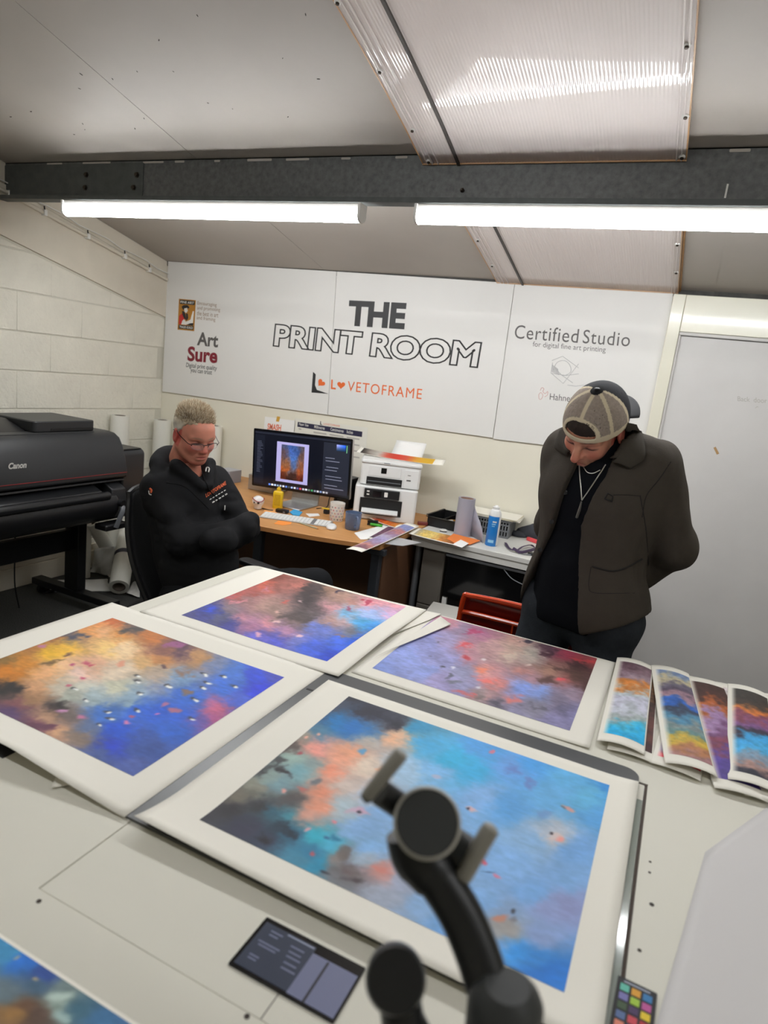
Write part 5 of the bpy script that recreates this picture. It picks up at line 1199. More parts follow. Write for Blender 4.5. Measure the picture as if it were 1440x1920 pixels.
for k in range(10):
    o = bpy.data.objects.new('slat', sl); COL.objects.link(o); parent_to(o, bk)
    o.matrix_basis = BT @ Matrix.Translation((BW, 0.004+k*(BD-0.014)/9, 0)) @ Matrix.Rotation(math.pi/2, 4, 'Z')
MB(BT).box(0, 0.003, 0, BD, 0.0, BH).obj('end_wall', m_bask, bk)
MB(BT).box(0, BW, BD-0.003, BD, 0.0, BH).obj('back_wall', m_bask, bk)
MB(BT).box(0.012, BW-0.012, 0.010, BD-0.012, 0.005, 0.06).obj('dark_lining', m_blackp, bk)
rk = random.Random(2)
for k in range(5):
    z = BH+0.0015+k*0.0028
    BTk = BT @ TR((rk.uniform(-0.012, 0.02)+BW/2, BD/2, z), rz=rk.uniform(-0.05, 0.05))
    tag(MB(BTk).box(-BW/2-0.03, BW/2+0.03, -BD/2-0.012, BD/2+0.002, 0, 0.0022).obj('loose_paper', mat('cream paper %d' % (k % 2), ((232, 228, 216), (214, 206, 180))[k % 2], 0.7)), '%s sheet of the papers lying on the grey basket' % ('lowest', 'second lowest', 'middle', 'second highest', 'top')[k], 'paper', 'papers on the basket')
# spray can
q = AZ(920, 1022, DZ); t = thing('spray_can', 'blue and white spray can on the pale desk', 'can', (q[0], q[1], DZ))
m_blue = mat('can blue', (32, 122, 200), 0.3)
CTm = TR((q[0], q[1], DZ))
MB(CTm).lathe([(0.031, 0), (0.033, 0.004), (0.033, 0.175), (0.032, 0.18)], 28).obj('can_body', m_blue, t, smooth=True, ang=30)
MB(CTm).lathe([(0.0335, 0.165), (0.033, 0.178), (0.026, 0.196), (0.018, 0.202)], 28).obj('can_shoulder', m_wp, t, smooth=True, ang=30)
MB(CTm).lathe([(0.018, 0.202), (0.019, 0.214), (0.012, 0.216), (0.008, 0.222)], 20).obj('cap', m_wp, t, smooth=True, ang=30)
def canlab(name, a0, a1, z0, z1, m_):
    n = 10
    MB(CTm).add([(0.0334*math.cos(a0+(a1-a0)*i/n), 0.0334*math.sin(a0+(a1-a0)*i/n), z) for z in (z0, z1) for i in range(n+1)], [(i, i+1, n+2+i, n+1+i) for i in range(n)]).obj(name, m_, t, smooth=True)
cdir = math.atan2(-q[1], -q[0])
canlab('side_stripe', cdir+0.85, cdir+1.5, 0.004, 0.166, m_wp)
canlab('label_mark', cdir-0.25, cdir+0.4, 0.132, 0.140, m_wp); canlab('label_mark', cdir-0.35, cdir+0.3, 0.120, 0.126, mat('pale blue print', (150, 200, 230), 0.4))
canlab('label_mark', cdir-0.30, cdir+0.2, 0.110, 0.114, MATS['pale blue print']); canlab('label_mark', cdir-0.6, cdir+0.35, 0.020, 0.036, MATS['pale blue print'])
# folded dark cap / pouch, red item, lanyard with keys at the end of the desk
q = AZ(985, 1010, DZ)
fbm_pts = []
t = thing('folded_glove', 'dark grey folded glove at the far right of the pale desk', 'glove', (q[0], q[1], DZ))
m_dkcloth = mat('dark grey cloth', (58, 60, 66), 0.85, bump=(60, 0.4))
def blob(mb, c, rx, ry, rz, n=16, seed=0, amp=0.2, flatten=True):
    vs = []; fs = []
    for j in range(n//2+1):
        th = math.pi*j/(n//2)
        for i in range(n):
            ph = 2*math.pi*i/n
            d = np.array([math.sin(th)*math.cos(ph), math.sin(th)*math.sin(ph), math.cos(th)])
            k = 1+amp*(float(fbm((d*2.2+seed)[None], 3, seed)[0])-0.5)*2
            p = d*k*np.array([rx, ry, rz])
            if flatten: p[2] = max(p[2], -rz*0.5)
            vs.append(tuple(np.array(c)+p))
    for j in range(n//2):
        for i in range(n):
            k = (i+1) % n; fs.append((j*n+i, j*n+k, (j+1)*n+k, (j+1)*n+i))
    mb.add(vs, fs)
mb = MB(); blob(mb, (q[0]+0.02, q[1]+0.07, DZ+0.025), 0.085, 0.05, 0.05, 20, 3, 0.35); mb.obj('palm', m_dkcloth, t, smooth='all')
mb = MB(); blob(mb, (q[0]-0.05, q[1]+0.02, DZ+0.012), 0.045, 0.03, 0.022, 16, 5, 0.3); mb.obj('cuff', m_dkcloth, t, smooth='all')
q = AZ(998, 1016, DZ); tag(MB(TR((q[0], q[1], DZ), rz=-0.5)).rrect(-0.04, 0.04, -0.012, 0.012, 0.0, 0.02, 0.008).obj('red_pen_case', mat('coral red plastic', (226, 80, 84), 0.4), None, bevel=0.004), 'coral red plastic case beside the dark glove', 'case')
q = AZ(975, 1030, DZ); t = thing('lanyard', 'dark purple lanyard with keys at the desk edge', 'lanyard', (q[0], q[1], DZ))
m_pur = mat('purple webbing', (64, 48, 76), 0.7)
path = smooth_path([AZ(948, 1018, DZ+0.008), AZ(955, 1028, DZ+0.010), AZ(968, 1032, DZ+0.014), AZ(980, 1025, DZ+0.016), AZ(995, 1022, DZ+0.012), AZ(1003, 1028, DZ+0.010), AZ(990, 1033, DZ+0.012), AZ(975, 1035, DZ+0.012), AZ(962, 1028, DZ+0.018)], 5)
MB().tube(path, 0.008, 8, flat=0.35).obj('strap', m_pur, t, smooth=True)
for k, (px, py) in enumerate(((978, 1038), (990, 1040), (985, 1034))):
    p = AZ(px, py, DZ+0.004)
    MB(TR((p[0], p[1], DZ+0.001+k*0.003), rz=0.6*k)).rrect(-0.018, 0.018, -0.006, 0.006, 0.0, 0.0025, 0.004).obj('key', m_lmetal, t)
p = AZ(998, 1042, DZ); MB(TR((p[0], p[1]+0.01, DZ), rz=-0.6)).rrect(-0.028, 0.028, -0.014, 0.014, 0.0, 0.012, 0.005).obj('fob', m_blackp, t, bevel=0.002)
# little carton behind the sitter
t = thing('grey_box', 'small grey carton on the desk behind the seated man', 'box', (-2.74, 3.6, DZ))
MB().box(-2.80, -2.690, 3.55, 3.68, DZ, DZ+0.083).obj('carton', mat('grey carton', (150, 150, 158), 0.6), t, bevel=0.002)
MB().box(-2.80, -2.690, 3.55, 3.68, DZ+0.083, DZ+0.085).obj('lid', mat('pale grey carton lid', (178, 178, 182), 0.6), t)
# ================================================================== LARGE PRINTER, ROLLS, CHAIRS, GIMBAL
m_pr = mat('charcoal printer plastic', (40, 41, 43), 0.42, bump=(400, 0.05))
m_pr2 = mat('black printer plastic', (24, 24, 26), 0.38)
m_prs = mat('satin black roller', (30, 31, 33), 0.28)
m_prtop = mat('dark grey printer lid', (58, 58, 58), 0.45)
m_redline = mat('red accent', (150, 44, 48), 0.4)
lf = thing('large_format_printer', 'large black floor standing printer against the block wall', 'printer', (-3.1, 2.35, 0))
Y0, Y1 = 1.72, 2.825
prof = [(-3.42, 0.60), (-3.42, 1.03), (-3.30, 1.062), (-3.02, 1.066), (-2.965, 1.06), (-2.925, 1.038), (-2.895, 0.99), (-2.875, 0.93), (-2.858, 0.86), (-2.856, 0.822), (-2.875, 0.815), (-2.96, 0.812), (-2.97, 0.60)]
def prof_y(poly, y0, y1):      # (x, z) profile extruded along y
    return MB().prism(poly, y0, y1, 'y')
prof_y(prof, Y0, Y1).obj('body', m_pr, lf, bevel=0.008)
prof_y([(-3.35, 1.0655), (-3.02, 1.069), (-2.985, 1.066), (-2.985, 1.063), (-3.35, 1.062)], Y0, Y1-0.13).obj('lid', m_prtop, lf)
MB().box(-2.862, -2.8545, Y0, Y1-0.005, 0.846, 0.8485).obj('red_line', m_redline, lf)
MB().box(-3.25, -3.22, 2.60, 2.78, 1.063, 1.070).obj('red_latch', m_redline, lf)
prof_y([(-3.02, 0.815), (-2.872, 0.808), (-2.868, 0.800), (-3.02, 0.79)], Y0, Y1-0.01).obj('front_lip', m_pr2, lf)
prof_y([(-2.97, 0.80), (-2.90, 0.79), (-2.83, 0.762), (-2.82, 0.745), (-2.97, 0.74)], Y0, 2.62).obj('output_guide', m_prs, lf, bevel=0.004)
MB().tube([(-2.795, Y0, 0.742), (-2.795, 2.63, 0.742)], 0.024, 20).obj('roller', m_prs, lf, smooth=True)
prof_y([(-3.08, 0.74), (-2.80, 0.74), (-2.778, 0.71), (-2.775, 0.66), (-2.80, 0.615), (-2.86, 0.582), (-2.96, 0.572), (-3.20, 0.572), (-3.22, 0.65)], Y0, 2.70).obj('lower_cover', m_pr2, lf, bevel=0.012)
prof_y([(-3.08, 0.80), (-2.92, 0.80), (-2.84, 0.76), (-2.82, 0.60), (-2.88, 0.575), (-3.22, 0.575)], 2.70, 2.80).obj('side_bracket', m_pr, lf, bevel=0.006)
MB().rrect(-3.36, -2.885, 0.575, 0.968, 2.815, 2.985, [0.03, 0.035, 0.03, 0.03], 5, 'y').obj('end_cover', m_pr, lf, bevel=0.010)
MB().box(-3.30, -2.90, 2.83, 2.97, 0.966, 0.972).obj('ink_hatch', m_pr2, lf, bevel=0.003)
MB().rrect(-3.34, -3.0, 2.33, 2.715, 1.068, 1.126, 0.02).obj('top_tray', m_pr, lf, bevel=0.006)
MB().box(-2.999, -2.9965, 2.43, 2.70, 1.076, 1.088).obj('tray_slot', m_dark, lf)
prof_y([(-3.40, 1.068), (-3.04, 1.068), (-3.20, 1.118), (-3.40, 1.12)], 1.80, 2.325).obj('rear_cover', m_pr2, lf, bevel=0.006)
text_fit('brand_lettering', 'Canon', (-2.8755, 2.096, 0.920), (-2.8755, 2.192, 0.920), (-2.8695, 2.096, 0.952), m_paper_white, lf, offset=0.045, lift=(0.0032, 0, 0))
# lever
lv = smooth_path([(-2.765, 2.700, 0.690), (-2.745, 2.692, 0.665), (-2.745, 2.672, 0.62), (-2.755, 2.655, 0.565)], 5)
MB().tube(lv, 0.014, 8, flat=0.6).obj('lever', mat('grey lever', (96, 98, 102), 0.4), lf, smooth=True)
MB().tube([(-2.83, 2.70, 0.695), (-2.75, 2.70, 0.695)], 0.02, 14).obj('lever_pivot', m_pr2, lf, smooth=True)
MB().box(-2.86, -2.77, 2.60, 2.76, 0.545, 0.580).obj('lever_catch', m_pr2, lf, bevel=0.008)
# stand
for yl_ in (2.715, 1.86):
    MB().box(-3.185, -3.075, yl_-0.03, yl_+0.03, 0.10, 0.58).obj('stand_leg', m_pr2, lf, bevel=0.004)
    ft = MB().box(-3.46, -2.80, yl_-0.035, yl_+0.035, 0.060, 0.100).obj('stand_foot', m_pr2, lf, bevel=0.004)
    for xw in (-3.41, -2.84):
        MB(TR((xw, yl_, 0.031), ry=math.pi/2)).lathe([(0.022, -0.016), (0.030, -0.012), (0.030, 0.012), (0.022, 0.016)], 16).obj('caster', m_blackp, ft, smooth=True, ang=30)
MB().box(-3.15, -3.11, 1.86, 2.715, 0.352, 0.478).obj('cross_bar', m_pr2, lf, bevel=0.004)
MB().tube(smooth_path([(-3.28, 2.44, 0.58), (-3.30, 2.45, 0.35), (-3.30, 2.45, 0.15), (-3.29, 2.47, 0.004)], 6), 0.004, 6).obj('power_cable', m_blackp, lf, smooth=True)
cable('black cable curling over the carpet under the printer', [AZ(80, 1112, 0.005), AZ(130, 1108, 0.005), AZ(160, 1114, 0.005), AZ(190, 1131, 0.005)], 0.004)
tag(MB(TR((-2.45, 1.90, 0.0), rz=0.1)).rrect(-0.42, 0.30, -0.25, 0.30, 0.0, 0.012, 0.03).obj('floor_mat', mat('black mat', (14, 14, 14), 0.9, bump=(150, 0.4)), None, bevel=0.003), 'black rubber mat on the carpet in front of the printer', 'mat')

# --- paper rolls
m_roll = mat('white roll paper', (226, 224, 214), 0.6)
m_core = mat('grey card core', (140, 126, 116), 0.8)
def roll(label, a, b, r, rc=None, wrap=None, name='paper_roll'):
    a = Vector(tuple(map(float, a))); b = Vector(tuple(map(float, b)))
    L_ = (b-a).length
    T_ = Matrix.Translation(a) @ (b-a).to_track_quat('Z', 'Y').to_matrix().to_4x4()
    t = thing(name, label, 'paper roll', (a[0], a[1], 0), 'paper rolls by the wall')
    rc = rc or r*0.55
    MB(T_).lathe([(rc, 0.0), (r, 0.0), (r, L_), (rc, L_)], 28, cap=False).obj('paper', m_roll, t, smooth=True, ang=40)
    MB(T_).lathe([(rc, L_-0.002), (rc*0.88, L_-0.002), (rc*0.88, 0.002), (rc, 0.002)], 24, cap=False).obj('core', m_core, t, smooth=True, ang=40)
    if wrap:
        MB(T_).lathe([(r+0.001, L_*wrap[0]), (r+0.0015, L_*wrap[1])], 28, cap=False).obj('dark_band', mat('navy tape', (40, 42, 62), 0.4), t, smooth=True)
    return t
roll('tall white paper roll standing by the block wall behind the printer', (XL+0.085, 3.40, 0), (XL+0.085, 3.40, 1.078), 0.062, 0.038)
roll('tall white paper roll standing in the wall corner left of the seated man', (-3.50, 3.78, 0), (-3.50, 3.78, 1.045), 0.062, 0.036)
roll('tall white paper roll seen just right of the seated man\'s face', (-3.045, 3.80, 0), (-3.045, 3.80, 1.066), 0.062, 0.036)
roll('white paper roll lying towards us with its open end in view', AZ(223, 1101, 0.062), AY(243, 985, 3.38), 0.062, 0.040, (0.44, 0.50))
roll('thick white paper roll leaning behind the office chair', AZ(283, 1106, 0.06), AY(252, 975, 3.64), 0.052, 0.034)
roll('slim white paper roll standing right beside the printer leg', AZ(160, 1082, 0.0)+np.array([0, 0, 0.0]), AZ(160, 1082, 0.0)+np.array([-0.02, 0.02, 0.62]), 0.030, 0.02)
roll('white paper roll slanting down behind the printer lever', AX(172, 978, -3.45), AY(214, 1050, 3.36), 0.045, 0.028)
def crumple(label, pxs, Yp, amp, seed, name='crumpled_paper', n=14, flat=False):
    P = [AY(*p, Yp) if not flat else AZ(*p, 0.012) for p in pxs]
    def f(u, v):
        p = (1-u)*(1-v)*P[0]+u*(1-v)*P[1]+u*v*P[2]+(1-u)*v*P[3]
        k = float(fbm(np.array([[u*2.3, v*2.3]])+seed, 3, seed)[0])-0.5
        q = p+np.array([0.3*k*amp, -k*amp, (k*amp if flat else 0.15*k*amp)])
        return (q[0], q[1], max(q[2], 0.003))
    return tag(MB().grid(f, n, n).obj(name, m_sheet, None, smooth='all', solid=0.0008), label, 'paper')
crumple('bent white sheet standing among the paper rolls', [(170, 1082), (206, 1092), (218, 1024), (182, 1028)], 3.20, 0.10, 3)
crumple('tall white sheet curling up behind the leaning rolls', [(188, 1050), (222, 1050), (233, 983), (190, 985)], 3.5, 0.10, 5)
crumple('crumpled white paper lying at the foot of the rolls', [(96, 1108), (205, 1108), (200, 1084), (84, 1088)], 3.0, 0.10, 7, flat=True)
crumple('small white sheet on the carpet between two rolls', [(238, 1113), (262, 1120), (262, 1092), (250, 1090)], 3.0, 0.03, 9, flat=True)
roll('white paper roll tucked behind the chair back', AZ(300, 1108, 0.045)+np.array([0.10, 0.16, 0]), AY(285, 985, 3.66), 0.050, 0.03)

# --- red plastic chair
rc = thing('red_chair', 'translucent red orange plastic chair beside the standing man', 'chair', (-0.62, 2.55, 0))
m_red = mat('red orange plastic', (236, 78, 30), 0.22, trans=0.25, coat=0.4)
m_red2 = mat('dark red plastic', (120, 22, 14), 0.25, trans=0.2, coat=0.4)
p0, p1 = AY(871, 1113, 2.36), AY(1010, 1130, 2.36)
cx0, cx1, ct = p0[0], p0[0]+0.44, p0[2]
pl_ = smooth_path([(cx0-0.03, 2.40, ct-0.24), (cx0-0.012, 2.375, ct-0.12), (cx0, 2.36, ct-0.015), (cx0+0.03, 2.355, ct), (cx0+0.22, 2.345, ct+0.012), (cx1-0.03, 2.355, ct), (cx1, 2.36, ct-0.015), (cx1+0.012, 2.375, ct-0.12), (cx1+0.03, 2.40, ct-0.24)], 6)
MB().tube(pl_, 0.010, 8).obj('back_rim', m_red, rc, smooth=True)
MB().grid(lambda u, v: (cx0-0.02*(1-v)+(cx1-cx0+0.04*(1-v))*u, 2.40-0.045*v+0.03*(2*u-1)**2*0-0.03*math.sin(math.pi*u)*0.5+0.02, ct-0.24+0.238*v), 16, 8).obj('backrest', m_red2, rc, smooth='all', solid=0.006)
zr = AY(868, 1145, 2.37)[2]
rail = smooth_path([(cx0-0.01, 2.385, zr-0.02), (cx0+0.02, 2.365, zr), (cx0+0.22, 2.352, zr+0.008), (cx1-0.02, 2.365, zr), (cx1+0.01, 2.385, zr-0.02)], 6)
MB().tube(rail, 0.009, 8).obj('back_rail', m_red, rc, smooth=True)
zr2 = zr-0.062
MB().tube([(a[0], a[1]+0.006, a[2]-0.062) for a in rail], 0.008, 8).obj('back_rail', m_red, rc, smooth=True)
MB().box(cx0+0.20, cx0+0.206, 2.350, 2.365, zr2, zr).obj('rail_divider', m_red, rc)
MB().rrect(cx0-0.03, cx1+0.03, 2.42, 2.84, 0.44, 0.455, 0.06).obj('seat', m_red2, rc, bevel=0.005)
for x in (cx0-0.01, cx1+0.01):
    for y in (2.44, 2.81):
        MB().tube([(x, y, 0.442), (x+(0.02 if x > cx0+0.1 else -0.02), y+(0.03 if y > 2.6 else -0.02), 0.0)], 0.011, 8).obj('leg', m_lmetal, rc, smooth=True)
for x in (cx0-0.015, cx1+0.015):
    MB().tube([(x, 2.41, ct-0.22), (x, 2.45, 0.448)], 0.012, 8).obj('back_post', m_red, rc, smooth=True)

# --- office chair under the seated man
oc = thing('office_chair', 'black high backed office chair holding the seated man', 'chair', (-1.92, 2.27, 0))
m_fab = mat('black chair fabric', (20, 20, 22), 0.8, bump=(500, 0.3))
th = -0.19
OF = np.array([math.cos(th), math.sin(th), 0]); OL = np.array([-OF[1], OF[0], 0]); OO = np.array([-1.905, 2.275, 0])
def ocw(f, l, z): return OO+OF*f+OL*l+np.array([0, 0, z])
def back(u, v):
    w_ = 0.185+0.03*math.sin(math.pi*min(1, v*1.1))
    l = (2*u-1)*w_
    f = -0.235-0.02*v+0.05*(2*u-1)**2+0.16*(1-v)**1.6
    return tuple(ocw(f, l, 0.47+0.485*v-0.02*abs(2*u-1)**4*(v > 0.9)))
MB().grid(back, 14, 18).obj('backrest', m_fab, oc, smooth='all', solid=0.026)
edge = [back(0, v/16) for v in range(17)]+[back(u/12, 1.0) for u in range(1, 12)]+[back(1, 1-v/16) for v in range(17)]
MB().tube(edge, 0.014, 8).obj('back_frame', m_blackp, oc, smooth=True)
ST = TR(tuple(ocw(0.06, 0.0, 0)), rz=0.25)
MB(ST).rrect(-0.25, 0.25, -0.235, 0.235, 0.40, 0.47, 0.09).obj('seat', m_fab, oc, bevel=0.02)
for s in (-1, 1):
    ah = 0.60 if s > 0 else 0.47
    arm_pts = smooth_path([tuple(ocw(0.04, s*0.24, 0.42)), tuple(ocw(0.06, s*0.29, ah-0.03)), tuple(ocw(0.08, s*0.29, ah))], 5)
    a_ = MB().tube(arm_pts, 0.018, 8).obj('armrest', m_blackp, oc, smooth=True)
    MB(TR(tuple(ocw(0.14, s*0.29, ah)), rz=th)).rrect(-0.12, 0.12, -0.035, 0.035, 0.0, 0.025, 0.03).obj('arm_pad', m_blackp, a_, bevel=0.006)
c = ocw(0.03, 0, 0)
MB(TR(tuple(c))).lathe([(0.028, 0.09), (0.028, 0.26), (0.018, 0.26), (0.018, 0.40)], 16).obj('gas_lift', m_blackp, oc, smooth=True, ang=30)
for k in range(5):
    a = 0.4+k*2*math.pi/5
    e = (c[0]+0.28*math.cos(a), c[1]+0.28*math.sin(a), 0.075)
    lg = MB().tube([(c[0], c[1], 0.12), e], [0.028, 0.016], 8).obj('base_arm', m_blackp, oc, smooth=True)
    MB(TR((e[0], e[1], 0.03), rz=a+1.2) @ Matrix.Rotation(math.pi/2, 4, 'Y')).lathe([(0.018, -0.022), (0.029, -0.018), (0.029, 0.018), (0.018, 0.022)], 14).obj('caster', m_blackp, lg, smooth=True, ang=30)

# --- phone gimbal standing on the table in the foreground
GD = 0.50
def GP(px, py, d=GD): return CAMP+ray(px, py)*d
gm = thing('phone_gimbal', 'dark grey phone gimbal with empty silver clamp in the foreground', 'gimbal', (-0.03, 0.36, TZ))
m_g1 = mat('gimbal charcoal', (52, 54, 54), 0.5, bump=(600, 0.03))
m_g2 = mat('gimbal black', (26, 27, 28), 0.4)
m_g3 = mat('gimbal grey ring', (186, 182, 172), 0.4)
m_g4 = mat('gimbal clamp grey', (150, 147, 138), 0.45)
nv = Vector(tuple(-ray(800, 1545))).normalized()          # motor face looks towards us, tipped up a little
nv = (nv+Vector((0.05, 0.0, 0.10))).normalized()
def along(c, d=nv): return Matrix.Translation(Vector(tuple(c))) @ d.to_track_quat('Z', 'Y').to_matrix().to_4x4()
mc = GP(801, 1542)
R_ = 0.0245
MB(along(mc)).lathe([(R_*0.80, -0.040), (R_*0.97, -0.034), (R_*1.0, -0.010), (R_*1.0, -0.004)], 40).obj('roll_motor', m_g2, gm, smooth=True, ang=35)
MB(along(mc)).lathe([(R_*1.0, -0.010), (R_*1.055, -0.008), (R_*1.055, -0.001), (R_*0.98, 0.001), (R_*0.96, -0.001)], 40, cap=False).obj('motor_ring', m_g3, gm, smooth=True, ang=35)
MB(along(mc)).lathe([(R_*0.955, -0.003), (R_*0.955, -0.0005), (R_*0.94, 0.0), (0.0002, 0.0)], 40).obj('motor_cap', m_g1, gm, smooth=True, ang=35)
# clamp : stub, two jaws
vd = np.array(nv)*-0.012
def bar(name, pts, r, m_, flat=0.7, n=12):
    return MB().tube([tuple(np.asarray(p)+vd) for p in pts], r, n, flat=flat, up=tuple(nv)).obj(name, m_, gm, smooth=True)
bar('clamp_stub', [GP(775, 1525, 0.525), GP(712, 1482, 0.512)], 0.0105, m_g2, 0.9)
j1 = bar('clamp_jaw', [GP(684, 1496), GP(688, 1489), GP(745, 1418), GP(754, 1407), GP(756, 1404)], [0.003, 0.0052, 0.0062, 0.0056, 0.003], m_g4, 0.9)
bar('jaw_tip', [GP(690, 1488), GP(681, 1497)], [0.0056, 0.004], m_g2)
bar('clamp_arm', [GP(815, 1555, 0.525), GP(850, 1580, 0.52), GP(885, 1605, 0.508)], 0.0135, m_g1, 0.8)
bar('clamp_jaw', [GP(868, 1653), GP(872, 1645), GP(918, 1562), GP(926, 1550), GP(929, 1546)], [0.003, 0.0066, 0.0072, 0.0066, 0.003], m_g4, 0.9)
# arm down to the pan motor
arm = smooth_path([GP(770, 1560, 0.52), GP(782, 1606, 0.52), GP(822, 1650, 0.515), GP(862, 1712, 0.505), GP(892, 1780, 0.495), GP(915, 1850, 0.485)], 6)
MB().tube(arm, [0.020]*8+[0.019]*4+[0.0170]*(len(arm)-12), 14, flat=0.72, up=tuple(nv)).obj('arm', m_g2, gm, smooth=True)
pc = GP(945, 1905, 0.475)
hd = Vector((0.06, 0.0, -1.0)).normalized()
HT = Matrix.Translation(Vector(tuple(pc))) @ hd.to_track_quat('Z', 'Y').to_matrix().to_4x4()
MB(HT).lathe([(0.016, -0.026), (0.0245, -0.018), (0.0270, -0.012), (0.0270, 0.030), (0.023, 0.036)], 32).obj('pan_motor', m_g1, gm, smooth=True, ang=30)
zh = pc[2]-0.036
hb = Vector(tuple(pc))+hd*0.036
ht = Vector((hb.x+0.012, hb.y, TZ+0.075))
MB().tube([tuple(hb), tuple(hb+(ht-hb)*0.12), tuple(hb+(ht-hb)*0.6), tuple(ht)], [0.017, 0.019, 0.019, 0.017], 16, flat=0.85).obj('handle', m_g2, gm, smooth=True)
MB(TR((ht.x, ht.y, TZ+0.055))).lathe([(0.014, 0), (0.016, 0.004), (0.016, 0.022)], 16).obj('tripod_head', m_g1, gm, smooth=True)
for k in range(3):
    a = 1.2+k*2*math.pi/3
    MB().tube([(ht.x, ht.y, TZ+0.062), (ht.x+0.075*math.cos(a), ht.y+0.075*math.sin(a), TZ+0.0065)], [0.009, 0.006], 8).obj('tripod_leg', m_g2, gm, smooth=True)
# side motor at the lower left, joined to the pan motor by a yoke
sc_ = GP(742, 1838, 0.47)
MB(along(sc_)).lathe([(0.018, -0.036), (0.0215, -0.028), (0.0220, -0.004), (0.020, 0.001), (0.0002, 0.002)], 36).obj('tilt_motor', m_g2, gm, smooth=True, ang=35)
bar('yoke', [GP(745, 1850, 0.48), GP(757, 1925, 0.475), GP(800, 1990, 0.47), GP(880, 2000, 0.47), tuple(np.array(hb)-np.array([0, 0, 0.008]))], [0.0155, 0.0165, 0.015, 0.013, 0.012], m_g2, 0.8)
# ================================================================== PEOPLE (signed distance bodies meshed with surface nets)
def v3(*a): return np.array(a, np.float32)
def sd_cap(P, a, b, ra, rb):
    a = np.asarray(a, np.float32); b = np.asarray(b, np.float32); ba = b-a
    t = np.clip(((P-a)@ba)/max(float(ba@ba), 1e-9), 0, 1)
    return np.sqrt(((P-(a+t[:, None]*ba))**2).sum(1))-(ra+(rb-ra)*t)
def sd_ell(P, c, r, R=None):
    q = P-np.asarray(c, np.float32)
    if R is not None: q = q@np.asarray(R, np.float32)
    r = np.asarray(r, np.float32)
    k0 = np.sqrt(((q/r)**2).sum(1)); k1 = np.sqrt(((q/(r*r))**2).sum(1))
    return k0*(k0-1)/np.maximum(k1, 1e-6)
def smin(a, b, k):
    h = np.clip(0.5+0.5*(b-a)/k, 0, 1)
    return b*(1-h)+a*h-k*h*(1-h)
def smax(a, b, k): return -smin(-a, -b, k)
def union(ds, k):
    d = ds[0]
    for e in ds[1:]: d = smin(d, e, k)
    return d
def surface_nets(fn, lo, hi, h):
    lo = np.asarray(lo, float); n = np.ceil((np.asarray(hi, float)-lo)/h).astype(int)+1
    g = np.stack(np.meshgrid(*[lo[i]+h*np.arange(n[i]) for i in range(3)], indexing='ij'), -1).reshape(-1, 3).astype(np.float32)
    Fv = fn(g).reshape(n)
    s = Fv < 0
    c = np.zeros(tuple(n-1), int)
    for a in (0, 1):
        for b in (0, 1):
            for d in (0, 1):
                c += s[a:n[0]-1+a, b:n[1]-1+b, d:n[2]-1+d]
    act = (c > 0) & (c < 8)
    idx = -np.ones(act.shape, int); cells = np.argwhere(act); idx[act] = np.arange(len(cells))
    pos = np.zeros((len(cells), 3)); cnt = np.zeros(len(cells))
    cor = [(a, b, d) for a in (0, 1) for b in (0, 1) for d in (0, 1)]
    for i, p in enumerate(cor):
        for q in cor[i+1:]:
            if sum(abs(p[k]-q[k]) for k in range(3)) != 1: continue
            fa = Fv[cells[:, 0]+p[0], cells[:, 1]+p[1], cells[:, 2]+p[2]]; fb = Fv[cells[:, 0]+q[0], cells[:, 1]+q[1], cells[:, 2]+q[2]]
            mk = (fa < 0) != (fb < 0)
            t = np.where(mk, fa/np.where(mk, fa-fb, 1), 0)[:, None]
            pos += np.where(mk[:, None], np.array(p)+t*(np.array(q)-np.array(p)), 0); cnt += mk
    V = lo+h*(cells+pos/cnt[:, None])
    faces = []
    for ax in range(3):
        u, w_ = (ax+1) % 3, (ax+2) % 3
        sl0 = [slice(None)]*3; sl1 = [slice(None)]*3
        sl0[ax] = slice(0, n[ax]-1); sl1[ax] = slice(1, n[ax])
        a = s[tuple(sl0)]; b = s[tuple(sl1)]
        e = np.argwhere(a != b)
        e = e[(e[:, u] > 0) & (e[:, w_] > 0) & (e[:, u] < n[u]-1) & (e[:, w_] < n[w_]-1)]
        fl = a[e[:, 0], e[:, 1], e[:, 2]]
        def cell(du, dw):
            k = e.copy(); k[:, u] -= du; k[:, w_] -= dw
            return idx[k[:, 0], k[:, 1], k[:, 2]]
        q = np.stack([cell(1, 1), cell(0, 1), cell(0, 0), cell(1, 0)], 1)
        q = np.where(fl[:, None], q, q[:, ::-1])
        faces.append(q[(q >= 0).all(1)])
    return V, np.concatenate(faces)
def np_mesh(name, V, Fc, material, parent, cols=None, smooth=True):
    me = bpy.data.meshes.new(name)
    me.from_pydata(V.tolist(), [], Fc.tolist()); me.update()
    if cols is not None: vcol_mesh(me, lin_np(cols))
    return link(name, me, material, parent, smooth=smooth)
def folds(P, seed, amp=0.006, fr=(7, 7, 11)):
    n1 = vnoise(P*np.array(fr)+seed, seed); n2 = vnoise(P*np.array(fr)*2.3+seed*3.1, seed+1)
    return ((1-abs(2*n1-1))-0.5)*amp+((1-abs(2*n2-1))-0.5)*amp*0.45
def rotm(yaw, pitch, roll=0.0):
    """columns = local x (person's left), y (forward), z (up) in world; yaw = heading of forward, pitch>0 looks down"""
    f = np.array([math.cos(yaw)*math.cos(pitch), math.sin(yaw)*math.cos(pitch), -math.sin(pitch)])
    l = np.array([-math.sin(yaw), math.cos(yaw), 0.0])
    u = np.cross(f, l)
    l2 = l*math.cos(roll)+u*math.sin(roll); u2 = -l*math.sin(roll)+u*math.cos(roll)
    return np.stack([l2, f, u2], 1)
m_skin = mat('skin', rough=0.5, spec=0.35, vcol='Col')
m_vc = mat('coloured cloth', rough=0.8, spec=0.2, vcol='Col')

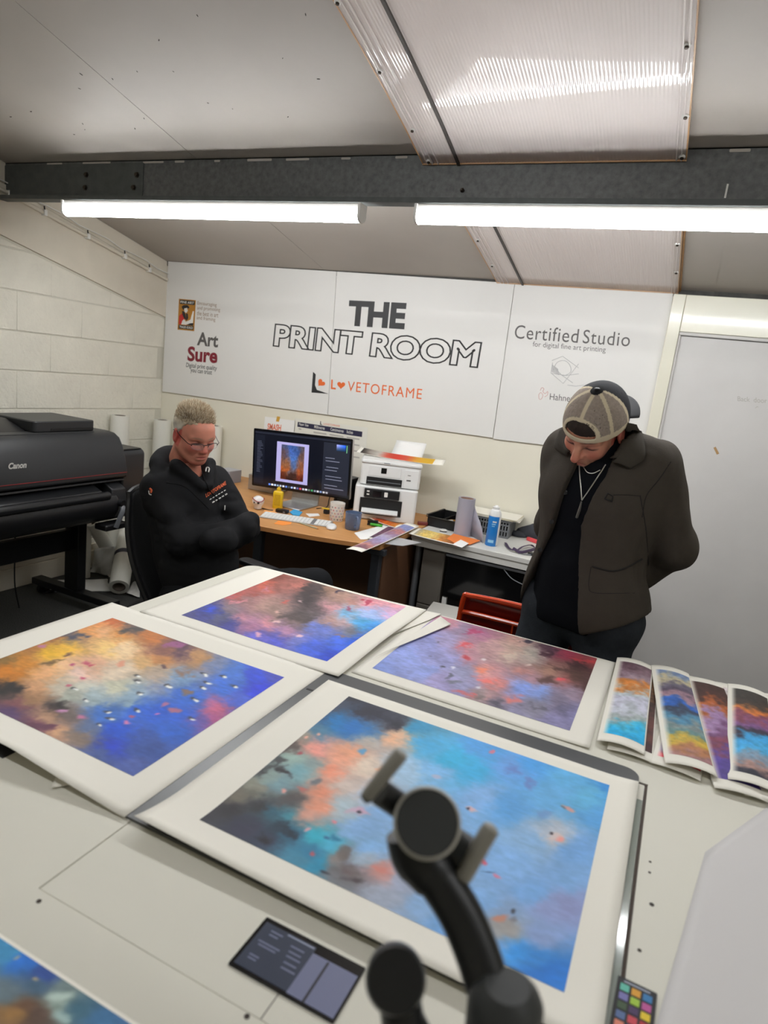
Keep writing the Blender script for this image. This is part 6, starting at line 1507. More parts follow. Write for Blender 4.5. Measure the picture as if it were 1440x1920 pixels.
def head_sdf(P, jaw=1.0, nose=1.0, fat=0.0, mouth=-0.066):
    d = sd_ell(P, (0, -0.014, 0.036), (0.074, 0.096, 0.086))
    d = smin(d, sd_ell(P, (0, 0.022, -0.030), (0.060+fat, 0.068, 0.084)), 0.03)
    d = smin(d, sd_cap(P, (0, 0.058, -0.094), (0, 0.066, -0.098), 0.020*jaw, 0.016*jaw), 0.03)
    for s in (-1, 1):
        d = smin(d, sd_cap(P, (s*0.052, 0.004, -0.050), (s*0.018, 0.058, -0.096), 0.020+fat, 0.018), 0.025)
        d = smin(d, sd_ell(P, (s*0.036, 0.058, -0.026), (0.026, 0.024, 0.026)), 0.02)
        d = smin(d, sd_cap(P, (s*0.008, 0.083, 0.020), (s*0.046, 0.068, 0.020), 0.012, 0.010), 0.018)
    d = smin(d, sd_ell(P, (0, 0.052, 0.052), (0.050, 0.038, 0.040)), 0.03)
    for s in (-1, 1):
        d = smax(d, -sd_ell(P, (s*0.032, 0.098, -0.001), (0.019, 0.020, 0.011)), 0.012)
        d = smin(d, sd_ell(P, (s*0.031, 0.0715, -0.002), (0.0145, 0.0135, 0.0115)), 0.004)
        d = smax(d, -sd_cap(P, (s*0.020, 0.0862, -0.0065), (s*0.043, 0.0805, -0.0060), 0.0016, 0.0014), 0.002)
    nd = sd_cap(P, (0, 0.084, 0.014), (0, 0.108*nose, -0.030), 0.008, 0.0125)
    for s in (-1, 1): nd = smin(nd, sd_ell(P, (s*0.012, 0.094, -0.034), (0.009, 0.011, 0.009)), 0.008)
    d = smin(d, nd, 0.012)
    d = smin(d, sd_ell(P, (0, 0.074, mouth+0.004), (0.028, 0.018, 0.022)), 0.02)
    d = smin(d, sd_cap(P, (-0.019, 0.0865, mouth+0.004), (0.019, 0.0865, mouth+0.004), 0.0055, 0.0055), 0.006)
    d = smin(d, sd_cap(P, (-0.016, 0.086, mouth-0.009), (0.016, 0.086, mouth-0.009), 0.0065, 0.0065), 0.006)
    d = smax(d, -sd_cap(P, (-0.024, 0.0915, mouth-0.003), (0.024, 0.0915, mouth-0.003), 0.0022, 0.0022), 0.004)
    for s in (-1, 1):    # smile folds, ears
        d = smax(d, -sd_cap(P, (s*0.020, 0.096, -0.034), (s*0.034, 0.082, -0.066), 0.0022, 0.0022), 0.008)
        ca, sa = math.cos(0.30), math.sin(0.30)
        R = np.array([[ca, s*sa, 0], [-s*sa, ca, 0], [0, 0, 1]])
        e = sd_ell(P, (s*0.079, -0.012, -0.006), (0.010, 0.022, 0.034), R)
        e = smax(e, -sd_ell(P, (s*0.090, -0.006, -0.002), (0.008, 0.013, 0.021), R), 0.006)
        d = smin(d, e, 0.006)
    d = smin(d, sd_cap(P, (0, -0.026, -0.060), (0, -0.050, -0.165), 0.056+fat, 0.060+fat), 0.03)
    return d
def head_cols(V, base, brow, lip, red, stub=None, seed=1):
    c = np.tile(np.array(base, float), (len(V), 1))
    x, y, z = V[:, 0], V[:, 1], V[:, 2]
    def blend(w_, col):
        nonlocal c
        w_ = np.clip(w_, 0, 1)[:, None]; c = c*(1-w_)+np.array(col, float)*w_
    n = fbm(V*40, 3, seed)
    c *= (0.93+0.14*n)[:, None]
    for s in (-1, 1):
        blend(0.55*np.exp(-(((x-s*0.042)/0.022)**2+((z+0.028)/0.022)**2))*(y > 0.03), red)
        blend(0.8*(np.abs(x-s*0.080) < 0.02)*(np.abs(z+0.006) < 0.04)*(y < 0.02)*(y > -0.045), red)
    blend(0.6*np.exp(-((x/0.016)**2+((z+0.028)/0.018)**2))*(y > 0.09), red)
    blend(0.35*(z < -0.095)*(y > 0.0), red)
    if stub is not None:
        blend(0.45*np.clip((-0.044-z)/0.012, 0, 1)*np.clip((y-0.0)/0.02, 0, 1)*np.clip((z+0.125)/0.01, 0, 1), stub)
    blend(0.85*np.clip(1.3-np.sqrt((x/0.023)**2+((z+0.068)/0.0115)**2)*1.3, 0, 1)*(y > 0.078), lip)
    for s in (-1, 1):
        blend(0.75*np.clip(1.5-np.sqrt(((x-s*0.030)/0.022)**2+((z-0.0235-0.10*(0.03-abs(x-s*0.03)))/0.0055)**2)*1.3, 0, 1)*(y > 0.06)*(0.6+0.8*fbm(V*220, 2, 4)), brow)
        blend(0.9*np.clip(1.5-np.sqrt(((x-s*0.031)/0.016)**2+((z+0.0058)/0.0034)**2), 0, 1)*(y > 0.06), (40, 28, 26))
        blend(0.4*np.exp(-(((x-s*0.031)/0.016)**2+((z-0.004)/0.008)**2))*(y > 0.06), (150, 86, 72))
    return c
def hand_sdf(P, wrist, d, side, palm_n, curl=0.5, L_=0.18):
    """palm plus four curled fingers and a thumb; d = direction of the hand, side = towards the thumb"""
    wrist, d, side, palm_n = (np.asarray(v, float)/(1 if i == 0 else np.linalg.norm(v)) for i, v in enumerate((wrist, d, side, palm_n)))
    ds = [sd_cap(P, wrist, wrist+d*0.05, 0.026, 0.030), sd_cap(P, wrist+d*0.05-side*0.022, wrist+d*0.075-side*0.024, 0.016, 0.014), sd_cap(P, wrist+d*0.05+side*0.018, wrist+d*0.08+side*0.022, 0.016, 0.014)]
    out = union(ds, 0.02)
    for i, ln in enumerate((0.072, 0.080, 0.075, 0.060)):
        o = (0.027-0.018*i)
        a = wrist+d*0.082+side*o; b = a+d*ln*0.5+palm_n*curl*0.012; e = b+(d*(1-curl)+palm_n*curl)*ln*0.5
        f = np.minimum(sd_cap(P, a, b, 0.0095, 0.0088), sd_cap(P, b, e, 0.0088, 0.0075))
        out = smin(out, f, 0.004)
    a = wrist+d*0.025+side*0.026; b = a+side*0.030+d*0.025+palm_n*0.01; e = b+d*0.032+palm_n*0.014
    return smin(out, np.minimum(sd_cap(P, a, b, 0.013, 0.011), sd_cap(P, b, e, 0.0105, 0.0085)), 0.008)
def ray_hit(bvh, px, py, off=0.002):
    d = ray(px, py); d = d/np.linalg.norm(d)
    loc, nrm, i, dist = bvh.ray_cast(Vector(tuple(CAMP)), Vector(tuple(d)))
    if loc is None: return None
    return np.array(loc)+np.array(nrm)*off*(1 if nrm.dot(Vector(tuple(d))) < 0 else -1)
def bvh_of(V, Fc): return BVHTree.FromPolygons(V.tolist(), Fc.tolist())
def surf_line(bvh, pts, r, name, m_, parent, off=0.001, n=5):
    P = [ray_hit(bvh, p[0], p[1], off) for p in smooth_path([(a, b, 0) for a, b in pts], n)]
    P = [p for p in P if p is not None]
    if len(P) > 1: return MB().tube(P, r, 6).obj(name, m_, parent, smooth=True)
def surf_text(bvh, s, bl, br, tl, name, m_, parent, offset=0.0, off=0.0025):
    vs, fs = text_geo(s, 1.0, offset, 1.0, 0.0, res=2)
    a = vs.min(0); b = vs.max(0)
    u = (vs[:, 0]-a[0])/(b[0]-a[0]); v = (vs[:, 1]-a[1])/(b[1]-a[1])
    out = []
    for k in range(len(vs)):
        x = bl[0]+u[k]*(br[0]-bl[0])+v[k]*(tl[0]-bl[0]); y = bl[1]+u[k]*(br[1]-bl[1])+v[k]*(tl[1]-bl[1])
        p = ray_hit(bvh, x, y, off); out.append(p if p is not None else (0, 0, -1))
    me = bpy.data.meshes.new(name); me.from_pydata([tuple(map(float, p)) for p in out], [], fs)
    return link(name, me, m_, parent)

# ------------------------------------------------------------------ seated man
SO = np.array([-1.925, 2.245, 0.0]); sth = -0.19
SF = np.array([math.cos(sth), math.sin(sth), 0]); SLf = np.array([-SF[1], SF[0], 0]); UP = np.array([0, 0, 1.0])
def sw(f, l, z): return (SO+SF*f+SLf*l+UP*z).astype(np.float32)
per1 = thing('person', 'seated man in glasses and black hoodie with folded arms', 'person', (-1.9, 2.27, 0))
pel, che, nek = sw(0.09, 0.02, 0.53), sw(-0.015, 0.0, 0.90), sw(0.01, 0.0, 1.075)
shR, shL = sw(-0.02, -0.118, 0.995), sw(0.0, 0.150, 1.000)
elR, elL = sw(0.165, -0.145, 0.800), sw(0.200, 0.180, 0.825)
wrR, wrL = sw(0.315, 0.060, 0.870), sw(0.325, -0.055, 0.835)
hpR, hpL = pel+np.array([0.03, -0.09, -0.02], np.float32), pel+np.array([-0.01, 0.09, -0.02], np.float32)
knR, knL = np.array([-1.50, 2.36, 0.545], np.float32), np.array([-1.43, 2.60, 0.575], np.float32)
anR, anL = np.array([-1.47, 2.40, 0.10], np.float32), np.array([-1.36, 2.66, 0.10], np.float32)
def hoodie(P):
    Rb = np.stack([SF, SLf, UP], 1)
    d = sd_cap(P, pel+np.array([0, 0, 0.05], np.float32), che, 0.155, 0.160)
    d = smin(d, sd_ell(P, sw(0.12, 0.01, 0.685), (0.155, 0.165, 0.155), Rb), 0.08)
    d = smin(d, sd_ell(P, sw(0.0, 0.0, 0.945), (0.120, 0.170, 0.120), Rb), 0.06)
    d = smin(d, sd_cap(P, shR, shL, 0.075, 0.075), 0.06)
    arms = []
    for sh, el, wr in ((shR, elR, wrR), (shL, elL, wrL)):
        ext = wr+(wr-el)*0.22-(SF*0.05).astype(np.float32)
        arms.append(smin(smin(sd_cap(P, sh, el, 0.072, 0.064), sd_cap(P, el, wr, 0.064, 0.050), 0.03), sd_cap(P, wr, ext, 0.050, 0.050), 0.02))
    d = smin(d, arms[0], 0.028); d = smin(d, arms[1], 0.028)
    # hood bunched behind the neck
    hood = None
    for k in range(9):
        a = math.pi*(0.18+0.64*k/8)+math.pi/2
        p = sw(-0.005+0.118*math.cos(a), 0.112*math.sin(a), 1.055+0.060*max(0, -math.cos(a))**1.2)
        p2 = sw(-0.005+0.118*math.cos(a+0.26), 0.112*math.sin(a+0.26), 1.055+0.060*max(0, -math.cos(a+0.26))**1.2)
        e = sd_cap(P, p, p2, 0.038, 0.038)
        hood = e if hood is None else smin(hood, e, 0.02)
    d = smin(d, hood, 0.025)
    for s in (-1, 1):
        d = smin(d, sd_cap(P, sw(0.035, s*0.088, 1.095), sw(0.118, s*0.020, 1.020), 0.034, 0.026), 0.02)
    near = np.abs(d) < 0.03
    if near.any():
        q = P[near]
        f = folds(q, 5, 0.014, (8, 8, 12))
        el = np.minimum(np.linalg.norm(q-elR, axis=1), np.linalg.norm(q-elL, axis=1))
        d[near] += (f*(0.7+1.2*np.exp(-(el/0.12)**2))).astype(d.dtype)
    d = smax(d, -sd_cap(P, sw(0.03, 0, 1.075), sw(0.060, 0, 1.24), 0.050, 0.082), 0.01)
    return smax(d, -(P[:, 2]-0.50), 0.01)
V, Fc = surface_nets(hoodie, SO+np.array([-0.42, -0.45, 0.46]), SO+np.array([0.52, 0.48, 1.22]), 0.0075)
m_hood = mat('black hoodie cotton', (27, 27, 29), 0.85, spec=0.2, bump=(700, 0.25))
np_mesh('hoodie', V, Fc, m_hood, per1); bv1 = bvh_of(V, Fc)
def trousers1(P):
    d = union([sd_cap(P, hpR, hpL, 0.13, 0.13), sd_cap(P, hpR, knR, 0.098, 0.075), sd_cap(P, hpL, knL, 0.098, 0.075), sd_cap(P, knR, anR, 0.072, 0.055), sd_cap(P, knL, anL, 0.072, 0.055)], 0.03)
    near = np.abs(d) < 0.03
    d[near] += folds(P[near], 9, 0.006).astype(d.dtype)
    return d
V, Fc = surface_nets(trousers1, (-2.15, 2.05, 0.03), (-1.22, 2.85, 0.70), 0.011)
np_mesh('trousers', V, Fc, mat('black trousers', (24, 25, 28), 0.85, spec=0.2), per1)
def shoe(an, dirv):
    def f(P):
        d = np.asarray(dirv, np.float32)
        s = union([sd_cap(P, an+np.array([0, 0, -0.055], np.float32)-d*0.04, an+np.array([0, 0, -0.06], np.float32)+d*0.15, 0.042, 0.036), sd_cap(P, an, an+np.array([0, 0, -0.04], np.float32), 0.048, 0.045)], 0.03)
        return smax(s, -(P[:, 2]-0.003), 0.004)
    return f
for an, dv in ((anR, (0.85, 0.5, 0)), (anL, (0.8, 0.6, 0))):
    V, Fc = surface_nets(shoe(an, dv), an-np.array([0.2, 0.2, 0.1]), an+np.array([0.24, 0.24, 0.08]), 0.009)
    np_mesh('shoe', V, Fc, m_blackp, per1)
# body : head fine, rest coarse, one mesh
H1R = rotm(sth-0.20, 0.30, 0.03)@np.diag([1, 1, 0.93]); H1C = np.array(sw(0.055, -0.018, 1.228))
Vh, Fh = surface_nets(lambda P: head_sdf(P, 1.15, 0.98, 0.006), (-0.105, -0.135, -0.20), (0.105, 0.140, 0.14), 0.0034)
ch = head_cols(Vh, (208, 138, 116), (150, 118, 96), (186, 96, 92), (196, 92, 82), None, 1)
def body1(P):
    d = union([sd_cap(P, pel, che, 0.11, 0.12), sd_cap(P, che, nek, 0.10, 0.05), sd_cap(P, shR, shL, 0.05, 0.05)], 0.05)
    for sh, el, wr in ((shR, elR, wrR), (shL, elL, wrL)):
        d = smin(d, smin(sd_cap(P, sh, el, 0.050, 0.042), sd_cap(P, el, wr, 0.042, 0.029), 0.02), 0.02)
    for hp, kn, an in ((hpR, knR, anR), (hpL, knL, anL)):
        d = smin(d, smin(sd_cap(P, hp, kn, 0.078, 0.055), sd_cap(P, kn, an, 0.055, 0.04), 0.02), 0.03)
    d = smin(d, hand_sdf(P, wrR-SF*0.17-UP*0.06, SLf*0.55-SF*0.75-UP*0.25, UP, -SF, 0.4), 0.01)
    d = smin(d, hand_sdf(P, wrL-SF*0.16-UP*0.06, -SLf*0.45-SF*0.85-UP*0.2, UP, -SF, 0.4), 0.01)
    return d
Vb, Fb = surface_nets(body1, (-2.20, 1.98, 0.04), (-1.30, 2.72, 1.12), 0.011)
Vall = np.concatenate([H1C+Vh@H1R.T, Vb]); Fall = np.concatenate([Fh, Fb+len(Vh)])
np_mesh('body', Vall, Fall, m_skin, per1, np.concatenate([ch, np.tile([200, 130, 108], (len(Vb), 1))]))
def H1(p): return H1C+H1R@np.asarray(p, float)
# hair : short, brushed up, greying
def hair1(P):
    d = sd_ell(P, (0, -0.016, 0.040), (0.080, 0.103, 0.096))
    y, z = P[:, 1], P[:, 2]
    line = np.where(y > 0.02, 0.056+0.45*(y-0.02), np.where(y > -0.03, 0.0+0.8*(y+0.03), -0.055+0.0*y))
    line = np.where((y > -0.035) & (y < 0.018), np.where(y > 0.0, 0.010+1.6*y, 0.010), line)
    line = line+(vnoise(P*np.array([110, 110, 10]), 13)-0.5)*0.016
    d = d+(vnoise(P*np.array([150, 60, 60]), 3)-0.5)*0.010
    return smax(d, (line-z)*0.8, 0.006)
Vr, Fr = surface_nets(hair1, (-0.10, -0.13, -0.08), (0.10, 0.10, 0.16), 0.004)
n = fbm(Vr*np.array([120, 50, 50]), 3, 2)[:, None]
side = np.clip((0.085-Vr[:, 2:3])/0.05, 0, 1)
hc = (np.array([160, 138, 110])*(1-n)+np.array([220, 206, 180])*n)*(1-side)+np.array([206, 200, 188])*side
hr = np_mesh('hair', H1C+Vr@H1R.T, Fr, mat('hair shell', rough=0.7, spec=0.3, vcol='Col'), per1, hc)
rh = random.Random(6); vs, fs, hcol = [], [], []
for k in range(4200):
    a = rh.uniform(0, 2*math.pi); t = math.sqrt(rh.uniform(0, 1))*1.25
    d = np.array([math.sin(t)*math.cos(a), math.sin(t)*math.sin(a), math.cos(t)])
    p = np.array([0, -0.016, 0.040])+d*np.array([0.079, 0.102, 0.095])
    if p[1] > 0.02 and p[2] < 0.064+0.45*(p[1]-0.02): continue
    if p[2] < 0.03 and p[1] > -0.03: continue
    dirn = d*np.array([0.6, 0.5, 0.5])+np.array([rh.uniform(-.55, .55), rh.uniform(-.35, .6)-0.15*(p[1] < 0), 0.75+rh.uniform(-.2, .3)])
    dirn /= np.linalg.norm(dirn)
    ln = rh.uniform(0.010, 0.030)*(1.0 if p[2] > 0.09 else 0.5)
    sd = np.cross(dirn, [rh.uniform(-1, 1), rh.uniform(-1, 1), rh.uniform(-1, 1)]); sd /= np.linalg.norm(sd); s2_ = np.cross(dirn, sd)
    b = len(vs); r_ = 0.0019
    vs += [p-dirn*0.004+sd*r_, p-dirn*0.004-sd*r_*0.5+s2_*r_*0.87, p-dirn*0.004-sd*r_*0.5-s2_*r_*0.87, p+dirn*ln]
    fs += [(b, b+1, b+3), (b+1, b+2, b+3), (b+2, b, b+3)]
    g = rh.uniform(0, 1)
    c_ = np.array([166, 142, 112])*(1-g)+np.array([248, 240, 222])*g
    hcol += [c_*0.8]*3+[c_*1.05]
hs = np_mesh('hair_spikes', H1C+np.array(vs)@H1R.T, np.array(fs), MATS['hair shell'], per1, np.array(hcol), smooth=False)
hs['kind'] = 'stuff'
# glasses
m_gf = mat('dark spectacle frame', (30, 22, 24), 0.3, metal=0.3)
m_lens = mat('spectacle lens', (235, 238, 245), 0.03, alpha=0.10, spec=0.5)
def lens_pts(s):
    out = []
    for k in range(25):
        a = 2*math.pi*k/24
        x = 0.0245*math.copysign(abs(math.cos(a))**0.75, math.cos(a)); z = 0.0150*math.copysign(abs(math.sin(a))**0.8, math.sin(a))
        out.append((s*0.0335+x, 0.1075-0.30*abs(s*0.0335+x)+0.006, -0.005+z))
    return out
brg = MB().tube([H1(p) for p in smooth_path([(-0.0095, 0.1085, 0.002), (0, 0.113, 0.006), (0.0095, 0.1085, 0.002)], 5)], 0.0018, 6).obj('glasses', m_gf, per1, smooth=True)
brg['label'] = 'dark half rim spectacles'
for s in (-1, 1):
    lp_ = lens_pts(s)
    MB().add([H1(p) for p in lp_[:-1]], [tuple(range(24))]).obj('lens', m_lens, brg)
    MB().tube([H1(p) for p in lp_[:13]], 0.0015, 6).obj('upper_rim', m_gf, brg, smooth=True)
    MB().tube([H1(p) for p in lp_[12:]], 0.0006, 6).obj('lower_rim', m_lmetal, brg, smooth=True)
    MB().tube([H1(p) for p in ((s*0.058, 0.096, -0.001), (s*0.070, 0.086, 0.003), (s*0.079, 0.03, 0.010), (s*0.083, -0.006, 0.022), (s*0.083, -0.03, 0.010))], 0.0016, 6).obj('temple', m_gf, brg, smooth=True)
# hoodie print, cords and sleeve patch
m_or1 = mat('hoodie orange print', (214, 96, 52), 0.7); m_wh1 = mat('hoodie white print', (216, 214, 210), 0.7)
surf_text(bv1, 'LOVETOFRAME', (386, 933), (424, 909), (384.5, 926), 'hoodie_print', m_or1, per1, 0.02)
for (xa, ya), (xb, yb), n_, r_ in (((393, 937), (425, 917.5), 6, 0.0020), ((398, 942.5), (428, 924.5), 5, 0.0030)):
    for k in range(n_):
        t0, t1 = k/n_, (k+0.62)/n_
        surf_line(bv1, [(xa+(xb-xa)*t0, ya+(yb-ya)*t0), (xa+(xb-xa)*t1, ya+(yb-ya)*t1)], r_, 'hoodie_print', m_wh1, per1, 0.0)
surf_line(bv1, [(281, 916), (284, 919), (283, 924)], 0.0045, 'sleeve_print', m_or1, per1, 0.0)
surf_line(bv1, [(279, 920), (280, 926), (284, 928)], 0.0025, 'sleeve_print', m_wh1, per1, 0.0)
surf_line(bv1, [(386, 885), (388, 877.5), (392, 879), (391, 886)], 0.0028, 'draw_cord', m_wh1, per1, 0.003)
surf_line(bv1, [(422, 948), (421.5, 956)], 0.0028, 'draw_cord', m_wh1, per1, 0.003)
surf_line(bv1, [(380, 884), (384, 900), (392, 918), (410, 940)], 0.0022, 'draw_cord', m_hood, per1, 0.003)
surf_line(bv1, [(312, 905), (345, 912), (372, 935), (392, 955)], 0.0015, 'seam', m_hood, per1, 0.001)

# ------------------------------------------------------------------ standing man
QO = np.array([-0.20, 2.15, 0.0]); QF = np.array([-0.30, -0.954, 0]); QL = np.array([0.954, -0.30, 0])
def qw(f, l, z): return (QO+QF*f+QL*l+UP*z).astype(np.float32)
per2 = thing('person', 'standing man in olive jacket and reversed mesh cap looking down', 'person', (-0.2, 2.15, 0))
RQ = np.stack([QF, QL, UP], 1)
nk2 = qw(0.03, 0.0, 1.455)
sR, sL = qw(0.0, -0.152, 1.400), qw(-0.005, 0.138, 1.400)
eR, eL = qw(-0.11, -0.195, 1.135), qw(-0.115, 0.208, 1.155)
wR, wL = qw(-0.195, -0.02, 0.985), qw(-0.175, 0.060, 0.985)
h2R, h2L = qw(0.0, -0.09, 0.90), qw(0.0, 0.09, 0.90)
k2R, k2L = qw(0.05, -0.135, 0.50), qw(0.03, 0.110, 0.50)
a2R, a2L = qw(0.0, -0.15, 0.10), qw(-0.02, 0.115, 0.10)
def torso2(P, g=0.0):
    d = sd_ell(P, qw(0.015, 0, 1.285), (0.112+g, 0.170+g, 0.175+g), RQ)
    d = smin(d, sd_cap(P, qw(0.01, -0.05, 1.05), qw(0.01, 0.05, 1.05), 0.105+g, 0.105+g), 0.10)
    d = smin(d, sd_cap(P, qw(0.005, -0.06, 0.90), qw(0.005, 0.06, 0.90), 0.108+g, 0.108+g), 0.08)
    d = smin(d, sd_cap(P, qw(-0.005, -0.12, 1.405), qw(-0.005, 0.12, 1.405), 0.052+g, 0.052+g), 0.06)
    return d
def jacket(P):
    d = torso2(P, 0.030)
    d = smin(d, sd_cap(P, qw(0.02, -0.050, 0.93), qw(0.02, 0.080, 0.93), 0.120, 0.138), 0.06)
    for sh, el, wr in ((sR, eR, wR), (sL, eL, wL)):
        a = smin(sd_cap(P, sh, el, 0.076, 0.070), sd_cap(P, el, wr, 0.070, 0.050), 0.03)
        d = smin(d, a, 0.03)
    near = np.abs(d) < 0.035
    q = P[near]
    el = np.minimum(np.linalg.norm(q-eR, axis=1), np.linalg.norm(q-eL, axis=1))
    d[near] += (folds(q, 15, 0.014, (7, 7, 4))*(0.8+1.1*np.exp(-(el/0.13)**2))).astype(d.dtype)
    r = P-QO.astype(np.float32); f = r@QF; l = r@QL; z = P[:, 2]
    # open front
    lo = np.interp(z, [0.80, 0.95, 1.10, 1.25, 1.36, 1.46], [-0.205, -0.165, -0.115, -0.075, -0.050, -0.040])
    hi = np.interp(z, [0.80, 0.88, 1.00, 1.10, 1.20, 1.30, 1.36, 1.46], [0.078, 0.070, 0.042, 0.018, 0.008, 0.032, 0.052, 0.055])
    op = np.maximum(np.maximum(lo-l, l-hi), 0.02-f)
    d = smax(d, -op, 0.006)
    d = smax(d, -sd_cap(P, qw(0.03, 0, 1.42), qw(0.06, 0, 1.60), 0.070, 0.085), 0.008)
    hem = 0.885-0.030*np.clip((f-0.02)/0.1, 0, 1)*np.clip(1-np.abs(l-0.08)/0.2, 0, 1)+0.10*np.clip((l-0.02)/0.25, 0, 1)
    return smax(d, hem-z, 0.006)
V, Fc = surface_nets(jacket, QO+np.array([-0.40, -0.42, 0.80]), QO+np.array([0.44, 0.42, 1.56]), 0.0068)
m_jk = mat('olive brown cotton', (68, 62, 55), 0.85, spec=0.2, var=(9, 0.10), bump=(500, 0.25))
m_jk2 = mat('olive brown collar', (64, 59, 52), 0.85, spec=0.2, bump=(500, 0.25))
m_seam = mat('dark seam', (34, 31, 28), 0.9)
np_mesh('jacket', V, Fc, m_jk, per2); bv2 = bvh_of(V, Fc)
def tshirt(P):
    d = torso2(P, 0.006)
    near = np.abs(d) < 0.02
    d[near] += folds(P[near], 21, 0.004).astype(d.dtype)
    d = smin(d, sd_cap(P, nk2, qw(0.035, 0, 1.475), 0.062, 0.058), 0.03)
    d = smax(d, -sd_cap(P, qw(0.03, 0, 1.44), qw(0.07, 0, 1.60), 0.050, 0.060), 0.006)
    return smax(d, 0.86-P[:, 2], 0.005)
V, Fc = surface_nets(tshirt, QO+np.array([-0.28, -0.28, 0.84]), QO+np.array([0.28, 0.28, 1.52]), 0.0085)
np_mesh('t_shirt', V, Fc, mat('black t-shirt cotton', (17, 19, 24), 0.9, spec=0.15), per2); bv2t = bvh_of(V, Fc)
def jeans(P):
    d = union([sd_cap(P, h2R, h2L, 0.112, 0.112), sd_cap(P, h2R, k2R, 0.100, 0.072), sd_cap(P, h2L, k2L, 0.100, 0.072), sd_cap(P, k2R, a2R, 0.070, 0.055), sd_cap(P, k2L, a2L, 0.070, 0.055)], 0.022)
    near = np.abs(d) < 0.03
    d[near] += folds(P[near], 27, 0.006).astype(d.dtype)
    return smax(d, P[:, 2]-0.99, 0.01)
V, Fc = surface_nets(jeans, QO+np.array([-0.34, -0.30, 0.03]), QO+np.array([0.30, 0.30, 1.02]), 0.010)
np_mesh('jeans', V, Fc, mat('black denim', (50, 54, 60), 0.85, spec=0.2, var=(30, 0.15), bump=(400, 0.3)), per2)
for an in (a2R, a2L):
    V, Fc = surface_nets(shoe(an, tuple(QF)), an-np.array([0.2, 0.24, 0.1]), an+np.array([0.2, 0.2, 0.08]), 0.009)
    np_mesh('shoe', V, Fc, m_blackp, per2)
yaw2 = math.atan2(QF[1], QF[0])-0.08
H2R = rotm(yaw2, 0.70, -0.22); H2C = np.array(qw(0.095, -0.024, 1.493))
Vh, Fh = surface_nets(lambda P: head_sdf(P, 1.0, 1.06, 0.0), (-0.105, -0.135, -0.20), (0.105, 0.140, 0.14), 0.0034)
ch = head_cols(Vh, (206, 148, 122), (70, 50, 40), (178, 104, 94), (196, 106, 88), (130, 96, 76), 8)
def body2(P):
    d = torso2(P, -0.022)
    d = smin(d, sd_cap(P, qw(0.0, 0, 1.36), H2C+H2R@np.array([0, -0.045, -0.12]), 0.058, 0.056), 0.03)
    for sh, el, wr in ((sR, eR, wR), (sL, eL, wL)):
        d = smin(d, smin(sd_cap(P, sh, el, 0.050, 0.042), sd_cap(P, el, wr, 0.042, 0.028), 0.02), 0.02)
    for hp, kn, an in ((h2R, k2R, a2R), (h2L, k2L, a2L)):
        d = smin(d, smin(sd_cap(P, hp, kn, 0.080, 0.054), sd_cap(P, kn, an, 0.054, 0.040), 0.02), 0.02)
    d = smin(d, hand_sdf(P, wR, QL*0.9-UP*0.4, UP, QF, 0.4), 0.01)
    d = smin(d, hand_sdf(P, wL, -QL*0.8-UP*0.6-QF*0.25, UP, QF, 0.4), 0.01)
    return d
Vb, Fb = surface_nets(body2, QO+np.array([-0.38, -0.36, 0.04]), QO+np.array([0.38, 0.40, 1.54]), 0.011)
np_mesh('body', np.concatenate([H2C+Vh@H2R.T, Vb]), np.concatenate([Fh, Fb+len(Vh)]), m_skin, per2, np.concatenate([ch, np.tile([200, 140, 114], (len(Vb), 1))]))
def H2(p): return H2C+H2R@np.asarray(p, float)
# hair under the cap
def hair2(P):
    d = smin(sd_ell(P, (0, -0.014, 0.038), (0.079, 0.101, 0.090)), sd_ell(P, (0, 0.050, 0.058), (0.056, 0.045, 0.048)), 0.02)+(vnoise(P*90, 3)-0.5)*0.004
    y, z = P[:, 1], P[:, 2]
    line = np.where(y > 0.03, 0.046, np.where(y > -0.02, 0.0+(y+0.02)*0.4, -0.05))
    line = np.where((y > 0.012) & (y <= 0.03), -0.015, line)
    return smax(d, (line-z), 0.005)
Vr, Fr = surface_nets(hair2, (-0.10, -0.13, -0.07), (0.10, 0.10, 0.14), 0.005)
n = fbm(Vr*np.array([160, 60, 60]), 3, 2)[:, None]
np_mesh('hair', H2C+Vr@H2R.T, Fr, MATS['hair shell'], per2, np.array([34, 27, 24])*(1-n)+np.array([58, 46, 38])*n)
# reversed trucker cap : crown with the opening over the forehead
CC, CR = np.array([0, -0.010, 0.032]), np.array([0.0885, 0.113, 0.104])
def cap_low(y): return 0.020+0.010*np.clip(y/0.1, -1, 1)-0.012*np.clip(-y/0.1, 0, 1)
def arch_d(P):   # distance like value of the half-moon opening
    return np.sqrt((P[:, 0]/0.048)**2+((P[:, 2]-0.046)/0.044)**2)-1.0
def cap_sdf(P):
    d = np.abs(sd_ell(P, CC, CR)+0.001)-0.0022
    y, z = P[:, 1], P[:, 2]
    d = smax(d, (cap_low(y)-z), 0.002)
    hole = np.maximum(np.maximum(arch_d(P)*0.045, 0.046-z), -(y-0.03))
    return smax(d, -hole, 0.002)
Vk, Fk = surface_nets(cap_sdf, (-0.10, -0.14, -0.01), (0.10, 0.115, 0.155), 0.0028)
x, y, z = Vk[:, 0], Vk[:, 1]+0.012, Vk[:, 2]
az = np.arctan2(x, y); rad = np.sqrt(x*x+y*y)
kc = np.tile(np.array([150., 137, 126]), (len(Vk), 1))
kc *= (0.90+0.2*fbm(Vk*260, 2, 3))[:, None]
beige = np.zeros(len(Vk), bool)
for s in (0.0, 0.95, -0.95, 1.78, -1.78):
    dist = np.abs(np.sin(az-s))*rad
    beige |= (dist < 0.0058) & (np.cos(az-s) > 0)
beige |= (z < cap_low(Vk[:, 1])+0.022)
beige |= (arch_d(Vk) < 0.22) & (Vk[:, 1] > 0.03)
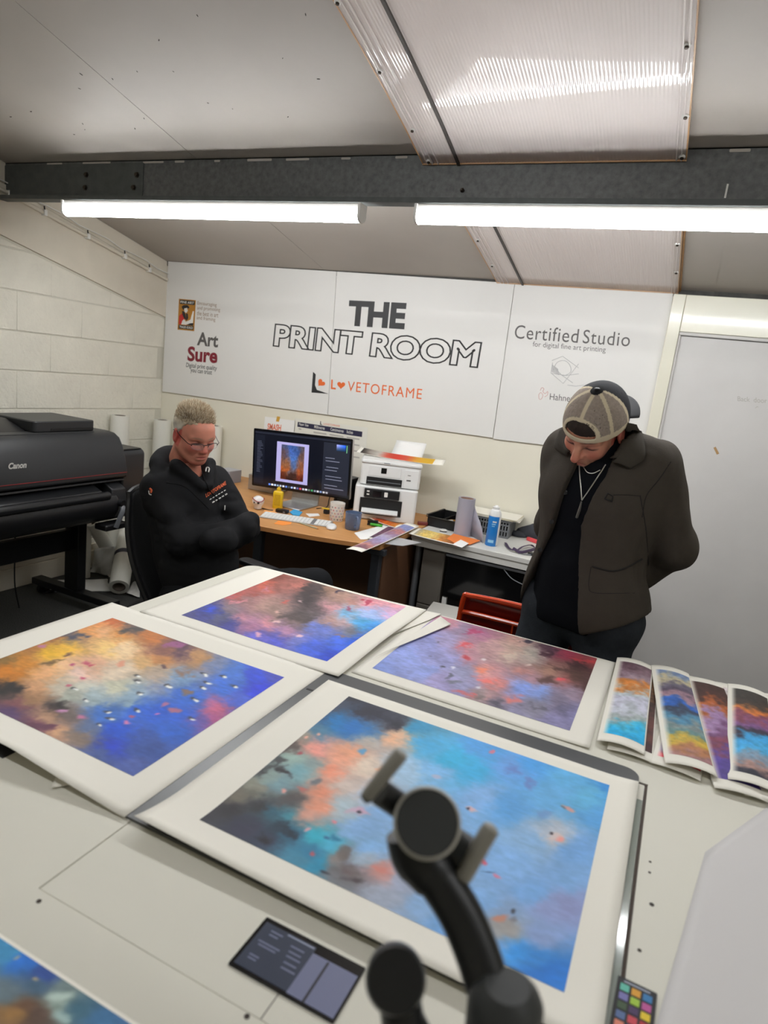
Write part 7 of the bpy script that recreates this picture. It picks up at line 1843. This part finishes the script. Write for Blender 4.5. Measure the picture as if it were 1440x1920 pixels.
kc[beige] = np.array([206, 192, 164])
dark = (np.abs(az) > 1.86)
kc[dark] = np.array([34, 34, 38])
kc[(z > 0.1352)] = np.array([24, 24, 27])
np_mesh('cap_crown', H2C+Vk@H2R.T, Fk, m_vc, per2, kc)
MB(Matrix.Translation(Vector(tuple(H2((0, -0.012, 0.136)))))).lathe([(0.0085, -0.002), (0.0085, 0.003), (0.004, 0.006)], 14).obj('cap_button', m_blackp, per2, smooth=True)
def brim(u, v):
    a = (2*u-1)*1.05
    r0 = np.array([0.0885*math.sin(a), -0.012-0.111*math.cos(a), 0.012])
    ext = 0.072*(math.cos(a*0.9))**0.8*v
    p = r0+np.array([0.15*ext*math.sin(a), -ext, -0.55*ext-0.20*(r0[0]/0.09)**2*0.06*v])
    return tuple(H2(p))
MB().grid(brim, 18, 8).obj('cap_brim', mat('black cap cloth', (30, 30, 34), 0.8), per2, smooth='all', solid=0.004)
# collar flaps
def flap(inner, outer):
    I_ = smooth_path([(x, y, 0) for x, y in inner], 6); O_ = smooth_path([(x, y, 0) for x, y in outer], 6)
    n_ = min(len(I_), len(O_))-1
    def g(u, v):
        k = min(int(round(u*n_)), n_)
        q = I_[k]*(1-v)+O_[k]*v
        h = ray_hit(bv2, q[0], q[1], 0.010+0.012*math.sin(math.pi*min(1, v*1.15)))
        return tuple(h) if h is not None else tuple(AY(q[0], q[1], 2.045))
    return MB().grid(g, n_, 6).obj('collar', m_jk2, per2, smooth='all', solid=0.005)
flap([(1176, 792), (1168, 818), (1154, 842), (1136, 868)], [(1194, 796), (1207, 832), (1208, 862), (1182, 880)])
flap([(1064, 808), (1069, 828), (1077, 850)], [(1050, 818), (1045, 842), (1066, 857)])
# pockets, buttons, badge
surf_line(bv2, [(1110, 1062), (1128, 1067), (1150, 1071), (1175, 1064), (1204, 1048)], 0.0030, 'pocket_edge', m_seam, per2, 0.0)
surf_line(bv2, [(1108, 1063), (1104, 1100), (1118, 1112), (1190, 1112)], 0.0012, 'seam', m_seam, per2, 0.0)
surf_line(bv2, [(1200, 929), (1206, 960), (1212, 1000), (1216, 1060)], 0.0016, 'seam', m_seam, per2, 0.0)
surf_line(bv2, [(1150, 928), (1175, 928), (1202, 930)], 0.0012, 'seam', m_seam, per2, 0.0)
surf_line(bv2, [(1258, 866), (1235, 900), (1212, 930), (1204, 970)], 0.0015, 'seam', m_seam, per2, 0.0)
p = ray_hit(bv2, 1141, 931, 0.001)
if p is not None:
    tri = [ray_hit(bv2, *q_, 0.002) for q_ in ((1134, 935), (1140, 925), (1149, 930), (1148, 940))]
    if all(t is not None for t in tri): MB().tube(tri+[tri[0]], 0.002, 6).obj('badge', m_dark, per2)
for (bx, by) in ((1059, 923), (1034, 978), (1013, 1031)):
    p = ray_hit(bv2, bx, by, 0.001)
    if p is not None:
        MB(Matrix.Translation(Vector(tuple(p))) @ Vector(tuple(CAMP-p)).to_track_quat('Z', 'Y').to_matrix().to_4x4()).lathe([(0.0075, -0.002), (0.0075, 0.002), (0.005, 0.0028)], 14).obj('button', m_blackp, per2)
# necklaces
m_sil = mat('silver chain', (190, 188, 180), 0.3, metal=0.8)
def neck_line(pts, r, name):
    out = []
    for q_ in smooth_path([(a, b, 0) for a, b in pts], 6):
        h = ray_hit(bv2t, q_[0], q_[1], 0.004)
        if h is not None: out.append(h)
    return MB().tube(out, r, 6).obj(name, m_sil, per2, smooth=True) if len(out) > 1 else None
nl = neck_line([(1087, 868), (1088, 890), (1090, 912), (1092, 938)], 0.0018, 'long_chain')
neck_line([(1136, 872), (1126, 888), (1110, 912), (1092, 938)], 0.0018, 'long_chain')
neck_line([(1095, 876), (1102, 886), (1113, 888), (1126, 882)], 0.0014, 'short_chain')
pp = [ray_hit(bv2t, *q_, 0.006) for q_ in ((1092, 940), (1088, 955), (1083, 970))]
if all(q_ is not None for q_ in pp): MB().tube(pp, [0.0022, 0.004, 0.0042], 4).obj('pendant', m_sil, per2)
